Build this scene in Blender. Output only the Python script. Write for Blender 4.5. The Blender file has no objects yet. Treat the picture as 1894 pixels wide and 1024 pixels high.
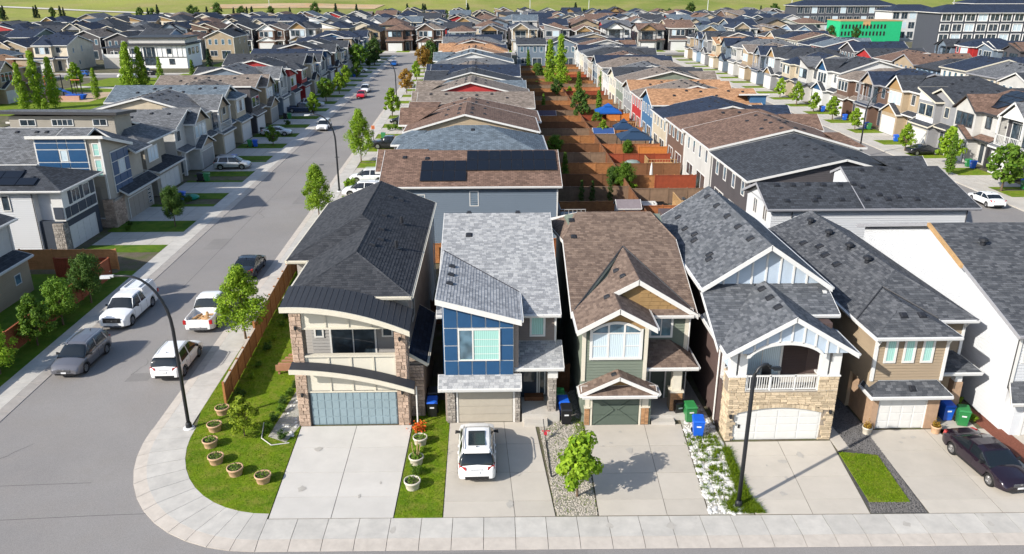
import bpy, math, random
from mathutils import Vector, Matrix
from mathutils import noise as mnoise
S = bpy.context.scene
COL = S.collection
PI = math.pi
R = math.radians
# ------------------------------------------------------------ camera, sky, sun, exposure
cam = bpy.data.objects.new('camera', bpy.data.cameras.new('camera'))
COL.objects.link(cam); S.camera = cam
cam.location = (0, 0, 23.0)
cam.rotation_euler = (R(90 - 20.44), 0, R(-1.4))
cam.data.sensor_width = 36; cam.data.lens = 27.64
cam.data.clip_start = 0.5; cam.data.clip_end = 6000
W = bpy.data.worlds.new('World'); S.world = W; W.use_nodes = True
nt = W.node_tree; bg = nt.nodes['Background']
sky = nt.nodes.new('ShaderNodeTexSky'); sky.sky_type = 'NISHITA'; sky.sun_disc = False
SUN_EL, SUN_AZ = R(31.5), math.atan2(-.83, -.557)      # the sun stands behind the camera, to the left
sky.sun_elevation = SUN_EL; sky.sun_rotation = SUN_AZ % (2 * PI); sky.air_density = 1.0; sky.dust_density = 1.0
nt.links.new(sky.outputs[0], bg.inputs[0]); bg.inputs[1].default_value = 0.15
sl = bpy.data.lights.new('sun', 'SUN'); sl.energy = 5.0; sl.angle = R(0.6); sl.color = (1, .945, .85)
sun = bpy.data.objects.new('sun', sl); COL.objects.link(sun)
sd = Vector((math.sin(SUN_AZ) * math.cos(SUN_EL), math.cos(SUN_AZ) * math.cos(SUN_EL), math.sin(SUN_EL)))
sun.rotation_euler = (-sd).to_track_quat('-Z', 'Y').to_euler()
S.view_settings.view_transform = 'Standard'; S.view_settings.look = 'None'
S.view_settings.exposure = 0.42; S.view_settings.gamma = 1; S.view_settings.use_curve_mapping = False
S.cycles.use_adaptive_sampling = True; S.cycles.adaptive_threshold = 0.02
S.cycles.max_bounces = 5; S.cycles.diffuse_bounces = 2; S.cycles.glossy_bounces = 2
S.cycles.transparent_max_bounces = 6; S.cycles.caustics_reflective = False; S.cycles.caustics_refractive = False
try: S.cycles.use_denoising = True
except Exception: pass

# ------------------------------------------------------------ materials
MATS = {}
def rgb(c): return (c[0], c[1], c[2], 1)
def mat(name, col, rough=.8, var=.12, scale=3.0, bump=0.0, bscale=30.0, spec=.3, metal=0, stretch=(1, 1, 1), two=None, objvar=0.0):
    """plain surface: base colour with a little noise of its own, optional bump"""
    if name in MATS: return MATS[name]
    m = bpy.data.materials.new(name); m.use_nodes = True; n = m.node_tree; L = n.links
    b = n.nodes['Principled BSDF']; b.inputs['Roughness'].default_value = rough; b.inputs['Metallic'].default_value = metal
    b.inputs['Specular IOR Level'].default_value = spec
    if var > 0 or two or objvar:
        tc = n.nodes.new('ShaderNodeTexCoord'); mp = n.nodes.new('ShaderNodeMapping')
        mp.inputs['Scale'].default_value = stretch; L.new(tc.outputs['Object'], mp.inputs[0])
        no = n.nodes.new('ShaderNodeTexNoise'); no.inputs['Scale'].default_value = scale; no.inputs['Detail'].default_value = 6
        no.inputs['Roughness'].default_value = .65
        L.new(mp.outputs[0], no.inputs[0])
        cr = n.nodes.new('ShaderNodeValToRGB'); cr.color_ramp.elements[0].position = .3; cr.color_ramp.elements[1].position = .72
        a = [max(0, x * (1 - var)) for x in col]; c = [min(1, x * (1 + var)) for x in (two or col)]
        cr.color_ramp.elements[0].color = rgb(a); cr.color_ramp.elements[1].color = rgb(c)
        L.new(no.outputs[0], cr.inputs[0]); out = cr.outputs[0]
        if objvar:
            oi = n.nodes.new('ShaderNodeObjectInfo'); hv = n.nodes.new('ShaderNodeHueSaturation')
            mr = n.nodes.new('ShaderNodeMapRange'); mr.inputs[3].default_value = 1 - objvar; mr.inputs[4].default_value = 1 + objvar
            L.new(oi.outputs['Random'], mr.inputs[0]); L.new(mr.outputs[0], hv.inputs['Value']); L.new(out, hv.inputs['Color']); out = hv.outputs[0]
        L.new(out, b.inputs['Base Color'])
    else: b.inputs['Base Color'].default_value = rgb(col)
    if bump > 0:
        tc2 = n.nodes.new('ShaderNodeTexCoord'); n2 = n.nodes.new('ShaderNodeTexNoise'); n2.inputs['Scale'].default_value = bscale; n2.inputs['Detail'].default_value = 4
        L.new(tc2.outputs['Object'], n2.inputs[0]); bp = n.nodes.new('ShaderNodeBump'); bp.inputs['Strength'].default_value = bump; bp.inputs['Distance'].default_value = .03
        L.new(n2.outputs[0], bp.inputs['Height']); L.new(bp.outputs[0], b.inputs['Normal'])
    MATS[name] = m; return m

def shingle_tabs(name, dark, light, mid=None):
    """colour of single asphalt tabs: each tab has its own tone (face attribute or the object's own random number)"""
    if name in MATS: return MATS[name]
    m = bpy.data.materials.new(name); m.use_nodes = True; n = m.node_tree; L = n.links; b = n.nodes['Principled BSDF']
    b.inputs['Roughness'].default_value = .95; b.inputs['Specular IOR Level'].default_value = .15
    at = n.nodes.new('ShaderNodeAttribute'); at.attribute_name = 'tone'
    oi = n.nodes.new('ShaderNodeObjectInfo'); ad = n.nodes.new('ShaderNodeMath'); ad.operation = 'ADD'
    fr = n.nodes.new('ShaderNodeMath'); fr.operation = 'FRACT'
    L.new(at.outputs['Fac'], ad.inputs[0]); L.new(oi.outputs['Random'], ad.inputs[1]); L.new(ad.outputs[0], fr.inputs[0])
    cr = n.nodes.new('ShaderNodeValToRGB'); e = cr.color_ramp.elements
    e[0].position = 0; e[0].color = rgb(dark); e[1].position = 1; e[1].color = rgb(light)
    if mid: x = cr.color_ramp.elements.new(.55); x.color = rgb(mid)
    L.new(fr.outputs[0], cr.inputs[0])
    tc = n.nodes.new('ShaderNodeTexCoord'); no = n.nodes.new('ShaderNodeTexNoise'); no.inputs['Scale'].default_value = 25; no.inputs['Detail'].default_value = 5
    L.new(tc.outputs['Object'], no.inputs[0]); mx = n.nodes.new('ShaderNodeMix'); mx.data_type = 'RGBA'; mx.blend_type = 'MULTIPLY'; mx.inputs[0].default_value = .55
    mr = n.nodes.new('ShaderNodeMapRange'); mr.inputs[1].default_value = .3; mr.inputs[2].default_value = .7; mr.inputs[3].default_value = .55; mr.inputs[4].default_value = 1.35
    L.new(no.outputs[0], mr.inputs[0]); L.new(cr.outputs[0], mx.inputs[6]); L.new(mr.outputs[0], mx.inputs[7]); L.new(mx.outputs[2], b.inputs['Base Color'])
    MATS[name] = m; return m

def shingle_uv(name, col, contrast=.3):
    """shingled roof seen from afar: courses and tabs from the roof plane's own u, v in metres"""
    if name in MATS: return MATS[name]
    m = bpy.data.materials.new(name); m.use_nodes = True; n = m.node_tree; L = n.links; b = n.nodes['Principled BSDF']
    b.inputs['Roughness'].default_value = .92; b.inputs['Specular IOR Level'].default_value = .2
    uv = n.nodes.new('ShaderNodeTexCoord')
    br = n.nodes.new('ShaderNodeTexBrick'); br.inputs['Scale'].default_value = 1
    br.inputs['Brick Width'].default_value = .42; br.inputs['Row Height'].default_value = .24; br.inputs['Mortar Size'].default_value = .018
    br.inputs['Mortar Smooth'].default_value = .3; br.inputs['Bias'].default_value = 0
    br.inputs['Color1'].default_value = rgb([x * (1 - contrast) for x in col]); br.inputs['Color2'].default_value = rgb([min(1, x * (1 + contrast)) for x in col])
    br.inputs['Mortar'].default_value = rgb([x * .5 for x in col]); L.new(uv.outputs['UV'], br.inputs[0])
    no = n.nodes.new('ShaderNodeTexNoise'); no.inputs['Scale'].default_value = .55; no.inputs['Detail'].default_value = 8; no.inputs['Roughness'].default_value = .7
    L.new(uv.outputs['UV'], no.inputs[0]); mr = n.nodes.new('ShaderNodeMapRange'); mr.inputs[1].default_value = .3; mr.inputs[2].default_value = .7; mr.inputs[3].default_value = .78; mr.inputs[4].default_value = 1.2
    L.new(no.outputs[0], mr.inputs[0]); mx = n.nodes.new('ShaderNodeMix'); mx.data_type = 'RGBA'; mx.blend_type = 'MULTIPLY'; mx.inputs[0].default_value = 1
    L.new(br.outputs[0], mx.inputs[6]); L.new(mr.outputs[0], mx.inputs[7]); L.new(mx.outputs[2], b.inputs['Base Color'])
    bp = n.nodes.new('ShaderNodeBump'); bp.inputs['Strength'].default_value = .4; bp.inputs['Distance'].default_value = .02; bp.invert = True
    L.new(br.outputs['Fac'], bp.inputs['Height']); L.new(bp.outputs[0], b.inputs['Normal'])
    MATS[name] = m; return m

def siding(name, col, step=.19):
    """lap siding: shallow relief across height (walls whose boards are only a pixel or two high)"""
    if name in MATS: return MATS[name]
    m = bpy.data.materials.new(name); m.use_nodes = True; n = m.node_tree; L = n.links; b = n.nodes['Principled BSDF']
    b.inputs['Roughness'].default_value = .6; b.inputs['Specular IOR Level'].default_value = .3
    tc = n.nodes.new('ShaderNodeTexCoord'); sp = n.nodes.new('ShaderNodeSeparateXYZ'); L.new(tc.outputs['Object'], sp.inputs[0])
    dv = n.nodes.new('ShaderNodeMath'); dv.operation = 'DIVIDE'; dv.inputs[1].default_value = step; L.new(sp.outputs[2], dv.inputs[0])
    fr = n.nodes.new('ShaderNodeMath'); fr.operation = 'FRACT'; L.new(dv.outputs[0], fr.inputs[0])
    no = n.nodes.new('ShaderNodeTexNoise'); no.inputs['Scale'].default_value = .8; no.inputs['Detail'].default_value = 6; L.new(tc.outputs['Object'], no.inputs[0])
    cr = n.nodes.new('ShaderNodeValToRGB'); cr.color_ramp.elements[0].position = .3; cr.color_ramp.elements[1].position = .75
    cr.color_ramp.elements[0].color = rgb([x * .88 for x in col]); cr.color_ramp.elements[1].color = rgb([min(1, x * 1.08) for x in col])
    L.new(no.outputs[0], cr.inputs[0]); L.new(cr.outputs[0], b.inputs['Base Color'])
    bp = n.nodes.new('ShaderNodeBump'); bp.inputs['Strength'].default_value = .8; bp.inputs['Distance'].default_value = .03; bp.invert = True
    L.new(fr.outputs[0], bp.inputs['Height']); L.new(bp.outputs[0], b.inputs['Normal'])
    MATS[name] = m; return m

def leafmat(name, a, c):
    if name in MATS: return MATS[name]
    m = bpy.data.materials.new(name); m.use_nodes = True; n = m.node_tree; L = n.links; b = n.nodes['Principled BSDF']
    b.inputs['Roughness'].default_value = .6; b.inputs['Specular IOR Level'].default_value = .25
    at = n.nodes.new('ShaderNodeAttribute'); at.attribute_name = 'tone'; oi = n.nodes.new('ShaderNodeObjectInfo')
    cr = n.nodes.new('ShaderNodeValToRGB'); cr.color_ramp.elements[0].color = rgb(a); cr.color_ramp.elements[1].color = rgb(c)
    L.new(at.outputs['Fac'], cr.inputs[0]); hs = n.nodes.new('ShaderNodeHueSaturation')
    mr = n.nodes.new('ShaderNodeMapRange'); mr.inputs[3].default_value = .8; mr.inputs[4].default_value = 1.15; L.new(oi.outputs['Random'], mr.inputs[0]); L.new(mr.outputs[0], hs.inputs['Value'])
    L.new(cr.outputs[0], hs.inputs['Color']); L.new(hs.outputs[0], b.inputs['Base Color'])
    tr = n.nodes.new('ShaderNodeBsdfTranslucent'); L.new(hs.outputs[0], tr.inputs[0]); ms = n.nodes.new('ShaderNodeMixShader'); ms.inputs[0].default_value = .35
    o = n.nodes['Material Output']; L.new(b.outputs[0], ms.inputs[1]); L.new(tr.outputs[0], ms.inputs[2]); L.new(ms.outputs[0], o.inputs[0])
    MATS[name] = m; return m

def paint(name, col, rough=.25, metal=.0, coat=.6):
    if name in MATS: return MATS[name]
    m = bpy.data.materials.new(name); m.use_nodes = True; b = m.node_tree.nodes['Principled BSDF']
    b.inputs['Base Color'].default_value = rgb(col); b.inputs['Roughness'].default_value = rough; b.inputs['Metallic'].default_value = metal
    b.inputs['Coat Weight'].default_value = coat; b.inputs['Coat Roughness'].default_value = .06
    MATS[name] = m; return m

def glassy(name, col, curtain=None, rough=.06):
    """window glass over a dark room; with curtain: pale folds seen behind the glass"""
    if name in MATS: return MATS[name]
    m = bpy.data.materials.new(name); m.use_nodes = True; n = m.node_tree; L = n.links; b = n.nodes['Principled BSDF']
    b.inputs['Roughness'].default_value = rough; b.inputs['Specular IOR Level'].default_value = .8
    tc = n.nodes.new('ShaderNodeTexCoord')
    if curtain:
        wv = n.nodes.new('ShaderNodeTexWave'); wv.inputs['Scale'].default_value = 3; wv.inputs['Distortion'].default_value = 2; wv.bands_direction = 'X'
        L.new(tc.outputs['Object'], wv.inputs[0]); cr = n.nodes.new('ShaderNodeValToRGB'); cr.color_ramp.elements[0].color = rgb(curtain); cr.color_ramp.elements[1].color = rgb([min(1, x * 1.35) for x in curtain])
        L.new(wv.outputs[0], cr.inputs[0]); L.new(cr.outputs[0], b.inputs['Base Color'])
    else:
        no = n.nodes.new('ShaderNodeTexNoise'); no.inputs['Scale'].default_value = 1.3; L.new(tc.outputs['Object'], no.inputs[0])
        cr = n.nodes.new('ShaderNodeValToRGB'); cr.color_ramp.elements[0].position = .4; cr.color_ramp.elements[1].position = .62
        cr.color_ramp.elements[0].color = rgb(col); cr.color_ramp.elements[1].color = rgb([x * 2.2 + .01 for x in col]); L.new(no.outputs[0], cr.inputs[0]); L.new(cr.outputs[0], b.inputs['Base Color'])
    MATS[name] = m; return m

def ground_mat(name, c1, c2, c3, s1, s2, bump=.3, bscale=40, rough=.95, speck=None):
    """two scales of patches plus fine grain, in world metres"""
    if name in MATS: return MATS[name]
    m = bpy.data.materials.new(name); m.use_nodes = True; n = m.node_tree; L = n.links; b = n.nodes['Principled BSDF']
    b.inputs['Roughness'].default_value = rough; b.inputs['Specular IOR Level'].default_value = .2
    g = n.nodes.new('ShaderNodeNewGeometry')
    def noi(s, d=5):
        x = n.nodes.new('ShaderNodeTexNoise'); x.inputs['Scale'].default_value = s; x.inputs['Detail'].default_value = d; x.inputs['Roughness'].default_value = .62; L.new(g.outputs['Position'], x.inputs[0]); return x
    a = noi(s1); c = noi(s2); f = noi(bscale, 3)
    r1 = n.nodes.new('ShaderNodeValToRGB'); r1.color_ramp.elements[0].position = .38; r1.color_ramp.elements[1].position = .64
    r1.color_ramp.elements[0].color = rgb(c1); r1.color_ramp.elements[1].color = rgb(c2); L.new(a.outputs[0], r1.inputs[0])
    mr = n.nodes.new('ShaderNodeMapRange'); mr.inputs[1].default_value = .45; mr.inputs[2].default_value = .7; mr.inputs[4].default_value = .8; L.new(c.outputs[0], mr.inputs[0])
    mx = n.nodes.new('ShaderNodeMix'); mx.data_type = 'RGBA'; L.new(mr.outputs[0], mx.inputs[0]); L.new(r1.outputs[0], mx.inputs[6]); mx.inputs[7].default_value = rgb(c3)
    mf = n.nodes.new('ShaderNodeMapRange'); mf.inputs[1].default_value = .3; mf.inputs[2].default_value = .7; mf.inputs[3].default_value = .82; mf.inputs[4].default_value = 1.18; L.new(f.outputs[0], mf.inputs[0])
    m2 = n.nodes.new('ShaderNodeMix'); m2.data_type = 'RGBA'; m2.blend_type = 'MULTIPLY'; m2.inputs[0].default_value = 1; L.new(mx.outputs[2], m2.inputs[6]); L.new(mf.outputs[0], m2.inputs[7])
    L.new(m2.outputs[2], b.inputs['Base Color'])
    if bump:
        bp = n.nodes.new('ShaderNodeBump'); bp.inputs['Strength'].default_value = bump; bp.inputs['Distance'].default_value = .03; L.new(f.outputs[0], bp.inputs['Height']); L.new(bp.outputs[0], b.inputs['Normal'])
    MATS[name] = m; return m

WALLC = {'beige': (.46, .39, .29), 'tan': (.36, .28, .19), 'cream': (.62, .54, .42), 'white': (.57, .57, .565), 'light grey': (.47, .46, .44), 'grey': (.25, .25, .26),
         'slate blue': (.15, .19, .24), 'blue': (.05, .13, .25), 'red': (.36, .03, .03), 'brown': (.13, .08, .06), 'dark grey': (.07, .065, .07), 'sage green': (.17, .20, .16), 'pale blue': (.28, .38, .5)}
ROOFC = {'charcoal': (.048, .053, .063), 'navy': (.024, .035, .062), 'grey': (.13, .135, .145), 'brown': (.165, .105, .08), 'taupe': (.2, .165, .14), 'orange tan': (.38, .21, .115), 'blue grey': (.12, .15, .18)}
def WM(c): return siding('siding ' + c, WALLC[c])
def RM(c): return shingle_uv('shingle ' + c, ROOFC[c])
M_trim = mat('white trim', (.62, .61, .59), .5, .05)
M_dtrim = mat('dark trim', (.05, .05, .055), .5, .05)
M_cream = mat('cream trim', (.58, .54, .45), .6, .06)
M_black = mat('black metal', (.012, .014, .018), .45, .1, spec=.5)
M_glass = glassy('window glass', (.02, .03, .04))
M_glassb = glassy('window glass bluish', (.05, .09, .12))
M_teal = glassy('glass with pale blind', (.2, .4, .36), (.26, .46, .42), .2)
M_curt = glassy('glass with curtain', (.4, .45, .5), (.42, .5, .55), .15)
M_door = mat('white garage door', (.6, .595, .58), .45, .04)
M_gdoor = mat('grey garage door', (.3, .3, .3), .5, .06)
M_conc = ground_mat('concrete paving', (.42, .395, .36), (.5, .475, .435), (.45, .41, .36), .35, 1.1, .15, 60)
M_walk = mat('concrete slab', (.43, .41, .38), .9, .06, 1.2, .15, 70, .2, objvar=.06, two=(.5, .475, .435))
M_conc2 = mat('pale concrete slab', (.52, .495, .46), .9, .07, .7, .15, 60, .2, objvar=.04)
M_conc3 = mat('warm concrete slab', (.47, .43, .375), .9, .06, .9, .12, 60, .2, objvar=.05)
M_kerb = mat('kerb concrete', (.42, .38, .34), .9, .12, 2, .2, 40)
M_asph = ground_mat('asphalt', (.225, .212, .205), (.262, .248, .238), (.245, .228, .215), .08, .5, .35, 25)
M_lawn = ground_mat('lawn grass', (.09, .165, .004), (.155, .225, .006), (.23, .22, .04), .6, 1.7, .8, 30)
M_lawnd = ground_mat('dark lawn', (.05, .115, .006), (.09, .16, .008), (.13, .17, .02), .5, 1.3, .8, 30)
M_soil = ground_mat('yard soil', (.1, .085, .06), (.15, .13, .09), (.07, .1, .02), .3, 1.0, .5, 20)
M_meadow = ground_mat('meadow', (.12, .16, .025), (.27, .28, .06), (.3, .25, .1), .005, .03, .2, .8)
M_earth = ground_mat('building earth', (.42, .27, .14), (.5, .38, .24), (.3, .24, .15), .03, .12, .2, 2)
M_gravel = ground_mat('grey gravel', (.24, .22, .19), (.34, .31, .27), (.18, .2, .1), .8, 2.5, 1, 60)
M_dgravel = ground_mat('dark gravel', (.06, .058, .058), (.09, .088, .09), (.12, .115, .11), 1, 6, 1, 60)
M_wood = mat('cedar fence', (.3, .12, .045), .75, .2, 2, .2, 20, stretch=(1, 1, 4), objvar=.15, two=(.36, .16, .06))
M_woodd = mat('weathered fence', (.17, .075, .035), .8, .2, 2, .2, 20, stretch=(1, 1, 4), objvar=.15)
M_woodr = mat('red stained fence', (.24, .05, .022), .75, .2, 2, .2, 20, objvar=.15)
M_deck = mat('deck timber', (.45, .28, .13), .75, .15, 2, .2, 20, objvar=.1)
M_rub = mat('tyre rubber', (.015, .015, .016), .8, .2, 8)
M_rim = paint('alloy rim', (.45, .45, .46), .3, .9, 0)
M_solar = mat('solar cell', (.008, .011, .018), .35, 0, spec=.25)
M_sline = mat('solar frame', (.02, .023, .03), .4, 0)
M_vent = mat('vent', (.02, .022, .028), .6, .1)
M_bark = mat('bark', (.13, .09, .06), .9, .3, 6, .4, 20)
M_stone = mat('pale ledge stone', (.43, .34, .23), .85, .22, 5, .5, 25, objvar=.28, two=(.52, .42, .3))
M_stone2 = mat('pinkish stone', (.36, .25, .18), .85, .3, 5, .5, 25, objvar=.25, two=(.45, .34, .27))
M_stone3 = mat('grey stone', (.3, .27, .24), .85, .3, 5, .5, 25, objvar=.3)
M_brick = mat('brown brick', (.36, .2, .1), .85, .2, 5, .4, 25, objvar=.2)
M_mortar = mat('mortar', (.25, .21, .17), .95, .2, 6)
M_blue = paint('blue plastic', (.01, .1, .55), .4, 0, .1)
M_green = paint('green plastic', (.03, .2, .06), .4, 0, .1)
M_blackp = paint('black plastic', (.012, .012, .014), .4, 0, .1)
M_pot = mat('clay pot', (.5, .32, .2), .8, .12, 5)
M_potw = mat('pale pot', (.55, .5, .42), .8, .1, 5)
LEAF = {'bright': leafmat('bright leaf', (.13, .25, .014), (.36, .5, .035)), 'mid': leafmat('green leaf', (.06, .14, .014), (.2, .32, .03)),
        'dark': leafmat('dark leaf', (.03, .075, .014), (.11, .19, .03)), 'gold': leafmat('golden leaf', (.25, .12, .03), (.45, .3, .04)),
        'conifer': leafmat('conifer needles', (.012, .035, .018), (.04, .08, .035)), 'lime': leafmat('lime leaf', (.18, .27, .015), (.42, .5, .04))}
M_grass = leafmat('grass blade', (.08, .15, .004), (.22, .31, .012))

# ------------------------------------------------------------ mesh helper
class MB:
    def __init__(s): s.v = []; s.f = []; s.tone = []; s.uv = {}
    def poly(s, pts, tone=0, uv=None):
        i = len(s.v); s.v += [tuple(p) for p in pts]; s.f.append(tuple(range(i, i + len(pts)))); s.tone.append(tone)
        if uv: s.uv[len(s.f) - 1] = uv
    def mesh8(s, c, tone=0):
        i = len(s.v); s.v += [tuple(p) for p in c]
        for q in ((3, 2, 1, 0), (4, 5, 6, 7), (0, 1, 5, 4), (1, 2, 6, 5), (2, 3, 7, 6), (3, 0, 4, 7)):
            s.f.append(tuple(i + k for k in q)); s.tone.append(tone)
    def box(s, x0, x1, y0, y1, z0, z1, tone=0):
        if x1 < x0: x0, x1 = x1, x0
        if y1 < y0: y0, y1 = y1, y0
        if z1 < z0: z0, z1 = z1, z0
        s.mesh8([(x0, y0, z0), (x1, y0, z0), (x1, y1, z0), (x0, y1, z0), (x0, y0, z1), (x1, y0, z1), (x1, y1, z1), (x0, y1, z1)], tone); return s
    def prism(s, pts, z0, z1, tone=0):
        """plan polygon (counter-clockwise) extruded in z"""
        n = len(pts); i = len(s.v)
        s.v += [(p[0], p[1], z0) for p in pts] + [(p[0], p[1], z1) for p in pts]
        s.f.append(tuple(i + k for k in reversed(range(n)))); s.f.append(tuple(i + n + k for k in range(n)))
        for k in range(n): j = (k + 1) % n; s.f.append((i + k, i + j, i + n + j, i + n + k))
        s.tone += [tone] * (n + 2); return s
    def sweep(s, pts, d, tone=0):
        """3D polygon swept along vector d (closed solid)"""
        n = len(pts); i = len(s.v); d = Vector(d)
        s.v += [tuple(p) for p in pts] + [tuple(Vector(p) + d) for p in pts]
        s.f.append(tuple(i + k for k in reversed(range(n)))); s.f.append(tuple(i + n + k for k in range(n)))
        for k in range(n): j = (k + 1) % n; s.f.append((i + k, i + j, i + n + j, i + n + k))
        s.tone += [tone] * (n + 2); return s
    def tube(s, path, r, n=8, cap=True, tone=0):
        path = [Vector(p) for p in path]; rs = r if isinstance(r, (list, tuple)) else [r] * len(path); i0 = len(s.v)
        up = Vector((0, 0, 1))
        for k, p in enumerate(path):
            d = (path[min(k + 1, len(path) - 1)] - path[max(k - 1, 0)]).normalized()
            a = d.cross(up) if abs(d.z) < .95 else d.cross(Vector((0, 1, 0))); a.normalize(); b = a.cross(d)
            for q in range(n): t = 2 * PI * q / n; s.v.append(tuple(p + (a * math.cos(t) + b * math.sin(t)) * rs[k]))
        for k in range(len(path) - 1):
            for q in range(n): s.f.append((i0 + k * n + q, i0 + k * n + (q + 1) % n, i0 + (k + 1) * n + (q + 1) % n, i0 + (k + 1) * n + q)); s.tone.append(tone)
        if cap:
            s.f.append(tuple(i0 + q for q in reversed(range(n)))); s.f.append(tuple(i0 + (len(path) - 1) * n + q for q in range(n))); s.tone += [tone] * 2
        return s
    def lathe(s, prof, c, n=16, tone=0):
        i0 = len(s.v)
        for (r, z) in prof:
            for q in range(n): t = 2 * PI * q / n; s.v.append((c[0] + r * math.cos(t), c[1] + r * math.sin(t), c[2] + z))
        for k in range(len(prof) - 1):
            for q in range(n): s.f.append((i0 + k * n + q, i0 + k * n + (q + 1) % n, i0 + (k + 1) * n + (q + 1) % n, i0 + (k + 1) * n + q)); s.tone.append(tone)
        return s
    def mesh(s, name, off=(0, 0, 0)):
        me = bpy.data.meshes.new(name)
        if off[0] or off[1] or off[2]: vs = [(a - off[0], b - off[1], c - off[2]) for a, b, c in s.v]
        else: vs = s.v
        me.from_pydata(vs, [], s.f)
        if any(s.tone):
            at = me.attributes.new('tone', 'FLOAT', 'FACE'); at.data.foreach_set('value', s.tone)
        if s.uv:
            ul = me.uv_layers.new(name='UVMap')
            for fi, uvs in s.uv.items():
                p = me.polygons[fi]
                for k, li in enumerate(p.loop_indices): ul.data[li].uv = uvs[k]
        me.update(); return me
    def build(s, name, m, parent=None, smooth=False, loc=None, off=None, **kw):
        if off is None: off = ORI.get(parent, (0, 0, 0)) if parent else (0, 0, 0)
        me = s.mesh(name, off); me.materials.append(m)
        if smooth:
            me.polygons.foreach_set('use_smooth', [True] * len(me.polygons))
        o = bpy.data.objects.new(name, me); COL.objects.link(o)
        if parent: o.parent = parent; ORI[o] = off; CHD.setdefault(parent, []).append(o)
        if loc: o.location = loc
        for k, v in kw.items(): o[k] = v
        return o
CHD = {}     # children of every thing and part
ORI = {}     # world point that a thing's local origin stands for (its parts are written in world metres)
def thing(name, label, cat, loc=(0, 0, 0), rz=0, group=None, world=False):
    o = bpy.data.objects.new(name, None); COL.objects.link(o); o.location = loc; o.rotation_euler = (0, 0, rz)
    o.empty_display_size = .2
    o['label'] = label; o['category'] = cat
    if group: o['group'] = group
    if world: ORI[o] = tuple(loc)
    return o
def tag(o, label, cat, group=None):
    o['label'] = label; o['category'] = cat
    if group: o['group'] = group
    return o
def inst(me, name, parent, loc, rot=(0, 0, 0), scale=(1, 1, 1), m=None):
    o = bpy.data.objects.new(name, me); COL.objects.link(o); o.parent = parent; CHD.setdefault(parent, []).append(o)
    of = ORI.get(parent, (0, 0, 0)); o.location = (loc[0] - of[0], loc[1] - of[1], loc[2] - of[2]); o.rotation_euler = rot; o.scale = scale
    if parent in ORI: ORI[o] = of
    if m: o.material_slots[0].link = 'OBJECT'; o.material_slots[0].material = m
    return o
def copy_tree(o, swap=None, parent=None, depth=0):
    """a thing with its parts and sub-parts; swap maps a material name to another material for this copy"""
    c = o.copy(); COL.objects.link(c); c.parent = parent
    if swap and c.type == 'MESH':
        for sl_ in c.material_slots:
            if sl_.material and sl_.material.name in swap:
                mm = swap[sl_.material.name]; sl_.link = 'OBJECT'; sl_.material = mm
    for ch in CHD.get(o, ()): copy_tree(ch, swap, c, depth + 1)
    return c
# ------------------------------------------------------------ setting: ground, road, blocks, pavements
def SR(y): return -19.0 - .021 * (y - 40)      # kerb lines of the long street
def SL(y): return -27.9 - .018 * (y - 40)
m = MB(); m.poly([(-3200, -150, -.35), (3200, -150, -.35), (3200, 3600, -.35), (-3200, 3600, -.35)])
m.build('ground', M_meadow, kind='structure')
m = MB(); m.poly([(-300, -60, -.13), (300, -60, -.13), (300, 553, -.13), (-300, 553, -.13)]); m.build('road', M_asph, kind='structure')
# fine tar seams and two manholes on the road
m = MB()
rnd = random.Random(5)
for pts in ([(-40, 33.2), (-30, 33.0), (-20, 33.4)], [(-34, 30.4), (-24, 30.5), (-18.5, 30.8), (-13, 31)], [(-25.3, 60), (-25.6, 90), (-26.4, 150)], [(-60, 22.2), (0, 22.4), (40, 22.1)]):
    for a, b in zip(pts, pts[1:]):
        d = (Vector(b) - Vector(a)).normalized(); w = .018; nx, ny = -d.y * w, d.x * w
        m.poly([(a[0] - nx, a[1] - ny, -.126), (b[0] - nx, b[1] - ny, -.126), (b[0] + nx, b[1] + ny, -.126), (a[0] + nx, a[1] + ny, -.126)])
m.build('road_seams', mat('tar seam', (.11, .1, .1), .9, .1), kind='structure')
m = MB()
for k in range(16):
    x, y = rnd.uniform(-45, 30), rnd.uniform(21, 28) if k % 2 else rnd.uniform(34, 120)
    if k % 2 == 0: x = rnd.uniform(SL(y) + .6, SR(y) - .6)
    a = rnd.uniform(0, 6.3); P = [(x, y)]
    for q in range(rnd.randint(6, 16)): a += rnd.uniform(-.55, .55); P.append((P[-1][0] + math.cos(a) * .35, P[-1][1] + math.sin(a) * .35))
    for p0, p1 in zip(P, P[1:]):
        d = (Vector(p1) - Vector(p0)).normalized(); w = rnd.uniform(.006, .016); m.poly([(p0[0] + d.y * w, p0[1] - d.x * w, -.124), (p1[0] + d.y * w, p1[1] - d.x * w, -.124), (p1[0] - d.y * w, p1[1] + d.x * w, -.124), (p0[0] - d.y * w, p0[1] + d.x * w, -.124)])
m.build('road_cracks', mat('crack dark', (.07, .065, .062), .95, .2), kind='structure')
M_patch = ground_mat('asphalt patch', (.2, .19, .183), (.235, .222, .213), (.215, .2, .19), .3, 1.5, .35, 25)
for (x0, x1, y0, y1) in ((-27.1, -25.2, 70, 73.4), (-23, -21.6, 44, 45.2), (-30, -24, 25.4, 27.2), (-3, 4, 26.2, 27.9), (-22.6, -21.2, 86, 97)):
    m = MB(); m.poly([(x0, y0, -.1265), (x1, y0 + .1, -.1265), (x1 - .05, y1, -.1265), (x0 + .06, y1 - .08, -.1265)]); m.build('road_patch', M_patch, kind='structure')
for (x, y) in ((-23.4, 106.5), (-22.2, 111.5)):
    m = MB(); m.lathe([(0, -.122), (.36, -.122), (.36, -.13)], (x, y, 0), 16)
    tag(m.build('manhole_cover', mat('cast iron', (.06, .06, .06), .6, .2)), 'round iron manhole cover in the long street, %s of the pair' % ('nearer' if y < 110 else 'farther'), 'manhole cover')

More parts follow.
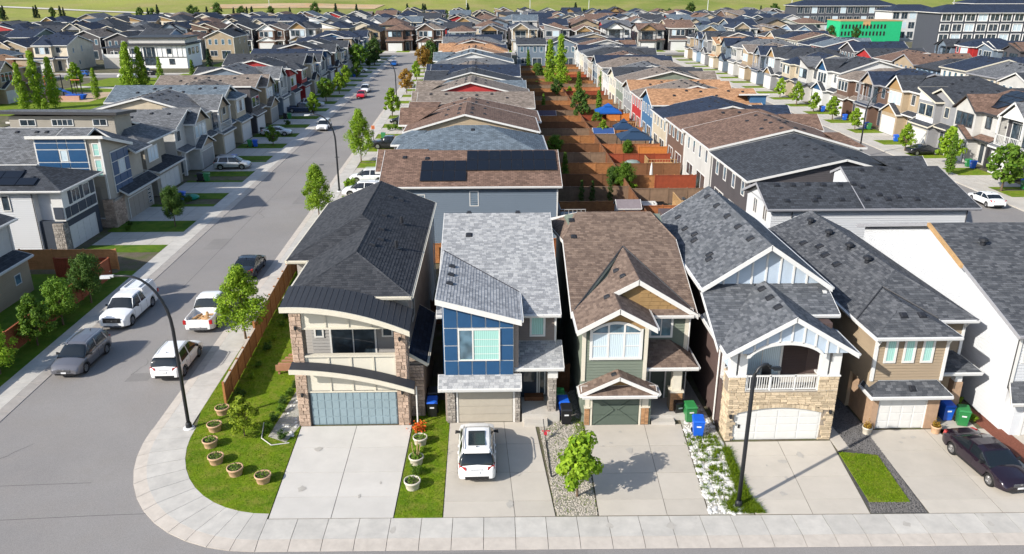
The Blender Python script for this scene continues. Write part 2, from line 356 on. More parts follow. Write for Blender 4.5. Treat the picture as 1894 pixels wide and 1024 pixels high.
def block(pts, m_=M_soil, top=-.03, name='yard_ground'):
    b = MB(); b.prism(pts, -.34, top); return b.build(name, m_, kind='structure')
ARC = []
for i in range(13):
    t = PI * 1.5 - (PI / 2) * i / 12     # from the front kerb round to the long street's kerb
    ARC.append((-10.5 + 8.5 * math.cos(t), 38.3 + 10.2 * math.sin(t)))
# ARC: (-10.5,28.1) -> (-19,38.3)
def arc_off(d):
    out = []
    for i in range(13):
        t = PI * 1.5 - (PI / 2) * i / 12
        nx, ny = math.cos(t) / 8.5, math.sin(t) / 10.2; l = math.hypot(nx, ny)
        out.append((-10.5 + 8.5 * math.cos(t) - nx / l * d, 38.3 + 10.2 * math.sin(t) - ny / l * d))
    return out
a0 = arc_off(.6)
block([(48.7, 28.3)] + [(48.7, 282)] + [(SR(282) + .6, 282)] + list(reversed(a0)))
block([(SL(37) - .58, 37), (SL(282) - .58, 282), (-76, 282), (-76, 37)])
block([(57.8, 20), (116, 20), (116, 282), (57.8, 282)])
block([(-185, 45), (-84, 45), (-84, 214), (-185, 214)]); block([(-185, 224), (-84, 224), (-84, 282), (-185, 282)])
block([(124, 20), (250, 20), (250, 282), (124, 282)])
FARST = (292, 352, 412, 472)
for y in FARST: block([(-280, y), (280, y), (280, y + 51), (-280, y + 51)], M_soil)

# kerb of the front street and of the corner, one stretch per joint
def kerb_run(line_o, line_i, name='kerb'):
    """kerbs as stepped strips between two polylines"""
    root = MB()
    for k in range(len(line_o) - 1):
        a, b, c, d = line_o[k], line_o[k + 1], line_i[k + 1], line_i[k]
        root.mesh8([(a[0], a[1], -.13), (b[0], b[1], -.13), (c[0], c[1], -.13), (d[0], d[1], -.13), (a[0], a[1], -.055), (b[0], b[1], -.055), (c[0], c[1], .012), (d[0], d[1], .012)])
    return root
def offs(p, dx, dy): return [(x + dx, y + dy) for x, y in p]
FXS = [x for x in [-10.5 + 1.42 * i for i in range(43)]]
def fy(x): return 28.12 - .012 * (x + 10.5) * .9         # the front kerb runs very slightly towards the camera
sidewalk = bpy.data.objects.new('sidewalk', None); COL.objects.link(sidewalk); sidewalk['kind'] = 'structure'
kerb = MB()
for k in range(len(FXS) - 1):
    x0, x1 = FXS[k] + .012, FXS[k + 1] - .012
    kerb.mesh8([(x0, fy(x0), -.14), (x1, fy(x1), -.14), (x1, fy(x1) + .62, -.14), (x0, fy(x0) + .62, -.14),
                (x0, fy(x0), -.11), (x1, fy(x1), -.11), (x1, fy(x1) + .62, .014), (x0, fy(x0) + .62, .014)])
    kerb.mesh8([(x0, fy(x0) - .02, -.2), (x1, fy(x1) - .02, -.2), (x1, fy(x1), -.2), (x0, fy(x0), -.2), (x0, fy(x0) - .02, -.12), (x1, fy(x1) - .02, -.12), (x1, fy(x1), -.11), (x0, fy(x0), -.11)])
    b = MB(); b.mesh8([(x0, fy(x0) + .63, -.08), (x1, fy(x1) + .63, -.08), (x1, fy(x1) + 2.02, -.08), (x0, fy(x0) + 2.02, -.08),
                       (x0, fy(x0) + .63, .016), (x1, fy(x1) + .63, .016), (x1, fy(x1) + 2.02, .018), (x0, fy(x0) + 2.02, .018)])
    b.build('slab', M_walk, sidewalk)
o0, o1, o2 = arc_off(0), arc_off(.62), arc_off(2.45)
def dense(L, n=3):
    out = []
    for a, b in zip(L, L[1:]):
        for q in range(n): out.append((a[0] + (b[0] - a[0]) * q / n, a[1] + (b[1] - a[1]) * q / n))
    return out + [L[-1]]
for k in range(12):
    def lp(L, s): return (L[k][0] + (L[k + 1][0] - L[k][0]) * s, L[k][1] + (L[k + 1][1] - L[k][1]) * s)
    q = [lp(o0, .01), lp(o0, .99), lp(o1, .99), lp(o1, .01)]; q = [q[3], q[2], q[1], q[0]]
    kerb.mesh8([(*q[3], -.14), (*q[2], -.14), (*q[1], -.14), (*q[0], -.14), (*q[3], -.1), (*q[2], -.1), (*q[1], .014), (*q[0], .014)])
    q = [lp(o1, .01), lp(o1, .99), lp(o2, .99), lp(o2, .01)]; b = MB()
    b.prism([q[3], q[2], q[1], q[0]], -.08, .017); b.build('slab', M_walk, sidewalk)
ys = [38.3 + 1.6 * i for i in range(150)]
for y0, y1 in zip(ys, ys[1:]):
    y0 += .012; y1 -= .012
    q = [(SR(y0), y0), (SR(y0) + .6, y0), (SR(y1) + .6, y1), (SR(y1), y1)]
    kerb.mesh8([(q[0][0], y0, -.14), (q[1][0], y0, -.14), (q[2][0], y1, -.14), (q[3][0], y1, -.14), (q[0][0], y0, -.1), (q[1][0], y0, .014), (q[2][0], y1, .014), (q[3][0], y1, -.1)])
    if y0 < 190:
        b = MB(); b.prism([(SR(y0) + .61, y0), (SR(y0) + 2.1, y0), (SR(y1) + 2.1, y1), (SR(y1) + .61, y1)], -.08, .016); b.build('slab', M_walk, sidewalk)
kerb.build('kerb', M_kerb, kind='structure')
# west side of the long street
kw = MB(); sw = bpy.data.objects.new('sidewalk', None); COL.objects.link(sw); sw['kind'] = 'structure'
ys = [37 + 1.7 * i for i in range(144)]
for y0, y1 in zip(ys, ys[1:]):
    y0 += .012; y1 -= .012
    kw.mesh8([(SL(y0) - .6, y0, -.14), (SL(y0), y0, -.14), (SL(y1), y1, -.14), (SL(y1) - .6, y1, -.14), (SL(y0) - .6, y0, .014), (SL(y0), y0, -.1), (SL(y1), y1, -.1), (SL(y1) - .6, y1, .014)])
    if y0 < 190:
        b = MB(); b.prism([(SL(y0) - 2.15, y0), (SL(y0) - .61, y0), (SL(y1) - .61, y1), (SL(y1) - 2.15, y1)], -.08, .016); b.build('slab', M_walk, sw)
kw.build('kerb', M_kerb, kind='structure')
m = MB()
m.poly([(SL(190) - 2.15, 190, .015), (SL(190) - .6, 190, .015), (SL(282) - .6, 282, .015), (SL(282) - 2.15, 282, .015)])
m.poly([(SR(190) + .6, 190, .015), (SR(190) + 2.1, 190, .015), (SR(282) + 2.1, 282, .015), (SR(282) + .6, 282, .015)])
m.prism([(46.8, 30), (49, 30), (49, 282), (46.8, 282)], -.13, .015); m.prism([(57.5, 30), (59.7, 30), (59.7, 282), (57.5, 282)], -.13, .015)
m.prism([(-280, 291.2), (280, 291.2), (280, 293.4), (-280, 293.4)], -.13, .015)
m.prism([(-186, 223), (-83, 223), (-83, 225), (-186, 225)], -.13, .015)
for y in FARST[1:]: m.prism([(-280, y - .7), (280, y - .7), (280, y + 1.4), (-280, y + 1.4)], -.13, .015)
m.build('pavement', M_conc, kind='structure')

def driveway(name, rows, m_, z=.0, gap=.014):
    """rows: list of rows, each a list of points from left to right; slabs between neighbouring rows"""
    root = bpy.data.objects.new(name, None); COL.objects.link(root); root['kind'] = 'structure'
    for r0, r1 in zip(rows, rows[1:]):
        for k in range(len(r0) - 1):
            q = [Vector(r0[k]), Vector(r0[k + 1]), Vector(r1[k + 1]), Vector(r1[k])]; c = sum(q, Vector((0, 0))) / 4
            q = [p + (c - p).normalized() * gap * 1.4 for p in q]
            b = MB(); b.prism([tuple(p) for p in q], -.1, z + .006); b.build('slab', m_, root)
    jb = MB(); A, B = rows[0], rows[-1]
    jb.prism([A[0], A[-1], B[-1], B[0]], -.12, z - .008); jb.build('joint_bed', mat('joint dirt', (.2, .185, .165), .95, .2), root)  # darker bed that shows in the gaps between the slabs
    return root
def lerp(a, b, t): return (a[0] + (b[0] - a[0]) * t, a[1] + (b[1] - a[1]) * t)
def grid(bl, br, tr, tl, us, vs): return [[lerp(lerp(bl, br, u), lerp(tl, tr, u), v) for u in us] for v in vs]
driveway('driveway', grid((-10.45, 30.2), (-4.72, 30.13), (-4.62, 38.25), (-10.75, 38.25), (0, .5, 1), (0, .2, .45, .73, 1)), M_conc2)
driveway('driveway', grid((-2.44, 30.11), (2.75, 30.07), (2.2, 38.45), (-2.55, 38.45), (0, .64, 1), (0, .14, .42, .73, 1)), M_conc3)
driveway('driveway', grid((4.75, 30.06), (9.85, 30.0), (10.35, 38.0), (4.95, 38.0), (0, .62, 1), (0, .15, .42, .73, 1)), M_conc3)
driveway('driveway', grid((12.0, 29.98), (17.35, 29.9), (18.0, 36.1), (12.3, 36.1), (0, .5, 1), (0, .18, .48, .78, 1)), M_conc3)
driveway('driveway', grid((20.1, 29.87), (27.0, 29.8), (27.0, 37.1), (20.3, 37.1), (0, .5, 1), (0, .14, .4, .72, 1)), M_conc3)
driveway('driveway', grid((28.4, 29.8), (34.5, 29.7), (34.5, 36.9), (28.0, 36.9), (0, .5, 1), (0, .15, .42, .72, 1)), M_conc3)
driveway('front_walk', grid((1.55, 38.5), (3.7, 38.5), (3.7, 40.4), (1.55, 40.4), (0, 1), (0, 1)), M_conc3, .12)
driveway('side_path', grid((18.02, 35.1), (18.75, 35.3), (18.6, 40.5), (18.02, 40.5), (0, 1), (0, 1)), M_conc3)
driveway('side_path', grid((24.3, 36.2), (26.6, 36.2), (26.6, 39.0), (24.3, 39.0), (0, 1), (0, .5, 1)), M_conc3)
def sheet(name, pts, m_, z=.0, z0=-.1, **kw):
    b = MB(); b.prism(pts, z0, z); return b.build(name, m_, kind=kw.get('kind', 'structure'))
rs_ = random.Random(14)
for (x0, x1, y0, y1, n) in ((-9.8, -5.4, 31, 38, 4), (-1.8, 2.0, 31, 37.5, 4), (5.4, 9.3, 31, 37.5, 5), (12.8, 17, 31, 35.5, 5), (20.8, 23, 31, 36.5, 4), (-12, 30, 28.9, 30, 9)):
    for k in range(n):
        cx, cy = rs_.uniform(x0, x1), rs_.uniform(y0, y1); s = rs_.uniform(.06, .3); e = rs_.uniform(.3, 1.2); m = MB(); N = 11
        m.poly([(cx + s * e * math.cos(6.283 * q / N) * rs_.uniform(.6, 1.2), cy + s * math.sin(6.283 * q / N) * rs_.uniform(.6, 1.2), .021) for q in range(N)])
        m.build('stain', mat('concrete stain', (.4, .375, .34), .9, .12, 4), kind='structure')
# lawns
LAWN = [(-10.48, 30.2)] + [p for p in arc_off(2.47)] + [(SR(40) + 2.12, 40), (SR(66) + 2.12, 66), (-11.4, 66), (-11.0, 38.2), (-10.78, 38.2)]
LAWN = list(reversed(LAWN)); sheet('lawn', LAWN, M_lawn, .02)
sheet('lawn_strip', [(-4.68, 30.15), (-2.48, 30.12), (-2.58, 41), (-4.5, 41)], M_lawn, .02)
sheet('side_yard', [(-4.5, 41), (-2.58, 41), (-2.6, 66), (-4.5, 66)], M_soil, .0)
sheet('gravel_bed', [(2.8, 30.1), (4.7, 30.08), (4.9, 42), (2.25, 42)], M_gravel, .0)
sheet('white_stone_bed', [(9.9, 30.02), (11.95, 30.0), (12.2, 36.2), (11.9, 44), (10.6, 44), (10.4, 37.9)], mat('white fines', (.4, .38, .34), .9, .2, 8, .6, 60), -.015)
sheet('dark_gravel_path', [(17.4, 29.92), (20.05, 29.88), (20.5, 37.3), (20.3, 50), (18.65, 50), (18.7, 35.2), (17.95, 35.1)], M_dgravel, .0)
sheet('turf_patch', [(17.68, 30.75), (19.6, 30.7), (19.86, 34.62), (17.95, 34.95)], M_lawn, .045)
sheet('red_mulch_bed', [(27.1, 33), (28.3, 32.2), (28.0, 38), (26.8, 41)], mat('red mulch', (.2, .07, .045), .95, .3, 12, .8, 40), .02)
sheet('grey_gravel_bed', [(27.1, 29.85), (28.3, 29.8), (28.3, 32.1), (27.1, 32.9)], M_gravel, .0)
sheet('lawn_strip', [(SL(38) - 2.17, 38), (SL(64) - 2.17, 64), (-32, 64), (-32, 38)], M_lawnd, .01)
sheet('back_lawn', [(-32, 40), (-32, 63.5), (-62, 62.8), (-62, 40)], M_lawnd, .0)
# park
sheet('park_lawn', [(-84.5, 140), (-76.5, 140), (-76.5, 280), (-84.5, 280)], M_lawn, .0, -.34)
sheet('park_lawn', [(-100, 150), (-84.5, 150), (-84.5, 213.5), (-100, 213.5)], M_lawn, .0)
sheet('park_path', [(-99.8, 193), (-77, 187), (-77, 189.5), (-99.8, 196)], M_conc, .02)
sheet('play_sand', [(-98, 168), (-84, 168), (-84, 184), (-98, 184)], mat('play sand', (.45, .33, .22), .95, .1, 3), .025)

# hills beyond the houses: one terrain with a road along its foot
def hill_z(x, y):
    t = max(0, (y - 560) / 900); base = 95 * t * t / (t * t + .35)
    n = mnoise.noise(Vector((x / 260, y / 200, 0))) * 16 + mnoise.noise(Vector((x / 90, y / 70, 3))) * 4 + mnoise.noise(Vector((x / 30, y / 24, 7))) * .9
    return -.4 + base + max(0, min(1, (y - 620) / 260)) * n * .55
m = MB(); nx, ny = 150, 70
for j in range(ny + 1):
    y = 556 + 2600 * (j / ny) ** 1.9
    for i in range(nx + 1):
        x = (i / nx - .5) * 2 * (500 + y * .85); m.v.append((x, y, hill_z(x, y)))
for j in range(ny):
    for i in range(nx): a = j * (nx + 1) + i; m.f.append((a, a + 1, a + nx + 2, a + nx + 1)); m.tone.append(0)
m.build('hills', M_meadow, smooth=True, kind='structure')
def draped(name, path, w, m_, up=.5):
    b = MB()
    P = []
    for a, c in zip(path, path[1:]):
        for q in range(24): P.append((a[0] + (c[0] - a[0]) * q / 24, a[1] + (c[1] - a[1]) * q / 24))
    for a, c in zip(P, P[1:]):
        d = (Vector(c) - Vector(a)).normalized(); n = Vector((-d.y, d.x)) * w / 2
        pts = [(a[0] - n.x, a[1] - n.y), (c[0] - n.x, c[1] - n.y), (c[0] + n.x, c[1] + n.y), (a[0] + n.x, a[1] + n.y)]
        zz = [max(hill_z(*p), 0) + up for p in pts]; b.poly([(p[0], p[1], z) for p, z in zip(pts, zz)])
    return b.build(name, m_, kind='structure')
draped('country_road', [(90, 640), (330, 655), (480, 720), (800, 900)], 11, mat('light gravel road', (.5, .47, .42), .9, .1), .5)
draped('country_road', [(-420, 690), (-260, 640), (-120, 605), (-40, 640)], 7, MATS['light gravel road'], .4)
draped('bare_earth', [(-230, 690), (-150, 700), (-90, 690)], 30, M_earth, .3)
draped('bare_earth', [(60, 575), (110, 585)], 22, M_earth, .4)
draped('bare_earth', [(195, 400), (235, 405)], 30, M_earth, .1)
draped('bare_earth', [(240, 560), (300, 600), (340, 600)], 30, M_earth, .3)
# ------------------------------------------------------------ building tools
class Fr:
    """a wall plane: o = world point of (0,0), u = direction along the wall, n = outward normal"""
    def __init__(s, o, u, n): s.o = Vector(o); s.u = Vector(u).normalized(); s.n = Vector(n).normalized()
    def P(s, a, z, out=0): return s.o + s.u * a + Vector((0, 0, z)) + s.n * out
    def slab(s, mb, a0, a1, z0, z1, o0, o1, tone=0):
        mb.mesh8([s.P(a0, z0, o1), s.P(a1, z0, o1), s.P(a1, z0, o0), s.P(a0, z0, o0), s.P(a0, z1, o1), s.P(a1, z1, o1), s.P(a1, z1, o0), s.P(a0, z1, o0)], tone)
    def rz(s): return math.atan2(s.u.y, s.u.x)
def front(y, x0=0): return Fr((x0, y, 0), (1, 0, 0), (0, -1, 0))
def leftw(x, y0=0): return Fr((x, y0, 0), (0, 1, 0), (-1, 0, 0))
def rightw(x, y0=0): return Fr((x, y0, 0), (0, 1, 0), (1, 0, 0))
def backw(y, x0=0): return Fr((x0, y, 0), (1, 0, 0), (0, 1, 0))

def window(parent, f, a0, a1, z0, z1, ft=.09, glass=None, cols=1, rows=1, trim=None, proud=.05, name='window'):
    m = MB()
    f.slab(m, a0 - ft, a1 + ft, z0 - ft, z0, 0, proud); f.slab(m, a0 - ft, a1 + ft, z1, z1 + ft, 0, proud)
    f.slab(m, a0 - ft, a0, z0, z1, 0, proud); f.slab(m, a1, a1 + ft, z0, z1, 0, proud)
    for k in range(1, cols): c = a0 + (a1 - a0) * k / cols; f.slab(m, c - .03, c + .03, z0, z1, 0, proud * .8)
    for k in range(1, rows): c = z0 + (z1 - z0) * k / rows; f.slab(m, a0, a1, c - .025, c + .025, 0, proud * .7)
    w = m.build(name, trim or M_trim, parent)
    p = MB(); f.slab(p, a0, a1, z0, z1, -.02, proud * .35); p.build('pane', glass or M_glass, w)
    return w
def gdoor(parent, f, a0, a1, z1, m_=None, cols=4, rows=4, trim=None, lod=0, z0=0, windows=False):
    m = MB(); f.slab(m, a0 - .1, a0, z0, z1 + .1, 0, .06); f.slab(m, a1, a1 + .1, z0, z1 + .1, 0, .06); f.slab(m, a0, a1, z1, z1 + .1, 0, .06)
    fr = m.build('garage_frame', trim or M_trim, parent)
    m = MB(); f.slab(m, a0, a1, z0, z1, -.03, .012); d = m.build('garage_door', m_ or M_door, parent)
    if lod == 0:
        for i in range(cols):
            for j in range(rows):
                p = MB(); ua = a0 + (a1 - a0) * i / cols + .05; ub = a0 + (a1 - a0) * (i + 1) / cols - .05
                za = z0 + (z1 - z0) * j / rows + .035; zb = z0 + (z1 - z0) * (j + 1) / rows - .035
                f.slab(p, ua, ub, za, zb, .012, .035); p.build('panel', (M_glass if windows and j == rows - 1 else m_ or M_door), d)
    elif lod == 1:
        m = MB()
        for j in range(1, rows): z = z0 + (z1 - z0) * j / rows; f.slab(m, a0, a1, z - .015, z + .015, .012, .022)
        for i in range(1, cols): a = a0 + (a1 - a0) * i / cols; f.slab(m, a - .02, a + .02, z0, z1, .012, .02)
        m.build('panel_ribs', m_ or M_door, d, kind='stuff')
    return d
def cdoor(parent, f, a0, a1, z0, z1, m_=None, glass=True):
    m = MB(); f.slab(m, a0 - .09, a1 + .09, z0, z1 + .09, 0, .04); fr = m.build('door_frame', M_trim, parent)
    m = MB(); f.slab(m, a0, a1, z0, z1, .04, .06); d = m.build('door', m_ or mat('dark door', (.04, .05, .06), .5, .1), parent)
    if glass: m = MB(); f.slab(m, a0 + .15, a1 - .15, z0 + 1, z1 - .2, .06, .07); m.build('pane', M_glass, d)
    m = MB(); m.tube([f.P(a1 - .1, z0 + .95, .06), f.P(a1 - .1, z0 + 1.1, .1)], .025, 6); m.build('handle', M_black, d)
    return d
_BOARD = {}
def boards(parent, f, a0, a1, z0, z1, m_, clip=None, exp=.17, name='board', proud=.028):
    """lap siding: one object per board"""
    if 'u' not in _BOARD:
        b = MB(); b.mesh8([(0, -.042, 0), (1, -.042, 0), (1, 0, 0), (0, 0, 0), (0, -.008, 1), (1, -.008, 1), (1, 0, 1), (0, 0, 1)]); _BOARD['u'] = b.mesh('board')
    me = _BOARD.get(m_.name)
    if me is None: me = _BOARD['u'].copy(); me.materials.append(m_); _BOARD[m_.name] = me
    n = max(1, round((z1 - z0) / exp)); h = (z1 - z0) / n
    flip = f.n.dot(Vector((f.u.y, -f.u.x, 0))) < 0
    for k in range(n):
        z = z0 + k * h; a, b = a0, a1
        if clip:
            c = clip(z + h * .5)
            if c is None: continue
            a, b = max(a0, c[0]), min(a1, c[1])
            if b - a < .1: continue
        if flip: p = f.P(b, z, 0); rz = f.rz() + PI
        else: p = f.P(a, z, 0); rz = f.rz()
        inst(me, name, parent, p, (0, 0, rz), (b - a, 1, h))
_ST = {}
def stones(parent, f, a0, a1, z0, z1, m_, sw=.42, sh=.12, seed=1, skip=None, name='stone', depth=.05, jit=.5):
    """coursed stone veneer: every stone an object with its own size and depth (10 shared meshes)"""
    if m_.name not in _ST:
        L = []
        r = random.Random(3)
        for k in range(8):
            b = MB(); j = lambda s: r.uniform(0, s)
            b.mesh8([(j(.06), -1 + j(.2), j(.12)), (1 - j(.06), -1 + j(.2), j(.12)), (1, 0, 0), (0, 0, 0), (j(.08), -.9 + j(.25), 1 - j(.14)), (1 - j(.08), -.9 + j(.25), 1 - j(.14)), (1, 0, 1), (0, 0, 1)])
            me = b.mesh('stone'); me.materials.append(m_); L.append(me)
        _ST[m_.name] = L
    r = random.Random(seed); z = z0; cnt = 0
    flip = f.n.dot(Vector((f.u.y, -f.u.x, 0))) < 0
    while z < z1 - .02:
        h = min(sh * r.uniform(.75, 1.35), z1 - z); a = a0
        if z1 - z - h < sh * .4: h = z1 - z
        while a < a1 - .01:
            w = sw * r.uniform(1 - jit, 1 + jit)
            if a1 - a - w < sw * .35: w = a1 - a
            if not (skip and skip(a + w / 2, z + h / 2, w)):
                p = f.P(a + w if flip else a, z + .006, 0); rz = f.rz() + (PI if flip else 0)
                inst(r.choice(_ST[m_.name]), name, parent, p, (0, 0, rz), (w - .015, depth * r.uniform(.7, 1.3), h - .012)); cnt += 1
            a += w
        z += h
    return cnt

# ---- roofs
def nrm(poly):
    a, b, c = Vector(poly[0]), Vector(poly[1]), Vector(poly[2]); n = (b - a).cross(c - a).normalized()
    return -n if n.z < 0 else n
def uvs(poly):
    n = nrm(poly); u = Vector((-n.y, n.x, 0))
    if u.length < 1e-4: u = Vector((1, 0, 0))
    u.normalize(); v = n.cross(u)
    return [(Vector(p).dot(u), Vector(p).dot(v)) for p in poly]
def ccw(poly):
    a, b, c = Vector(poly[0]), Vector(poly[1]), Vector(poly[2])
    return list(poly) if (b - a).cross(c - a).z > 0 else list(reversed(poly))
def roof(parent, polys, m_, trim=None, t=.13, name='roof', fascia=True, fh=.2, gutter=.09, nof=None):
    """roof planes as one shell with underside; fascia and gutters along its free edges"""
    polys = [ccw([tuple(map(float, q)) for q in p]) for p in polys]; m = MB(); edges = {}
    for p in polys:
        m.poly(p, 0, uvs(p)); q = [(a, b, c - t) for a, b, c in reversed(p)]; m.poly(q)
        for a, b in zip(p, p[1:] + p[:1]):
            k = tuple(sorted((tuple(round(x, 3) for x in a), tuple(round(x, 3) for x in b)))); edges.setdefault(k, []).append((a, b, p))
    free = [v[0] for v in edges.values() if len(v) == 1]
    for a, b, p in free: m.poly([a, (a[0], a[1], a[2] - t), (b[0], b[1], b[2] - t), b])
    r = m.build(name, m_, parent)
    if fascia:
        fm = MB(); GM = []
        for a, b, p in free:
            if nof and nof(a, b): continue
            A, B = Vector(a), Vector(b); c = sum((Vector(q) for q in p), Vector()) / len(p); d = (B - A); hd = Vector((d.x, d.y, 0))
            if hd.length < .05: continue
            o = Vector((hd.y, -hd.x, 0)).normalized()
            if o.dot((A + B) / 2 - c) < 0: o = -o
            up = Vector((0, 0, .015)); dn = Vector((0, 0, -fh)); e = hd.normalized() * .02
            fm.mesh8([A - e + dn + o * .035, B + e + dn + o * .035, B + e + dn - o * .003, A - e + dn - o * .003, A - e + up + o * .035, B + e + up + o * .035, B + e + up - o * .003, A - e + up - o * .003])
            if abs(d.z) < .02 and gutter and a[2] <= min(q[2] for q in p) + .01:
                gm = MB(); GM.append(gm); gm.mesh8([A + Vector((0, 0, -.14)) + o * (.036 + gutter * .7), B + Vector((0, 0, -.14)) + o * (.036 + gutter * .7), B + Vector((0, 0, -.14)) + o * .036, A + Vector((0, 0, -.14)) + o * .036,
                          A + Vector((0, 0, -.02)) + o * (.036 + gutter), B + Vector((0, 0, -.02)) + o * (.036 + gutter), B + Vector((0, 0, -.02)) + o * .036, A + Vector((0, 0, -.02)) + o * .036])
        if fm.f: fm.build('fascia', trim or M_trim, r)
        for gm in GM: gm.build('gutter', trim or M_trim, r)
    return r
_TAB = {}
def tab_mesh(m_, w, h):
    k = (m_.name, round(w, 3), round(h, 3))
    if k not in _TAB:
        b = MB(); t = .022
        b.v = [(0, 0, t), (w, 0, t), (w, h, .004), (0, h, .004), (0, 0, 0), (w, 0, 0)]
        b.f = [(0, 1, 2, 3), (4, 5, 1, 0), (4, 0, 3), (5, 2, 1)]; b.tone = [0] * 4
        me = b.mesh('shingle'); me.materials.append(m_); _TAB[k] = me
    return _TAB[k]
def shingles(parent, polys, m_, w=.28, e=.17, single=0, seed=1, cam=(0, 0, 23)):
    """real tabs laid in courses over each roof plane; the nearest `single` of them are objects of their own"""
    r = random.Random(seed); full = []; rest = MB()
    for poly in polys:
        poly = ccw(poly); n = nrm(poly); u = Vector((-n.y, n.x, 0)).normalized(); v = n.cross(u)
        if v.z < 0: v = -v; u = -u
        P = [(Vector(p).dot(u), Vector(p).dot(v)) for p in poly]; base = Vector(poly[0]).dot(n)
        def span(vv):
            xs = []
            for (a, b) in zip(P, P[1:] + P[:1]):
                if (a[1] - vv) * (b[1] - vv) <= 0 and abs(a[1] - b[1]) > 1e-6: xs.append(a[0] + (b[0] - a[0]) * (vv - a[1]) / (b[1] - a[1]))
            return (min(xs), max(xs)) if len(xs) >= 2 else None
        v0, v1 = min(p[1] for p in P), max(p[1] for p in P); k = 0; vv = v0
        while vv < v1 - .03:
            h = min(e, v1 - vv); lo = span(vv + .002); hi = span(vv + h - .002)
            if lo and hi:
                a0 = min(lo[0], hi[0]); a1 = max(lo[1], hi[1]); a = a0 - r.uniform(0, w)
                while a < a1:
                    b = a + w; tl = [max(a, lo[0]), min(b, lo[1]), min(b, hi[1]), max(a, hi[0])]
                    if tl[1] - tl[0] > .02 or tl[2] - tl[3] > .02:
                        if tl[1] < tl[0]: tl[0] = tl[1] = (tl[0] + tl[1]) / 2
                        if tl[2] < tl[3]: tl[2] = tl[3] = (tl[2] + tl[3]) / 2
                        pos = u * a + v * vv + n * base
                        if abs(h - e) < 1e-6 and tl[0] == a and tl[1] == b and tl[2] == b and tl[3] == a:
                            full.append(((pos - Vector(cam)).length, pos.copy(), u.copy(), v.copy(), n.copy()))
                        else:
                            q = lambda x, y, z: tuple(u * x + v * y + n * (base + z)); tt = r.random()
                            rest.poly([q(tl[0], vv, .022), q(tl[1], vv, .022), q(tl[2], vv + h, .004), q(tl[3], vv + h, .004)], tt)
                            rest.poly([q(tl[0], vv, 0), q(tl[1], vv, 0), q(tl[1], vv, .022), q(tl[0], vv, .022)], tt)
                    a = b
            vv += e
    full.sort(key=lambda t: t[0]); me = tab_mesh(m_, w - .008, e)
    of = Vector(ORI.get(parent, (0, 0, 0)))
    for i, (d, pos, u, v, n) in enumerate(full):
        if i < single:
            o = bpy.data.objects.new('shingle', me); COL.objects.link(o); o.parent = parent
            M = Matrix((u, v, n)).transposed().to_4x4(); M.translation = pos - of; o.matrix_local = M
        else:
            tt = r.random(); W_ = w - .008
            q = lambda x, y, z: tuple(pos + u * x + v * y + n * z)
            rest.poly([q(0, 0, .022), q(W_, 0, .022), q(W_, e, .004), q(0, e, .004)], tt)
            rest.poly([q(0, 0, 0), q(W_, 0, 0), q(W_, 0, .022), q(0, 0, .022)], tt)
    rest.build('shingle_courses', m_, parent, kind='stuff')
def hipcap(parent, segs, m_, w=.16):
    m = MB()
    for a, b in segs:
        A, B = Vector(a), Vector(b); d = B - A; n = max(1, int(d.length / .3)); hd = Vector((d.y, -d.x, 0)).normalized() if abs(d.x) + abs(d.y) > .01 else Vector((1, 0, 0))
        for k in range(n):
            p = A + d * (k / n); q = A + d * ((k + 1.05) / n); t = random.random()
            z0 = Vector((0, 0, -.02)); z1 = Vector((0, 0, .05)); 
            m.poly([p - hd * w + z0 * 3, q - hd * w + z0 * 3, q + z1 * .7, p + z1], t); m.poly([p + z1, q + z1 * .7, q + hd * w + z0 * 3, p + hd * w + z0 * 3], t)
    return m.build('ridge_cap', m_, parent, kind='stuff')
_V = {}
def vent(parent, p, n=(0, 0, 1), s=.42, kind=0):
    if kind not in _V:
        b = MB()
        if kind == 0: b.box(-.5, .5, -.5, .5, 0, .12).mesh8([(-.42, -.44, .12), (.42, -.44, .12), (.42, .44, .12), (-.42, .44, .12), (-.3, -.34, .34), (.3, -.34, .34), (.3, .3, .3), (-.3, .3, .3)])
        elif kind == 1: b.lathe([(.4, 0), (.14, .06), (.12, .6), (.11, .65), (0, .65)], (0, 0, 0), 8)
        else: b.lathe([(.3, 0), (.3, .5), (.55, .55), (.5, .85), (.2, 1), (0, 1)], (0, 0, 0), 10)
        me = b.mesh('vent'); me.materials.append(M_vent); _V[kind] = me
    of = Vector(ORI.get(parent, (0, 0, 0))); o = bpy.data.objects.new('vent', _V[kind]); COL.objects.link(o); o.parent = parent; CHD.setdefault(parent, []).append(o)
    o.location = Vector(p) - of; o.scale = (s, s, s)
    if kind == 0: o.rotation_euler = Vector(n).to_track_quat('Z', 'Y').to_euler()
    return o
def on_plane(poly, x, y):
    n = nrm(poly); p = Vector(poly[0]); return (x, y, p.z - (n.x * (x - p.x) + n.y * (y - p.y)) / n.z), n
def downpipe(parent, x, y, z0, z1, m_=None):
    m = MB(); m.tube([(x, y, z1), (x, y, z0 + .2), (x, y - .25, z0 + .05)], .045, 6); m.build('downpipe', m_ or M_trim, parent)
def wall_lamp(parent, f, a, z):
    m = MB(); f.slab(m, a - .05, a + .05, z - .08, z + .08, 0, .03); c = f.P(a, z, .12)
    m.lathe([(.02, .14), (.08, .1), (.07, -.08), (.03, -.12)], tuple(c), 8); return m.build('wall_lamp', M_black, parent)
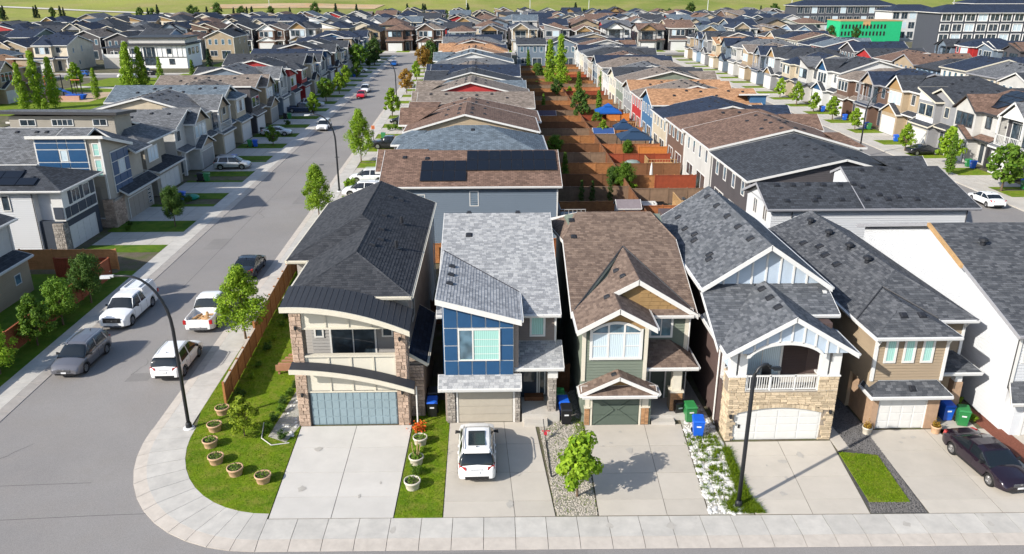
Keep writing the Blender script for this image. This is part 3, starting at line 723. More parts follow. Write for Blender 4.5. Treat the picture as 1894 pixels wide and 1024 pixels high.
# ------------------------------------------------------------ the front row, house by house (world metres)
def solid(parent, name, m_, *boxes):
    L = [MB().box(*q).build(name, m_, parent) for q in boxes]
    return L[0]
def gablewall(parent, name, m_, f, a0, a1, z0, ze, apex_a, za, th=.12, out=0):
    b = MB(); b.sweep([f.P(a0, z0, out), f.P(a1, z0, out), f.P(a1, ze, out), f.P(apex_a, za, out), f.P(a0, ze, out)], -f.n * th); return b.build(name, m_, parent)
def ribs(parent, f, xs, zf0, zf1, w=.09, proud=.05, name='batten', m_=None):
    for a in xs:
        m = MB(); f.slab(m, a - w / 2, a + w / 2, zf0(a), zf1(a), 0, proud); m.build(name, m_ or M_trim, parent)
T_char = shingle_tabs('tabs charcoal', (.034, .037, .044), (.062, .065, .073))
T_pale = shingle_tabs('tabs pale grey', (.23, .237, .25), (.42, .423, .428), (.335, .34, .35))
T_brown = shingle_tabs('tabs brown', (.125, .09, .073), (.225, .165, .13), (.172, .125, .1))
T_grey = shingle_tabs('tabs grey', (.07, .077, .09), (.165, .173, .19), (.112, .12, .133))
T_dgrey = shingle_tabs('tabs slate', (.055, .06, .07), (.13, .135, .147), (.088, .093, .103))

# ---- 1: corner house with stone piers and two arched canopies
h = thing('detached_house', 'corner house with charcoal hip roof, stone piers and two curved cream canopies', 'house', (-7.8, 38.3, 0), world=True)
grs = siding('siding warm grey', (.33, .31, .29))
solid(h, 'wall', grs, (-10.7, -4.75, 40.25, 59, 0, 7.05), (-12.3, -10.7, 46.6, 59, 0, 7.05), (-10.2, -5.35, 38.45, 40.25, 0, 2.85))
solid(h, 'side_wing', mat('wing stone back', (.33, .27, .22), .9, .2, 3), (-4.75, -3.95, 39.4, 46, 0, 3.3))
E7, k_ = 7.12, .42; ap = -7.95
P1 = [[(-11.3, 39.7, E7), (-4.5, 39.7, E7), (-7.9, 43.1, E7 + 3.4 * k_)],
      [(-4.5, 39.7, E7), (-4.5, 59.3, E7), (-8.6, 59.3, E7 + 4.1 * k_), (-8.6, 49.85, E7 + 4.1 * k_), (-7.9, 49.15, E7 + 3.4 * k_), (-7.9, 43.1, E7 + 3.4 * k_)],
      [(-11.3, 39.7, E7), (-7.9, 43.1, E7 + 3.4 * k_), (-7.9, 49.15, E7 + 3.4 * k_), (-11.3, 45.75, E7)],
      [(-12.7, 45.75, E7), (-11.3, 45.75, E7), (-7.9, 49.15, E7 + 3.4 * k_), (-8.6, 49.85, E7 + 4.1 * k_)],
      [(-12.7, 45.75, E7), (-8.6, 49.85, E7 + 4.1 * k_), (-8.6, 59.3, E7 + 4.1 * k_), (-12.7, 59.3, E7)]]
r1 = roof(h, P1, RM('charcoal'), M_cream)
SP = [P1[0], [P1[1][0], P1[1][1], P1[1][2], P1[1][3]], P1[2], P1[3], P1[4]]
# the right-hand plane is split so that each piece is convex
SP[1] = [(-4.5, 39.7, E7), (-4.5, 59.3, E7), (-7.9, 59.3, E7 + 3.4 * k_), (-7.9, 43.1, E7 + 3.4 * k_)]
SP.append([(-7.9, 49.15, E7 + 3.4 * k_), (-7.9, 59.3, E7 + 3.4 * k_), (-8.6, 59.3, E7 + 4.1 * k_), (-8.6, 49.85, E7 + 4.1 * k_)])
shingles(r1, SP, T_char, .3, .18, 250, 1)
hipcap(r1, [((-4.5, 39.7, E7), (-7.9, 43.1, E7 + 3.4 * k_)), ((-11.3, 39.7, E7), (-7.9, 43.1, E7 + 3.4 * k_)), ((-7.9, 43.1, 8.55), (-7.9, 49.15, 8.55)), ((-8.6, 49.85, 8.84), (-8.6, 59.3, 8.84)), ((-12.7, 45.75, E7), (-8.6, 49.85, 8.84))], T_char)
for x, y in ((-7.2, 48.6), (-7.0, 46.7), (-7.3, 45.2), (-7.4, 51.5), (-6.8, 56.4), (-7.5, 56.3)):
    p, n = on_plane(P1[1], x, y); vent(r1, p, n, .42)
for x, y in ((-6.0, 46.2), (-6.2, 51.2)): p, n = on_plane(P1[1], x, y); vent(r1, p, n, .8, 1)
# stone piers (two storeys)
f = front(38.3)
core = solid(h, 'pier_core', M_mortar, (-10.8, -10.2, 38.3, 39.0, 0, 6.75), (-5.35, -4.75, 38.3, 39.0, 0, 6.0), (-5.35, -3.95, 39.25, 39.42, 0, 3.2))
stones(core, f, -10.8, -10.2, 0, 6.75, M_stone2, .3, .2, 2); stones(core, f, -5.35, -4.75, 0, 5.9, M_stone2, .3, .2, 3)
stones(core, rightw(-4.75), 38.3, 39.25, 0, 5.8, M_stone2, .35, .22, 4); stones(core, leftw(-10.8), 38.3, 39, 0, 6.75, M_stone2, .35, .25, 5)
stones(core, front(39.25), -4.75, -3.95, 0, 3.2, M_stone2, .3, .2, 6)
for a, z in ((-10.5, 6.0), (-5.05, 5.3), (-10.5, 2.0), (-5.05, 2.1)): wall_lamp(h, front(38.25), a, z)
# arched canopies: solid bands that curve in elevation
def arch_band(x0, x1, fz, y0, y1, th, m_, name, parent, n=18, drop=0):
    m = MB()
    for k in range(n):
        a, b = x0 + (x1 - x0) * k / n, x0 + (x1 - x0) * (k + 1) / n; za, zb = fz(a), fz(b)
        m.mesh8([(a, y0, za - th), (b, y0, zb - th), (b, y1, zb - th), (a, y1, za - th), (a, y0, za), (b, y0, zb), (b, y1, zb + drop), (a, y1, za + drop)])
    return m.build(name, m_, parent)
def c1(x): t = (x + 11.05) / 6.6; return 7.42 + .22 * t - 1.62 * t * t
def c2(x): t = (x + 10.9) / 6.55; return 3.85 - .15 * t - 1.1 * t * t
cr = arch_band(-11.05, -4.45, c1, 37.55, 39.75, .06, mat('membrane dark', (.035, .038, .045), .6, .1), 'canopy_roof', h, drop=.35)
arch_band(-11.07, -4.43, lambda x: c1(x) + .02, 37.5, 37.56, .3, M_cream, 'fascia', cr)
m = MB()
for k in range(1, 22): x = -11.05 + 6.6 * k / 22; m.mesh8([(x - .012, 37.56, c1(x)), (x + .012, 37.56, c1(x)), (x + .012, 39.7, c1(x) + .35), (x - .012, 39.7, c1(x) + .35), (x - .012, 37.56, c1(x) + .012), (x + .012, 37.56, c1(x) + .012), (x + .012, 39.7, c1(x) + .362), (x - .012, 39.7, c1(x) + .362)])
m.build('roof_seam', M_dtrim, cr, kind='stuff')
c_ = arch_band(-10.9, -4.35, c2, 37.55, 38.3, .05, mat('membrane dark', (.035, .038, .045)), 'canopy_roof', h, drop=.12)
arch_band(-10.92, -4.33, lambda x: c2(x) + .01, 37.5, 37.56, .26, M_cream, 'fascia', c_)
# cream panels with battens: top, balcony front, above garage
cp = mat('cream panel', (.6, .565, .48), .6, .04, 1)
for z0f, z1f, nm in ((lambda a: 5.92, lambda a: c1(a) - .06, 'panel_band'), (lambda a: max(2.9, c2(a) + .04), lambda a: 4.2, 'balcony_front'), (lambda a: 2.12, lambda a: c2(a) - .08, 'panel_band')):
    m = MB(); xs = [-10.2 + 4.85 * i / 16 for i in range(17)]
    for a, b in zip(xs, xs[1:]):
        if z1f(a) - z0f(a) > .05: m.mesh8([(a, 38.4, z0f(a)), (b, 38.4, z0f(b)), (b, 38.55, z0f(b)), (a, 38.55, z0f(a)), (a, 38.4, z1f(a)), (b, 38.4, max(z0f(b), z1f(b))), (b, 38.55, max(z0f(b), z1f(b))), (a, 38.55, z1f(a))])
    pb = m.build(nm, cp, h)
    ribs(pb, front(38.4), [a for a in (-10.15, -8.95, -7.75, -6.55, -5.4) if z1f(a) - z0f(a) > .15], z0f, z1f, .1, .05, m_=M_cream)
solid(h, 'rail_cap', M_cream, (-10.25, -5.3, 38.3, 38.62, 4.2, 4.3)); solid(h, 'panel_edge', M_cream, (-10.2, -5.35, 38.34, 38.5, 2.04, 2.13)); solid(h, 'lintel', M_cream, (-10.2, -5.35, 38.34, 38.5, 5.82, 5.92))
solid(h, 'balcony_floor', M_conc, (-10.2, -5.35, 38.56, 40.25, 2.86, 2.96))
w = window(h, front(40.22), -9.1, -6.7, 3.05, 5.5, .1, M_glass, 2, 1); window(h, front(40.22), -9.95, -9.6, 4.6, 5.3, .09); window(h, front(40.22), -6.2, -5.75, 4.6, 5.35, .09)
boards(h, front(40.25), -10.2, -4.75, 2.96, 5.95, siding('board warm grey', (.3, .29, .28)), None, .2)
M_gd1 = mat('blue grey garage panel', (.22, .29, .325), .4, .08, 1.5, spec=.4)
gdoor(h, front(38.42), -10.12, -5.42, 2.04, M_gd1, 12, 4, M_dtrim)
rr = roof(h, [[(-4.75, 39.2, 4.0), (-3.75, 39.2, 3.35), (-3.75, 46.2, 3.35), (-4.75, 46.2, 4.0)]], RM('navy'), M_cream, name='side_roof')
window(h, rightw(-4.75), 42, 43, 4.7, 6, .08); downpipe(h, -4.68, 59, 0, 7); downpipe(h, -4.3, 38.25, 0, 2.4)
solid(h, 'step', M_conc, (-13.0, -12.3, 48, 49, 0, .4))
# cedar steps and slatted deck beside the corner house
d = thing('slatted_deck', 'small red brown slatted timber deck against the left wall of the corner house', 'deck', (-12, 45, 0), world=True)
for k in range(9):
    m = MB(); y = 44.6 + k * .42; m.box(-13.6 + k * .12, -10.75, y, y + .22, .62, .68); m.build('slat', mat('red deck wood', (.34, .17, .1), .7, .15, 3), d)
solid(d, 'rim_board', MATS['red deck wood'], (-13.7, -10.75, 44.4, 44.47, .3, .7)); solid(d, 'post', MATS['red deck wood'], (-13.6, -13.48, 44.5, 44.62, 0, .62), (-11, -10.88, 44.5, 44.62, 0, .62), (-12.7, -12.58, 48, 48.12, 0, .62))

# ---- 2: blue panelled house
h = thing('detached_house', 'house with pale grey roof and blue panelled bay above a beige single garage', 'house', (.4, 38.5, 0), world=True)
taupe = siding('board taupe', (.29, .24, .21)); kk = .32
blue = mat('blue fibre panel', (.018, .07, .165), .35, .08, 2, spec=.4)
solid(h, 'wall', taupe, (-2.75, 3.45, 40.5, 56.3, 0, 5.85), (-2.75, 1.3, 38.55, 40.5, 0, 5.85))
b = MB(); b.sweep([(-2.74, 40.52, 5.8), (-2.74, 49.8, 8.72), (-2.74, 56.3, 6.4), (-2.74, 56.3, 5.8)], (6.17, 0, 0)); b.build('gable_wall', taupe, h)
A = [(-3.2, 40.1, 5.82), (3.7, 40.1, 5.82), (3.7, 49.8, 8.93), (-3.2, 49.8, 8.93)]
B = [(-3.2, 49.8, 8.93), (3.7, 49.8, 8.93), (3.7, 56.8, 6.6), (-3.2, 56.8, 6.6)]
sl_ = .276
def fz(x): return 7.66 - sl_ * (x + 3.05)
C = [(-3.05, 37.9, fz(-3.05)), (1.42, 37.9, fz(1.42)), (1.42, 40.1 + (fz(1.42) - 5.82) / .3206, fz(1.42)), (-3.05, 40.1 + (fz(-3.05) - 5.82) / .3206, fz(-3.05))]
r2 = roof(h, [A, B], RM('blue grey')); shingles(r2, [A], T_pale, .28, .17, 270, 2)
p, n = on_plane(A, -1.55, 47.4); vent(r2, p, n, .4)
for x in (-1.6, 1.6): vent(r2, (x, 49.9, 8.9), (0, 0, 1), .35, 0)
r3 = roof(h, [C], RM('blue grey'), name='bay_roof', t=.16, fh=.3, nof=lambda a, b: a[1] > 39 and b[1] > 39); shingles(r3, [C], T_pale, .28, .17, 0, 5)
m = MB(); m.tube([C[2], C[3]], .05, 5); m.build('flashing', M_dtrim, r3)
for y in (40.6, 42.0, 43.4): p, n = on_plane(C, -2.45, y); vent(r3, p, n, .38)
f = front(38.3)
b = MB(); b.sweep([(-2.72, 38.3, 3.05), (1.02, 38.3, 3.05), (1.02, 38.3, fz(1.02) - .16), (-2.72, 38.3, fz(-2.72) - .16)], (0, .26, 0)); bay = b.build('bay_wall', M_trim, h)
b = MB(); b.sweep([(-2.72, 38.56, 5.8), (1.3, 38.56, 5.8), (1.3, 38.56, fz(1.3) - .17), (-2.72, 38.56, fz(-2.72) - .17)], (0, 6, 0)); b.build('gable_wall', taupe, h)
xs = [-2.72 + 3.74 * i / 5 for i in range(6)]; zr = [3.05, 3.92, 4.82, 5.85]
def wz(a, z): return min(z, fz(a) - .2)
for i in range(5):
    for j in range(4):
        z0 = zr[j] + .035; z1f = (lambda a, j=j: zr[j + 1] - .03) if j < 3 else (lambda a: fz(a) - .2)
        if 1 <= i <= 3 and j in (1, 2): continue
        a, c = xs[i] + .035, xs[i + 1] - .03; m = MB()
        m.mesh8([f.P(a, z0, .045), f.P(c, z0, .045), f.P(c, z0, 0), f.P(a, z0, 0), f.P(a, z1f(a), .045), f.P(c, z1f(c), .045), f.P(c, z1f(c), 0), f.P(a, z1f(a), 0)]); m.build('facade_panel', blue, bay)
m = MB(); sd_ = leftw(-2.72); m.mesh8([(-2.76, 38.3, 3.05), (-2.72, 38.3, 3.05), (-2.72, 40.5, 3.05), (-2.76, 40.5, 3.05), (-2.76, 38.3, 7.35), (-2.72, 38.3, 7.35), (-2.72, 40.5, 7.35), (-2.76, 40.5, 7.35)]); m.build('side_panel', blue, bay)
w = window(h, front(38.25), -1.88, .22, 4.02, 5.74, .08, M_teal, 1, 1)
m = MB(); front(38.25).slab(m, -1.2, -1.12, 4.02, 5.74, 0, .05)
for z in (4.35, 4.8, 5.2): front(38.25).slab(m, -1.12, .22, z - .012, z + .012, 0, .03)
m.build('mullion', M_trim, w)
m = MB(); front(38.25).slab(m, -1.86, -1.2, 4.04, 5.72, .018, .022); m.build('pane', M_glassb, w)
boards(h, front(40.5), 1.02, 3.45, 3.9, 5.78, taupe); boards(h, front(40.5), 1.3, 3.0, .1, 3.3, taupe)
window(h, front(40.46), 2.1, 2.75, 4.45, 5.5, .12, M_teal); solid(h, 'corner_board', M_trim, (3.38, 3.5, 40.42, 40.56, 3.9, 5.8))
downpipe(h, 3.45, 40.4, 3.9, 5.75)
g = [[(-3.05, 37.75, 2.5), (1.42, 37.75, 2.5), (1.42, 38.28, 3.08), (-3.05, 38.28, 3.08)]]
r4 = roof(h, g, RM('blue grey'), name='garage_roof', t=.1); shingles(r4, g, T_pale, .28, .17, 0, 7)
g = [[(1.1, 38.5, 3.32), (3.78, 38.5, 3.32), (3.78, 40.48, 4.05), (1.1, 40.48, 4.05)]]
r5 = roof(h, g, RM('blue grey'), name='porch_roof', t=.1); shingles(r5, g, T_pale, .28, .17, 0, 8)
core = solid(h, 'pier_core', M_mortar, (-2.65, -2.2, 38.42, 38.7, 0, 2.5), (1.1, 1.4, 38.42, 38.7, 0, 2.5), (2.98, 3.42, 38.72, 39.2, 0, 2.6))
stones(core, front(38.42), -2.65, -2.2, 0, 2.45, M_stone3, .24, .14, 11); stones(core, front(38.42), 1.1, 1.4, 0, 2.45, M_stone3, .2, .14, 12); stones(core, front(38.72), 2.98, 3.42, .2, 2.6, M_stone3, .25, .15, 13); stones(core, leftw(2.98), 38.72, 39.2, .2, 2.6, M_stone3, .25, .15, 14)
solid(h, 'pillar_cap', M_trim, (2.93, 3.47, 38.67, 39.25, 2.6, 3.2)); solid(h, 'porch_slab', M_conc, (1.5, 3.6, 38.4, 40.5, 0, .5)); solid(h, 'step', M_conc, (1.6, 2.9, 37.9, 38.4, 0, .25))
gdoor(h, front(38.5), -2.05, 1.0, 1.98, mat('beige garage door', (.4, .36, .3), .5, .04), 1, 4)
cdoor(h, front(40.45), 1.5, 2.4, .5, 2.7, mat('navy door', (.02, .035, .06), .4, .05)); window(h, front(40.45), 2.6, 2.85, .7, 2.6, .06)
solid(h, 'garden_hose_box', M_woodd, (1.7, 2.8, 39.9, 40.4, .5, .75))

# ---- 3: sage green house with arched window
h = thing('detached_house', 'sage green house with brown gabled roof and big arched white window over green garage door', 'house', (6.7, 38, 0), world=True)
sg = siding('board sage', WALLC['sage green']); M_tanb = mat('tan shake', (.3, .19, .085), .8, .1, 4)
solid(h, 'wall', sg, (4.8, 8.2, 38.35, 40.4, 0, 5.9), (4.8, 10.9, 40.4, 57.5, 0, 5.65)); solid(h, 'garage_wall', sg, (4.95, 8.6, 38.0, 38.35, 0, 2.4))
b = MB(); b.sweep([(4.8, 40.6, 5.6), (10.9, 40.6, 5.6), (7.9, 40.6, 7.5)], (0, 5, 0)); b.sweep([(4.8, 40.5, 5.6), (4.8, 49.5, 8.9), (4.8, 57, 6.2), (4.8, 57, 5.6)], (6.1, 0, 0)); b.build('gable_wall', sg, h)
zL = lambda x: 5.85 + .56 * (x - 4.4)
k3 = .375; zf = lambda y: 5.72 + k3 * (y - 40.2)
rx, ry = 7.95, 40.2 + (zL(7.95) - 5.72) / k3
A = [(4.3, 40.2, 5.72), (rx, ry, zf(ry)), (11.35, 40.2, 5.72), (11.35, 46.5, zf(46.5)), (10.2, 49.2, zf(49.2)), (5.4, 49.2, zf(49.2)), (4.3, 46.5, zf(46.5))]
A1 = [(4.3, 40.2, 5.72), (rx, ry, zf(ry)), (rx, 49.2, zf(49.2)), (5.4, 49.2, zf(49.2)), (4.3, 46.5, zf(46.5))]
A2 = [(rx, ry, zf(ry)), (11.35, 40.2, 5.72), (11.35, 46.5, zf(46.5)), (10.2, 49.2, zf(49.2)), (rx, 49.2, zf(49.2))]
D1 = [(11.35, 46.5, zf(46.5)), (11.7, 55.5, 6.6), (10.2, 49.2, zf(49.2))]; D2 = [(4.3, 46.5, zf(46.5)), (5.4, 49.2, zf(49.2)), (3.95, 55.5, 6.6)]
D3 = [(5.4, 49.2, zf(49.2)), (10.2, 49.2, zf(49.2)), (11.7, 57.9, 6.1), (3.95, 57.9, 6.1)]
r6 = roof(h, [A1, A2, D1, D2, D3], RM('brown')); shingles(r6, [A1, A2], T_brown, .28, .17, 160, 21); shingles(r6, [D1, D2], T_brown, .28, .17, 0, 22)
# the big front gable and the smaller bay gable share their left plane
zR = lambda x: zL(7.95) - .62 * (x - 7.95)
ax, az = 6.6, zL(6.6)
zb = lambda x: az - .56 * (x - 6.6)
G1 = [(4.4, 37.75, zL(4.4)), (ax, 37.75, az), (ax, 40.05, az), (7.95, 40.05, zL(7.95)), (7.95, ry, zL(7.95)), (4.4, 40.4, zL(4.4))]
G1a = [(4.4, 37.75, zL(4.4)), (ax, 37.75, az), (ax, 42.7, az), (4.4, 40.4, zL(4.4))]; G1b = [(ax, 40.05, az), (7.95, 40.05, zL(7.95)), (7.95, ry, zL(7.95)), (ax, 42.7, az)]
G2 = [(ax, 37.75, az), (8.62, 37.75, zb(8.62)), (8.62, 40.4, zb(8.62)), (ax, 40.4, az)]
G3 = [(7.95, 40.05, zL(7.95)), (11.35, 40.05, zR(11.35)), (11.35, 40.25, zR(11.35)), (7.95, ry, zL(7.95))]
rg = roof(h, [G1a, G1b, G2, G3], RM('brown'), M_trim, name='gable_roof', fh=.28, nof=lambda a, b: min(a[1], b[1]) > 40.1 or (a[0] == ax and b[0] == ax and a[1] != b[1]) )
shingles(rg, [G1a, G1b, G2, G3], T_brown, .28, .17, 110, 23)
for x, y in ((7.1, 42.8), (7.3, 41.6), (6.2, 40.0)): p, n = on_plane(G1a, x, y); vent(rg, p, n, .36)
for x, y in ((5.0, 46.8), (5.0, 48.4)): p, n = on_plane(A1, x, y); vent(r6, p, n, .36)
hipcap(r6, [((11.35, 46.5, zf(46.5)), (10.2, 49.2, zf(49.2))), ((5.4, 49.2, zf(49.2)), (10.2, 49.2, zf(49.2)))], T_brown)
m = MB(); m.tube([(7.95, ry, zL(7.95) + .03), (11.2, 40.4, 5.83)], .05, 5); m.tube([(7.95, ry, zL(7.95) + .03), (4.5, 40.5, zL(4.5) + .02)], .05, 5); m.build('flashing', M_dtrim, rg)
f = front(38.35)
gw = gablewall(h, 'gable_wall', M_tanb, f, 4.8, 8.2, 5.7, 5.8, 6.6, 6.8, .1, .02); boards(h, f, 4.9, 8.15, 2.6, 5.75, sg)
f2 = front(40.4); gw = gablewall(h, 'gable_wall', M_tanb, f2, 5.2, 10.9, 5.9, 5.95, 7.95, 7.5, .1, .03)
for j in range(6):
    z = 5.95 + j * .24; xa = 8.1; xb = 7.95 + (7.55 - z - .2) / .62; n_ = max(1, int((xb - xa) / .45))
    for i in range(n_):
        if xb - xa < .3: continue
        m = MB(); f2.slab(m, xa + (xb - xa) * i / n_ + .01, xa + (xb - xa) * (i + 1) / n_ - .01, z, z + .225, .03, .06); m.build('shake', M_tanb, gw)
pt = [[(8.7, 40.0, 5.72), (11.1, 40.0, 5.72), (11.1, 40.38, 5.98), (8.7, 40.38, 5.98)]]; rp = roof(h, pt, RM('brown'), name='pent_roof', t=.06, fh=.12); shingles(rp, pt, T_brown, .28, .17, 0, 25)
solid(h, 'corner_board', M_cream, (4.72, 4.92, 38.27, 38.4, 2.6, 5.8), (8.08, 8.28, 38.27, 38.4, 2.6, 5.8), (10.75, 10.95, 40.32, 40.45, 3.4, 5.7))
boards(h, front(40.4), 8.3, 10.75, 3.6, 5.6, sg); window(h, front(40.36), 8.85, 9.95, 4.35, 5.5, .12, M_glassb, 2, 1)
# arched window
f = front(38.3); w = MB(); fo = lambda a: 5.55 + .75 * (1 - ((a - 6.55) / 1.3) ** 2) * .6
m = MB(); n_ = 16
for k in range(n_):
    a, c = 5.25 + 2.6 * k / n_, 5.25 + 2.6 * (k + 1) / n_
    m.mesh8([f.P(a, fo(a), .06), f.P(c, fo(c), .06), f.P(c, fo(c), 0), f.P(a, fo(a), 0), f.P(a, fo(a) + .15, .06), f.P(c, fo(c) + .15, .06), f.P(c, fo(c) + .15, 0), f.P(a, fo(a) + .15, 0)])
f.slab(m, 5.12, 5.27, 4.02, 5.7, 0, .06); f.slab(m, 7.83, 7.98, 4.02, 5.7, 0, .06); f.slab(m, 5.12, 7.98, 3.9, 4.04, 0, .07)
for a in (6.12, 6.98): f.slab(m, a - .05, a + .05, 4.04, 5.98, 0, .05)
f.slab(m, 5.27, 7.83, 5.42, 5.5, 0, .045); 
for a in (5.27, 6.98): f.slab(m, a, a + .85, 4.68, 4.73, 0, .04)
wn = m.build('arched_window', M_trim, h)
for (a, c) in ((5.27, 6.07), (6.17, 6.93), (7.03, 7.83)):
    m = MB(); f.slab(m, a, c, 4.04, 5.42, 0, .02); m.build('pane', M_curt, wn)
    m = MB(); q = 6
    for k in range(q): s0, s1 = a + (c - a) * k / q, a + (c - a) * (k + 1) / q; m.mesh8([f.P(s0, 5.5, .02), f.P(s1, 5.5, .02), f.P(s1, 5.5, 0), f.P(s0, 5.5, 0), f.P(s0, fo(s0), .02), f.P(s1, fo(s1), .02), f.P(s1, fo(s1), 0), f.P(s0, fo(s0), 0)])
    m.build('pane', M_glassb, wn)
g = [[(4.6, 37.35, 2.28), (6.7, 37.35, 3.3), (6.7, 38.34, 3.3), (4.6, 38.34, 2.28)], [(6.7, 37.35, 3.3), (8.85, 37.35, 2.28), (8.85, 38.34, 2.28), (6.7, 38.34, 3.3)]]
r7 = roof(h, g, RM('brown'), name='garage_roof', t=.1); shingles(r7, g, T_brown, .28, .17, 0, 27); vent(r7, on_plane(g[0], 6.45, 37.9)[0], (-.4, 0, 1), .3)
gablewall(h, 'gable_wall', M_tanb, front(37.9), 4.95, 8.6, 2.2, 2.3, 6.7, 3.15, .1)
pt = [[(4.7, 37.3, 2.2), (8.75, 37.3, 2.2), (8.75, 37.88, 2.5), (4.7, 37.88, 2.5)]]; rp = roof(h, pt, RM('brown'), name='pent_roof', t=.05, fh=.1); shingles(rp, pt, T_brown, .28, .17, 0, 28)
gdoor(h, front(38.0), 5.35, 7.95, 1.95, M_g3 := mat('green garage door', (.085, .11, .09), .5, .05), 1, 3, M_cream)
f = front(37.96); m = MB(); gd = bpy.data.objects.new('brace', None)
for s in (-1, 1):
    for a0, z0, a1, z1 in ((.06, .1, 1.2, 1.0), (.06, 1.9, 1.2, 1.0)):
        m.mesh8([f.P(6.65 + s * (1.3 - a0), z0 - .04, .04), f.P(6.65 + s * (1.3 - a1), z1 - .04, .04), f.P(6.65 + s * (1.3 - a1), z1 - .04, 0), f.P(6.65 + s * (1.3 - a0), z0 - .04, 0),
                 f.P(6.65 + s * (1.3 - a0), z0 + .04, .04), f.P(6.65 + s * (1.3 - a1), z1 + .04, .04), f.P(6.65 + s * (1.3 - a1), z1 + .04, 0), f.P(6.65 + s * (1.3 - a0), z0 + .04, 0)])
bpy.data.objects.remove(gd); m.build('door_brace', mat('green garage door', (.1, .12, .1)), h)
core = solid(h, 'pier_core', M_mortar, (4.93, 5.22, 37.95, 38.2, 0, 1.1), (8.08, 8.5, 37.95, 38.2, 0, 1.1), (9.85, 10.55, 38.85, 39.5, .1, 1.5))
for a, b_, y, z1, s_ in ((4.93, 5.22, 37.95, 1.1, 31), (8.08, 8.5, 37.95, 1.1, 32), (9.85, 10.55, 38.85, 1.5, 33)): stones(core, front(y), a, b_, .05, z1, M_brick, .22, .09, s_, jit=.1, name='brick', depth=.03)
solid(h, 'pillar', M_cream, (9.95, 10.45, 38.95, 39.4, 1.55, 3.25), (4.95, 5.2, 37.98, 38.1, 1.15, 2.3), (8.1, 8.45, 37.98, 38.1, 1.15, 2.3)); solid(h, 'pillar_cap', M_cream, (9.8, 10.6, 38.8, 39.55, 1.5, 1.6), (4.9, 5.25, 37.9, 38.2, 1.1, 1.16), (8.04, 8.54, 37.9, 38.2, 1.1, 1.16))
g = [[(8.2, 38.5, 3.25), (11.2, 38.5, 3.25), (9.9, 40.38, 4.1), (8.2, 40.38, 4.1)], [(11.2, 38.5, 3.25), (11.2, 41.2, 3.25), (9.9, 40.38, 4.1)]]
r8 = roof(h, g, RM('brown'), name='porch_roof', t=.1); shingles(r8, g, T_brown, .28, .17, 0, 29)
cdoor(h, front(40.38), 9.0, 9.8, .35, 2.5, mat('green door', (.06, .08, .07), .5, .05), False); window(h, front(40.38), 8.45, 8.75, .6, 2.4, .06)
solid(h, 'porch_slab', M_conc, (8.6, 10.8, 38.4, 40.4, 0, .35)); solid(h, 'step', M_conc, (8.7, 10.0, 37.9, 38.4, 0, .17)); downpipe(h, 11.0, 40.3, 0, 5.6)

# ---- 4: stone fronted house with white gables and balcony
h = thing('detached_house', 'house with ledge stone front, white arched balcony gable and two stacked grey gable roofs', 'house', (15.2, 36.2, 0), world=True)
dkb = siding('board dark brown', (.095, .065, .06)); wbb = mat('white board', (.62, .62, .615), .5, .04); pbl = mat('pale panel', (.42, .5, .6), .5, .05)
solid(h, 'wall', dkb, (12.3, 18.1, 38.1, 41.0, 0, 6.0), (12.3, 18.1, 41.0, 56.5, 0, 7.0), (12.3, 18.1, 36.75, 38.1, 0, 2.85))
G = 36.2
front_core = MB()
front_core.box(12.32, 12.7, G + .05, 36.8, 0, 2.95).box(17.38, 18.02, G + .05, 36.8, 0, 2.95).box(12.7, 17.38, G + .05, 36.8, 2.05, 2.95).box(12.2, 13.1, G + .05, 36.9, 2.9, 3.82).box(16.95, 18.02, G + .05, 36.9, 2.9, 3.82)
core = front_core.build('stone_backing', M_mortar, h)
arc = lambda a: 1.62 + .34 * (1 - ((a - 15.05) / 2.35) ** 2)
stones(core, front(G + .05), 12.3, 18.02, 0, 2.88, M_stone, .42, .12, 41, skip=lambda a, z, w: 12.62 < a < 17.45 and z < arc(a) + .24)
stones(core, front(G + .05), 12.2, 13.1, 2.9, 3.8, M_stone, .4, .13, 42); stones(core, front(G + .05), 16.95, 18.02, 2.9, 3.8, M_stone, .4, .13, 43); stones(core, leftw(12.32), G + .05, 37.4, 0, 3.8, M_stone, .35, .13, 44)
solid(h, 'stone_return', M_mortar, (12.33, 12.6, G + .1, 37.4, 0, 3.8))
for k in range(22):
    a = 12.68 + 4.72 * k / 22; c = 12.68 + 4.72 * (k + 1) / 22 - .015; m = MB(); f = front(G + .05)
    m.mesh8([f.P(a, arc(a) + .04, .06), f.P(c, arc(c) + .04, .06), f.P(c, arc(c) + .04, 0), f.P(a, arc(a) + .04, 0), f.P(a, arc(a) + .25, .06), f.P(c, arc(c) + .25, .06), f.P(c, arc(c) + .25, 0), f.P(a, arc(a) + .25, 0)]); m.build('stone', M_stone, core)
m = MB(); f = front(G + .12); pts = [f.P(12.7, 0), f.P(17.4, 0)] + [f.P(17.4 - 4.7 * k / 16, arc(17.4 - 4.7 * k / 16) + .03) for k in range(17)]
m.sweep(pts, (0, .1, 0)); gd = m.build('garage_door', M_door, h)
for j in range(4):
    for i in range(4):
        m = MB(); a = 12.8 + 4.5 * i / 4 + .05; c = a + 4.5 / 4 - .1; z0 = .06 + j * .45; z1 = min(z0 + .37, arc(a) - .05, arc(c) - .05); f.slab(m, a, c, z0, z1, 0, .022); m.build('panel', M_door, gd)
m = MB(); f.slab(m, 12.95, 13.05, .75, .95, .02, .06); m.build('handle', M_blackp, gd)
wall_lamp(h, front(G), 12.45, 1.55); wall_lamp(h, front(G), 17.75, 1.75)
solid(h, 'balcony_floor', M_conc, (12.3, 18.0, G + .02, 38.1, 2.95, 3.0))
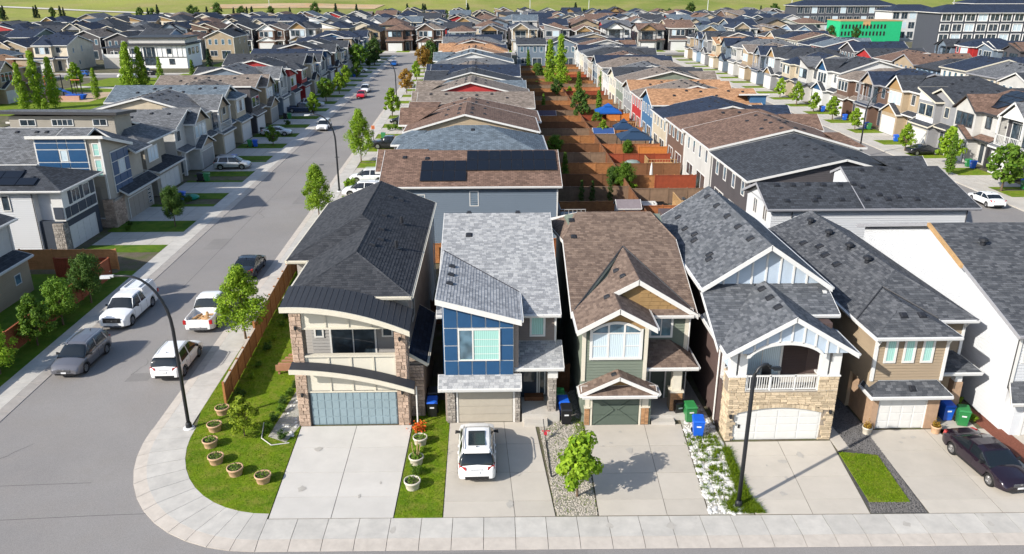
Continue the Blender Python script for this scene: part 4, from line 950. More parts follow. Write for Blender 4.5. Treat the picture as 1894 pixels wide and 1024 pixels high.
boards(h, front(38.1), 15.6, 16.95, 3.0, 5.9, dkb); window(h, front(38.05), 13.5, 15.45, 3.05, 5.3, .12, M_curt, 2, 1); boards(h, front(38.1), 12.6, 13.3, 3.0, 5.9, dkb)
rl = MB(); f = front(G + .12); f.slab(rl, 13.1, 16.95, 3.8, 3.88, 0, .07); f.slab(rl, 13.1, 16.95, 3.05, 3.11, 0, .05)
for a in (13.13, 14.4, 15.7, 16.92): f.slab(rl, a - .035, a + .035, 2.98, 3.9, 0, .07)
rl = rl.build('balcony_rail', wbb, h)
bm = MB(); f.slab(bm, -.016, .016, 3.1, 3.8, .01, .042); me = bm.mesh('baluster', (0, 0, 0)); me.materials.append(wbb)
for k in range(30): inst(me, 'baluster', rl, (13.22 + k * .125, 0, 0))
solid(h, 'patio_chair', M_blackp, (14.3, 14.8, 36.9, 37.4, 3.0, 3.45), (14.3, 14.8, 37.35, 37.42, 3.4, 3.9))
for a0, a1 in ((12.2, 12.55), (12.68, 13.1), (16.95, 17.35), (17.5, 18.0)): solid(h, 'post', wbb, (a0, a1, G + .08, G + .4, 3.86, 5.5))
solid(h, 'post_base', wbb, (12.15, 13.14, G, 36.9, 3.8, 3.87), (16.9, 18.06, G, 36.9, 3.8, 3.87)); solid(h, 'side_panel', pbl, (12.4, 12.46, 36.7, 38.1, 3.9, 5.4)); solid(h, 'post', wbb, (12.32, 12.5, 38.0, 38.2, 0, 5.4), (12.3, 12.48, 37.35, 37.5, 0, 3.8))
zg = lambda x: 7.45 - .6 * abs(x - 15.1)
ar = lambda a: 4.9 + 1.05 * max(0, 1 - ((a - 14.95) / 2.0) ** 2) ** .5
f = front(35.95); m = MB(); N = 28
for k in range(N):
    a, c = 12.1 + 6.0 * k / N, 12.1 + 6.0 * (k + 1) / N; lo = lambda x: max(5.3, ar(x)) if 12.95 < x < 16.95 else 5.3
    m.mesh8([f.P(a, lo(a), 0), f.P(c, lo(c), 0), f.P(c, lo(c), -.25), f.P(a, lo(a), -.25), f.P(a, max(lo(a), zg(a) - .15), 0), f.P(c, max(lo(c), zg(c) - .15), 0), f.P(c, max(lo(c), zg(c) - .15), -.25), f.P(a, max(lo(a), zg(a) - .15), -.25)])
gp = m.build('gable_panel', pbl, h)
ribs(gp, f, [12.6, 13.25, 13.87, 14.5, 15.1, 15.72, 16.35, 16.97, 17.55], lambda a: max(5.3, ar(a)) if 12.95 < a < 16.95 else 5.3, lambda a: zg(a) - .16, .09, .05, m_=wbb)
m = MB()
for k in range(N):
    a, c = 12.9 + 4.1 * k / N, 12.9 + 4.1 * (k + 1) / N; lo = lambda x: max(5.2, ar(x))
    m.mesh8([f.P(a, lo(a) - .16, .05), f.P(c, lo(c) - .16, .05), f.P(c, lo(c) - .16, -.3), f.P(a, lo(a) - .16, -.3), f.P(a, lo(a) + .04, .05), f.P(c, lo(c) + .04, .05), f.P(c, lo(c) + .04, -.3), f.P(a, lo(a) + .04, -.3)])
m.build('arch_trim', wbb, h)
La = [(11.75, 35.6, zg(11.75)), (15.1, 35.6, 7.45), (15.1, 40.75, 7.45), (11.75, 40.75, zg(11.75))]; Lb = [(15.1, 35.6, 7.45), (18.5, 35.6, zg(18.5)), (18.5, 38.6, zg(18.5)), (16.9, 40.75, zg(16.9)), (15.1, 40.75, 7.45)]
r9 = roof(h, [La, Lb], RM('grey'), wbb, name='balcony_roof', fh=.26, nof=lambda a, b: a[1] > 38.5 and b[1] > 38.5); shingles(r9, [La, Lb], T_grey, .28, .17, 150, 45)
for y in (37.6, 38.9, 40.2): p, n = on_plane(La, 14.75, y - .2); vent(r9, p, n, .42)
sk = [[(11.55, 36.5, 5.34), (14.7, 41.0, 7.2), (11.55, 41.0, 7.2)], [(16.2, 38.7, 6.25), (18.7, 38.7, 6.25), (18.7, 41.0, 7.2), (14.7, 41.0, 7.2)]]; r10 = roof(h, sk, RM('grey'), wbb, name='skirt_roof', nof=lambda a, b: not (abs(a[0] - b[0]) < .01 and (a[0] < 12 or a[0] > 18) or abs(a[2] - 6.25) < .01 and abs(b[2] - 6.25) < .01)); shingles(r10, sk, T_grey, .28, .17, 0, 46)
zu = lambda x: 9.65 - .68 * abs(x - 15.2)
gablewall(h, 'gable_wall', pbl, front(41.0), 11.9, 18.5, 7.1, 7.3, 15.2, 9.4, .15); gw = front(41.0)
solid(h, 'wall', dkb, (12.3, 18.1, 41.2, 56.5, 7.003, 7.3))
ribs(h, gw, [12.9 + .78 * k for k in range(7)], lambda a: 7.1, lambda a: zu(a) - .18, .1, .06, m_=wbb)
Ua = [(11.55, 40.4, zu(11.55)), (15.2, 40.4, 9.65), (15.2, 53.9, 9.65), (11.55, 53.9, zu(11.55))]; Ub = [(15.2, 40.4, 9.65), (18.85, 40.4, zu(18.85)), (18.85, 53.9, zu(18.85)), (15.2, 53.9, 9.65)]
r11 = roof(h, [Ua, Ub], RM('grey'), wbb, fh=.28); shingles(r11, [Ua], T_grey, .28, .17, 140, 47); shingles(r11, [Ub], T_grey, .28, .17, 0, 48)
for x, y in ((14.7, 42.6), (14.7, 45), (14.7, 47.3), (14.7, 49.8), (14.7, 52.2), (12.6, 43.2), (12.75, 43.7), (12.6, 46.8), (12.8, 47.6), (12.6, 49.3), (12.7, 51.8)): p, n = on_plane(Ua, x, y); vent(r11, p, n, .44)
downpipe(h, 12.2, 38.2, 0, 5.4); window(h, rightw(18.1), 39.3, 40.6, 4.5, 6.3, .1); solid(h, 'post', wbb, (18.3, 18.5, 40.2, 40.4, 3, 7.0))

# ---- 5: tan house with three narrow windows
h = thing('detached_house', 'tan house with mottled dark hip roof and three narrow white windows over a white garage', 'house', (22.4, 37.2, 0), world=True)
tn = siding('board tan', (.34, .265, .185)); tnr = mat('tan brick base', (.36, .24, .16), .85, .15, 4, .3)
solid(h, 'wall', tn, (20.35, 24.2, 37.5, 39.8, 2.3, 5.6), (20.35, 26.4, 39.8, 56, 0, 5.5)); solid(h, 'garage_wall', tnr, (20.55, 20.9, 37.2, 39.8, 0, 2.35), (23.6, 24.25, 37.2, 39.8, 0, 2.35), (20.9, 23.6, 37.2, 39.8, 1.95, 2.35), (20.9, 23.6, 37.6, 39.8, 0, 1.95))
E5 = 5.62; s5 = .5; 
M1 = [[(20.0, 39.2, E5), (26.75, 39.2, E5), (23.4, 42.6, E5 + 1.7)], [(20.0, 39.2, E5), (23.4, 42.6, E5 + 1.7), (23.4, 55.5, E5 + 1.7), (20.0, 55.9, E5)], [(26.75, 39.2, E5), (26.75, 55.9, E5), (23.4, 55.5, E5 + 1.7), (23.4, 42.6, E5 + 1.7)]]
r12 = roof(h, M1, RM('charcoal'), wbb); shingles(r12, M1, T_dgrey, .29, .17, 150, 51)
hipcap(r12, [((20.0, 39.2, E5), (23.4, 42.6, E5 + 1.7)), ((26.75, 39.2, E5), (23.4, 42.6, E5 + 1.7)), ((23.4, 42.6, E5 + 1.7), (23.4, 55.5, E5 + 1.7))], T_dgrey)
for x, y in ((22.6, 53.4), (22.7, 50.4), (22.8, 47.4), (22.8, 44.8), (21.8, 49.5), (21.6, 48), (21.6, 46.2), (21.3, 51)): p, n = on_plane(M1[1], x, y); vent(r12, p, n, .5, 2 if x > 22.3 else 0)
cx_ = 22.2
M2 = [[(19.95, 36.85, 5.7), (24.5, 36.85, 5.7), (22.2, 39.0, 6.75)], [(19.95, 36.85, 5.7), (22.2, 39.0, 6.75), (22.2, 41.4, 6.72), (19.95, 39.3, 5.66)], [(24.5, 36.85, 5.7), (24.5, 39.3, 5.66), (22.2, 41.4, 6.72), (22.2, 39.0, 6.75)]]
r13 = roof(h, M2, RM('charcoal'), wbb, name='bay_roof', nof=lambda a, b: a[1] > 39.1 and b[1] > 39.1); shingles(r13, M2, T_dgrey, .29, .17, 60, 52)
for x in (21.9, 22.9): p, n = on_plane(M2[0], x, 38.2); vent(r13, p, n, .4)
m = MB(); m.tube([(19.95, 39.3, 5.72), (22.2, 41.4, 6.8), (24.5, 39.3, 5.72)], .05, 5); m.build('flashing', M_dtrim, r13)
f = front(37.46); boards(h, front(37.5), 20.4, 24.15, 2.9, 5.5, tn)
for a in (20.95, 21.95, 22.95): window(h, front(37.46), a, a + .42, 4.05, 5.4, .12, M_teal)
solid(h, 'corner_board', wbb, (20.3, 20.46, 37.42, 37.56, 2.85, 5.6), (24.1, 24.26, 37.42, 37.56, 2.85, 5.6), (26.3, 26.46, 39.72, 39.86, 2.5, 5.5))
for a in (20.4, 24.15):
    m = MB(); m.tube([(a, 37.45, 4.9), (a, 37.1, 5.45)], .05, 4); m.tube([(a, 37.45, 5.5), (a, 36.95, 5.5)], .05, 4); m.tube([(a, 37.45, 4.8), (a, 37.45, 5.5)], .05, 4); m.build('bracket', wbb, h)
m = MB(); m.tube([(26.4, 39.75, 4.9), (26.4, 39.35, 5.4)], .05, 4); m.build('bracket', wbb, h)
window(h, front(39.76), 24.5, 25.1, 4.4, 5.4, .1, M_glassb); boards(h, front(39.8), 24.25, 26.35, 2.9, 5.4, tn)
g = [[(20.2, 36.75, 2.25), (24.6, 36.75, 2.25), (24.0, 37.48, 2.85), (20.8, 37.48, 2.85)], [(20.2, 36.75, 2.25), (20.8, 37.48, 2.85), (20.34, 38.2, 2.5), (20.2, 38.2, 2.25)]]
r14 = roof(h, g, RM('charcoal'), wbb, name='garage_roof', t=.1); shingles(r14, g[:1], T_dgrey, .29, .17, 0, 53); vent(r14, on_plane(g[0], 22.5, 37.1)[0], (0, -.6, 1), .36)
g = [[(24.3, 38.2, 2.9), (26.9, 38.2, 2.9), (26.0, 39.78, 3.5), (24.3, 39.78, 3.5)], [(26.9, 38.2, 2.9), (26.9, 40.5, 2.9), (26.0, 39.78, 3.5)]]
r15 = roof(h, g, RM('charcoal'), wbb, name='porch_roof', t=.1); shingles(r15, g, T_dgrey, .29, .17, 0, 54)
solid(h, 'pillar', tnr, (25.6, 26.1, 38.4, 38.9, 0, 2.2)); solid(h, 'pillar_cap', wbb, (25.65, 26.05, 38.45, 38.85, 2.2, 2.9)); cdoor(h, front(39.76), 24.7, 25.6, .2, 2.3)
gdoor(h, front(37.3), 20.95, 23.55, 1.88, M_door, 4, 4); window(h, leftw(20.35), 42, 43, 2, 3, .06)

# ---- 6: white house, shed roof, long blank side wall
h = thing('detached_house', 'white house with tall slate shed roof and long white side wall beside the tan house', 'house', (31, 37, 0), world=True)
ws = siding('board white', (.54, .555, .58))
solid(h, 'wall', ws, (27.7, 33.8, 37.0, 55.5, 0, 5.8)); b = MB(); b.sweep([(27.7, 37.1, 5.75), (27.7, 46.6, 8.7), (27.7, 55.5, 6.1), (27.7, 55.5, 5.75)], (6.1, 0, 0)); b.build('gable_wall', ws, h)
A = [(27.3, 36.6, 5.85), (34.2, 36.6, 5.85), (34.2, 46.6, 9.0), (27.3, 46.6, 9.0)]; B = [(27.3, 46.6, 9.0), (34.2, 46.6, 9.0), (34.2, 56, 6.1), (27.3, 56, 6.1)]
r16 = roof(h, [A, B], RM('charcoal'), mat('grey trim', (.3, .3, .32), .5, .05)); shingles(r16, [A], T_dgrey, .29, .17, 120, 61)
p, n = on_plane(A, 29.4, 44.3); vent(r16, p, n, .5, 2)
b = MB(); b.mesh8([(27.12, 42.4, 7.5), (27.3, 42.4, 7.5), (27.3, 46.6, 8.82), (27.12, 46.6, 8.82), (27.12, 42.4, 7.7), (27.3, 42.4, 7.7), (27.3, 46.6, 9.03), (27.12, 46.6, 9.03)]); b.build('bare_rake_board', M_deck, r16)
boards(h, leftw(27.7), 37.0, 55.5, .1, 8.7, ws, clip=lambda z: (37.0, 55.5) if z < 5.9 else ((37.1 + (z - 5.6) / .315, 46.6 + (8.85 - z) / .3) if z < 8.6 else None), exp=.2)
window(h, front(36.96), 28.1, 29.3, 4.2, 5.4, .12, M_teal); boards(h, front(37.0), 27.8, 33.7, 2.9, 5.7, ws)
solid(h, 'corner_board', M_trim, (27.62, 27.8, 36.9, 37.04, 2.9, 5.8)); solid(h, 'lower_wall', ws, (27.9, 33.6, 36.4, 37.0, 0, 2.2))
g = [[(27.2, 35.8, 2.3), (34, 35.8, 2.3), (34, 37, 3.0), (27.7, 37, 3.0)]]; r17 = roof(h, g, RM('charcoal'), M_trim, name='garage_roof', t=.1); shingles(r17, g, T_dgrey, .29, .17, 0, 62)
gdoor(h, front(36.4), 28.5, 33.0, 2.05, M_door, 4, 4); downpipe(h, 27.62, 36.95, 2.4, 5.6, M_dtrim)
# ------------------------------------------------------------ house designs for the streets behind (local axes: front at -y)
P_wall = siding('PW', (.4, .4, .4)); P_wall.name = 'proto wall'
P_roof = shingle_uv('PR', (.1, .1, .1)); P_roof.name = 'proto roof'
P_acc = mat('proto accent', (.2, .2, .2)); P_trim = mat('proto trim', (.7, .7, .7)); P_gd = mat('proto garage door', (.6, .6, .6))
def main_roof(kind, w, d, y0, ze, k, ov=.4):
    x0, x1, a, b = -w / 2 - ov, w / 2 + ov, y0 - ov, d + ov
    if kind == 'deep':      # ridge runs from front to back
        zr = ze + k * x1
        return [[(x0, a, ze), (0, a, zr), (0, b, zr), (x0, b, ze)], [(0, a, zr), (x1, a, ze), (x1, b, ze), (0, b, zr)]], zr
    if kind == 'wide':      # ridge runs from side to side
        ym = (a + b) / 2 - .8; zr = ze + k * (ym - a)
        return [[(x0, a, ze), (x1, a, ze), (x1, ym, zr), (x0, ym, zr)], [(x0, ym, zr), (x1, ym, zr), (x1, b, ze), (x0, b, ze)]], zr
    if kind == 'shed':
        ym = a + (b - a) * .62; zr = ze + .3 * (ym - a)
        return [[(x0, a, ze), (x1, a, ze), (x1, ym, zr), (x0, ym, zr)], [(x0, ym, zr), (x1, ym, zr), (x1, b, ze), (x0, b, ze)]], zr
    h = x1; zr = ze + k * h   # hip
    return [[(x0, a, ze), (x1, a, ze), (0, a + h, zr)], [(x1, a, ze), (x1, b, ze), (0, b - h, zr), (0, a + h, zr)], [(x1, b, ze), (x0, b, ze), (0, b - h, zr)], [(x0, b, ze), (x0, a, ze), (0, a + h, zr), (0, b - h, zr)]], zr
def gen_house(kind='deep', w=8.6, d=16.0, style=0, lod=1, gside=-1, sidewin=True, seed=0, ze=5.75):
    """a two-storey house: body, garage with its own roof, bay over the garage, porch, windows on all sides, vents"""
    r = random.Random(seed); root = thing('detached_house', 'house', 'house')
    y0 = 1.6; k = .36 if kind == 'deep' else (.27 if kind == 'wide' else .36)
    polys, zr = main_roof(kind, w, d, y0, ze, k)
    m = MB(); m.box(-w / 2, w / 2, y0, d, 0, ze)
    gw = 5.2 if w > 7.5 else 3.6
    gx0 = (-w / 2 + .05) if gside < 0 else (w / 2 - .05 - gw); gx1 = gx0 + gw
    m.box(gx0, gx1, 0, y0, 0, 2.75)
    if kind == 'deep':
        for yy in (y0 + .02, d - .14): m.sweep([(-w / 2, yy, ze - .05), (w / 2, yy, ze - .05), (0, yy, zr - .32)], (0, .12, 0))
    elif kind != 'hip':
        ym = polys[0][2][1]
        for xx in (-w / 2 + .003, w / 2 - .123): m.sweep([(xx, y0, ze - .05), (xx, d, ze - .05), (xx, ym, zr - .3)], (.12, 0, 0))
    bx0, bx1 = gx0 + .15, gx1 - .15
    if style in (0, 1, 3): m.box(bx0, bx1, .55, y0, 2.95, ze)
    wall = m.build('wall', P_wall, root)
    rf = roof(root, polys, P_roof, P_trim, gutter=.09 if lod else 0)
    # garage roof and bay roof
    f0 = front(.0)
    if style == 1:
        g = [[(gx0 - .3, -.35, 2.75), (gx1 + .3, -.35, 2.75), (gx1 + .3, .57, 3.15), (gx0 - .3, .57, 3.15)]]
        za = ze + 1.5; zb = ze + .15
        bay = [[(bx0 - .3, .2, za), (bx1 + .35, .2, zb), (bx1 + .35, y0 + 2.2, zb), (bx0 - .3, y0 + 3.2, za)]]
        mm = MB(); mm.sweep([(bx0, .56, ze - .05), (bx1, .56, ze - .05), (bx1, .56, zb - .12), (bx0, .56, za - .2)], (0, y0 + .8, 0)); mm.build('bay_wall', P_acc, root)
    elif style == 3:
        g = [[(gx0 - .3, -.35, 2.75), (gx1 + .3, -.35, 2.75), (gx1 + .3, .57, 3.15), (gx0 - .3, .57, 3.15)]]
        c = (bx0 + bx1) / 2; hw = (bx1 - bx0) / 2 + .3; zz = ze + .02
        bay = [[(c - hw, .2, zz), (c + hw, .2, zz), (c, .2 + hw * .8, zz + hw * .42)], [(c + hw, .2, zz), (c + hw, y0 + .6, zz), (c, y0 + 2.6, zz + hw * .42), (c, .2 + hw * .8, zz + hw * .42)], [(c - hw, y0 + .6, zz), (c - hw, .2, zz), (c, .2 + hw * .8, zz + hw * .42), (c, y0 + 2.6, zz + hw * .42)]]
    else:
        c = (gx0 + gx1) / 2; hw = (gx1 - gx0) / 2 + .3; z2 = 2.75 + hw * .42
        g = [[(c - hw, -.35, 2.75), (c, -.35, z2), (c, y0, z2), (c - hw, y0, 2.75)], [(c, -.35, z2), (c + hw, -.35, 2.75), (c + hw, y0, 2.75), (c, y0, z2)]] if style == 0 else [[(gx0 - .3, -.35, 2.75), (gx1 + .3, -.35, 2.75), (gx1 + .3, .57, 3.1), (gx0 - .3, .57, 3.1)]]
        if style == 0: gablewall(root, 'gable_wall', P_acc, front(-.02), gx0, gx1, 2.7, 2.74, c, z2 - .2, .1)
        c = (bx0 + bx1) / 2; hw = (bx1 - bx0) / 2 + .35; yf = .1; zz = ze + .02; z3 = zz + hw * .6
        bay = [[(c - hw, yf, zz), (c, yf, z3), (c, y0 + 3.6, z3), (c - hw, y0 + .2, zz)], [(c, yf, z3), (c + hw, yf, zz), (c + hw, y0 + .2, zz), (c, y0 + 3.6, z3)]]
        gablewall(root, 'gable_wall', P_acc, front(.53), bx0, bx1, ze - .1, ze - .02, c, z3 - .25, .12)
    roof(root, g, P_roof, P_trim, name='garage_roof', t=.1, fh=.16, gutter=0)
    roof(root, bay, P_roof, P_trim, name='bay_roof', t=.1, fh=.2, gutter=0, nof=lambda a, b: a[1] > y0 and b[1] > y0)
    if style == 2:   # balcony over the garage
        mm = MB(); mm.box(gx0, gx1, .1, y0, 2.85, 2.98); fl = mm.build('balcony_floor', P_trim, root)
        mm = MB(); mm.box(gx0, gx1, .12, .17, 3.9, 3.98).box(gx0, gx1, .12, .17, 3.05, 3.1)
        for q in range(17 if lod else 7): a = gx0 + .05 + (gx1 - gx0 - .1) * q / (16 if lod else 6); mm.box(a - .02, a + .02, .12, .17, 3.05, 3.95)
        mm.build('balcony_rail', P_trim, root)
        solid(root, 'post', P_trim, (gx0, gx0 + .25, .12, .37, 2.9, ze), (gx1 - .25, gx1, .12, .37, 2.9, ze))
        window(root, front(y0 - .02), gx0 + 1, gx1 - 1, 3.0, 5.2, .1, M_glass, 2, 1, P_trim)
    else:
        fb = front(.53); n = 3 if style in (0, 3) else 2
        for q in range(n if lod else 1):
            if lod: ww = (bx1 - bx0 - .8) / n - .2; a = bx0 + .5 + q * (ww + .2 + .0)
            else: ww = bx1 - bx0 - 1.6; a = bx0 + .8
            window(root, fb, a, a + ww - .05, 3.9, 5.3, .09, M_curt if r.random() < .4 else M_glass, 1 if lod else 3, 1, P_trim)
        if style == 1 and lod:
            for q in range(4):
                a = bx0 + (bx1 - bx0) * q / 4
                mm = MB(); fb.slab(mm, a + .03, a + (bx1 - bx0) / 4 - .03, 3.0, 3.75, 0, .04); mm.build('facade_panel', P_acc, root)
    gdoor(root, front(-.02), gx0 + .45, gx1 - .45, 2.15, P_gd, 4, 4, P_trim, lod=1 if lod else 2)
    # porch side
    px0, px1 = (gx1 + .1, w / 2) if gside < 0 else (-w / 2, gx0 - .1)
    roof(root, [[(px0 - .1, .5, 2.9), (px1 + .25, .5, 2.9), (px1 + .25, y0 - .02, 3.3), (px0 - .1, y0 - .02, 3.3)]], P_roof, P_trim, name='porch_roof', t=.08, fh=.14, gutter=0)
    ox = px1 - .35 if gside < 0 else px0
    mm = MB(); mm.box(ox, ox + .35, .7, 1.05, 0, 2.85).build('pillar', P_trim, root)
    cdoor(root, front(y0 - .02), px0 + .5, px0 + 1.4, .2, 2.3, None, False)
    window(root, front(y0 - .02), px0 + .6, px0 + 1.7, 4.1, 5.3, .09, M_glass, 1, 1, P_trim)
    if lod:
        for sx, ff in ((-1, leftw(-w / 2)), (1, rightw(w / 2))):
            for (a, b_, z0, z1) in ((4.5, 5.3, 3.9, 4.9), (9.5, 10.2, 3.9, 5.2), (7, 7.8, 1.2, 2.0)): window(root, ff, a, b_, z0, z1, .07, M_glassb, 1, 1, P_trim)
            mm = MB(); mm.box(sx * w / 2 - .06, sx * w / 2 + .06, y0 - .05, y0 + .08, 0, ze - .1).build('corner_board', P_trim, root)
            mm = MB(); mm.box(sx * w / 2 - .06, sx * w / 2 + .06, d - .06, d + .06, 0, ze - .1).build('corner_board', P_trim, root)
    fb = backw(d)
    nb = (-.36, -.12, .12, .34)
    for q in (nb if lod else nb[::3]): window(root, fb, w * q - .42, w * q + .42, 3.9, 5.2, .09, M_glassb, 1, 1, P_trim)
    window(root, fb, -w * .36, -w * .05, .25, 2.3, .1, M_glass, 2, 1, P_trim); window(root, fb, w * .12, w * .36, 1.0, 2.3, .1, M_glass, 2, 1, P_trim)
    if lod:
        pl = polys[0] if kind != 'hip' else polys[1]
        for q in range(6):
            for P in polys[:2] if kind != 'hip' else (polys[1], polys[3]):
                cx = sum(p[0] for p in P) / len(P); cy = sum(p[1] for p in P) / len(P)
                if kind in ('deep', 'hip'):
                    x = (-1 if cx < 0 else 1) * (w * .08 + r.uniform(0, w * .06) + (q % 3 == 2) * w * .12); y = y0 + 1.6 + q * (d - y0 - 3) / 6
                    if kind == 'hip' and (y < y0 + w * .55 or y > d - w * .55): continue
                else:
                    x = -w * .4 + q * w * .15; ym = polys[0][2][1]; y = ym + (-1 if cy < ym else 1) * (.8 + (q % 3 == 1) * 1.6)
                pp, n = on_plane(P, x, y); vent(rf, pp, n, .42)
    return root
def place_house(proto, x, y, rz, wall, rfc, label, group, trim=None, acc=None, gd=None, h=1.0, sc=1.0):
    sw = {'proto wall': WM(wall), 'proto roof': RM(rfc), 'proto trim': trim or M_trim, 'proto accent': acc or WM(wall), 'proto garage door': gd or M_door}
    c = copy_tree(proto, sw); c.location = (x, y, 0); c.rotation_euler = (0, 0, rz); c['label'] = label; c['group'] = group; c['category'] = 'house'
    if h != 1.0 or sc != 1: c.scale = (sc, sc, h * sc)
    return c
def tree_of(o): return [o] + [q for c in CHD.get(o, ()) for q in tree_of(c)]
ORD = ['first', 'second', 'third', 'fourth', 'fifth', 'sixth', 'seventh', 'eighth', 'ninth', 'tenth', 'eleventh', 'twelfth', 'thirteenth', 'fourteenth', 'fifteenth', 'sixteenth', 'seventeenth', 'eighteenth', 'nineteenth', 'twentieth',
       'twenty-first', 'twenty-second', 'twenty-third', 'twenty-fourth', 'twenty-fifth', 'twenty-sixth', 'twenty-seventh', 'twenty-eighth', 'twenty-ninth', 'thirtieth', 'thirty-first', 'thirty-second', 'thirty-third', 'thirty-fourth', 'thirty-fifth', 'thirty-sixth', 'thirty-seventh', 'thirty-eighth', 'thirty-ninth', 'fortieth', 'forty-first', 'forty-second', 'forty-third', 'forty-fourth', 'forty-fifth']
PR = {}
def proto(kind, style, w, d, lod=1, gside=-1):
    k = (kind, style, w, d, lod, gside)
    if k not in PR: PR[k] = gen_house(kind, w, d, style, lod, gside, seed=len(PR))
    return PR[k]
ACC = {'blue': blue, 'stone': mat('veneer stone', (.36, .28, .2), .85, .3, 5, .5, 20), 'navy': mat('navy panel', (.05, .07, .1), .5, .1), 'red': mat('red panel', (.35, .03, .03), .6, .1), 'white': mat('white panel', (.7, .7, .69), .5, .05), 'shake': M_tanb}
rot_front = {'S': 0, 'W': -PI / 2, 'E': PI / 2, 'N': PI}   # which way the front looks

# ---- east side of the long street (fronts look west): front plane x, from south to north
EB = [  # y centre, kind, style, width, roof, wall, accent
 (75.8, 'deep', 0, 11.2, 'brown', 'slate blue', None), (89.0, 'hip', 3, 12.4, 'blue grey', 'grey', None), (101.6, 'wide', 0, 10.2, 'brown', 'tan', 'shake'),
 (112.6, 'wide', 1, 9.6, 'brown', 'cream', 'red'), (123, 'deep', 2, 9.2, 'taupe', 'tan', None), (133, 'wide', 0, 9.0, 'taupe', 'red', 'white'), (142.8, 'deep', 3, 8.8, 'blue grey', 'grey', None),
 (152.6, 'wide', 1, 8.8, 'charcoal', 'beige', 'blue'), (162.3, 'deep', 0, 8.8, 'navy', 'light grey', None), (172, 'wide', 2, 8.8, 'taupe', 'beige', None), (181.8, 'hip', 3, 8.8, 'grey', 'slate blue', None),
 (191.6, 'wide', 0, 8.8, 'blue grey', 'white', 'shake'), (201.4, 'deep', 1, 8.8, 'charcoal', 'tan', 'stone'), (211.2, 'wide', 3, 8.8, 'orange tan', 'beige', None), (221, 'hip', 2, 8.8, 'orange tan', 'cream', None),
 (230.8, 'deep', 0, 8.8, 'navy', 'blue', None), (240.6, 'wide', 3, 8.8, 'brown', 'brown', None), (250.4, 'hip', 0, 8.8, 'grey', 'sage green', None), (260.2, 'wide', 1, 8.8, 'navy', 'slate blue', None), (270.4, 'deep', 2, 8.8, 'navy', 'grey', None)]
BHOUSES = []
for i, (y, kd, st, w, rc, wc, ac) in enumerate(EB):
    x = -11.6 - .02 * (y - 75); d = 17.5 if i < 3 else 18.5
    lab = ('%s roofed %s house with solar panels, directly behind the blue bay house' if i == 0 else '%s roofed %s house, ' + ORD[i] + ' house along the east side of the long street') % (rc.replace('orange tan', 'orange tan'), wc)
    c = place_house(proto(kd, st, w, d), x, y, rot_front['W'], wc, rc, lab, 'houses on the east side of the long street', acc=ACC.get(ac), gd=M_gdoor if i % 3 == 1 else M_door, h=1.0 + .06 * ((i * 7) % 3 - 1) * (i > 1))
    BHOUSES.append(c)
# real boards on the near long wall, and the solar panels
hB = BHOUSES[0]; hw = 5.6
boards(hB, rightw(hw) if False else Fr((hw, 1.6, 0), (0, 1, 0), (1, 0, 0)), 0, 15.9, .1, 5.6, siding('board slate', WALLC['slate blue']), exp=.2)
def solar(parent, poly, u0, v0, cols, rows, w=1.04, h=1.75, tilt=0, hole=()):
    poly = ccw(poly); n = nrm(poly); u = Vector((-n.y, n.x, 0)).normalized(); v = n.cross(u)
    if v.z < 0: v, u = -v, -u
    base = Vector(poly[0]); of = Vector(ORI.get(parent, (0, 0, 0)))
    k = 'solar%.2f' % w
    if k not in _V:
        b = MB(); b.box(0, w - .03, 0, h - .03, 0, .05); me = b.mesh('solar_panel'); me.materials.append(M_sline); _V[k] = me
        b = MB(); b.box(.03, w - .06, .03, h - .06, .05, .056); me = b.mesh('cells'); me.materials.append(M_solar); _V[k + 'c'] = me
    for i in range(cols):
        for j in range(rows):
            if (i, j) in hole: continue
            o = bpy.data.objects.new('solar_panel', _V[k]); COL.objects.link(o); o.parent = parent
            M = Matrix((u, v, n)).transposed().to_4x4(); M.translation = base + u * (u0 + i * w) + v * (v0 + j * h) + n * .08 - of; o.matrix_local = M
            c = bpy.data.objects.new('cells', _V[k + 'c']); COL.objects.link(c); c.parent = o
RB = [c for c in hB.children if c.name.startswith('roof')][0]
# the plane that looks south on the first house (local +x side)
ps, zr_ = main_roof('deep', 11.2, 17.5, 1.6, 5.75, .36)
solar(hB, ps[1], -1, 0, 0, 0)
pB = ps[1]
_n = nrm(ccw(pB)); 
def solar_xy(parent, poly, pts, w=1.05, h=1.72):
    """panels at given spots: local plan coordinates of the lower corner nearest the street"""
    poly = ccw(poly); n = nrm(poly); u = Vector((-n.y, n.x, 0)).normalized(); v = n.cross(u)
    if v.z < 0: v, u = -v, -u
    solar(parent, poly, 0, 0, 0, 0, w, h)
    for x, y in pts:
        (px, py, pz), _ = on_plane(poly, x, y); o = bpy.data.objects.new('solar_panel', _V['solar%.2f' % w]); COL.objects.link(o); o.parent = parent
        M = Matrix((u, v, n)).transposed().to_4x4(); M.translation = Vector((px, py, pz)) + n * .08; o.matrix_local = M
        c = bpy.data.objects.new('cells', _V['solar%.2fc' % w]); COL.objects.link(c); c.parent = o
pts = []
for i in range(12):
    for j in range(3):
        if i < 4 and j == 2: continue
        if i >= 4 and j == 0: continue
        xx = 5.2 - j * 1.66; pts.append((xx, 4.9 + i * 1.06))
solar_xy(hB, pB, pts, 1.05, 1.72)

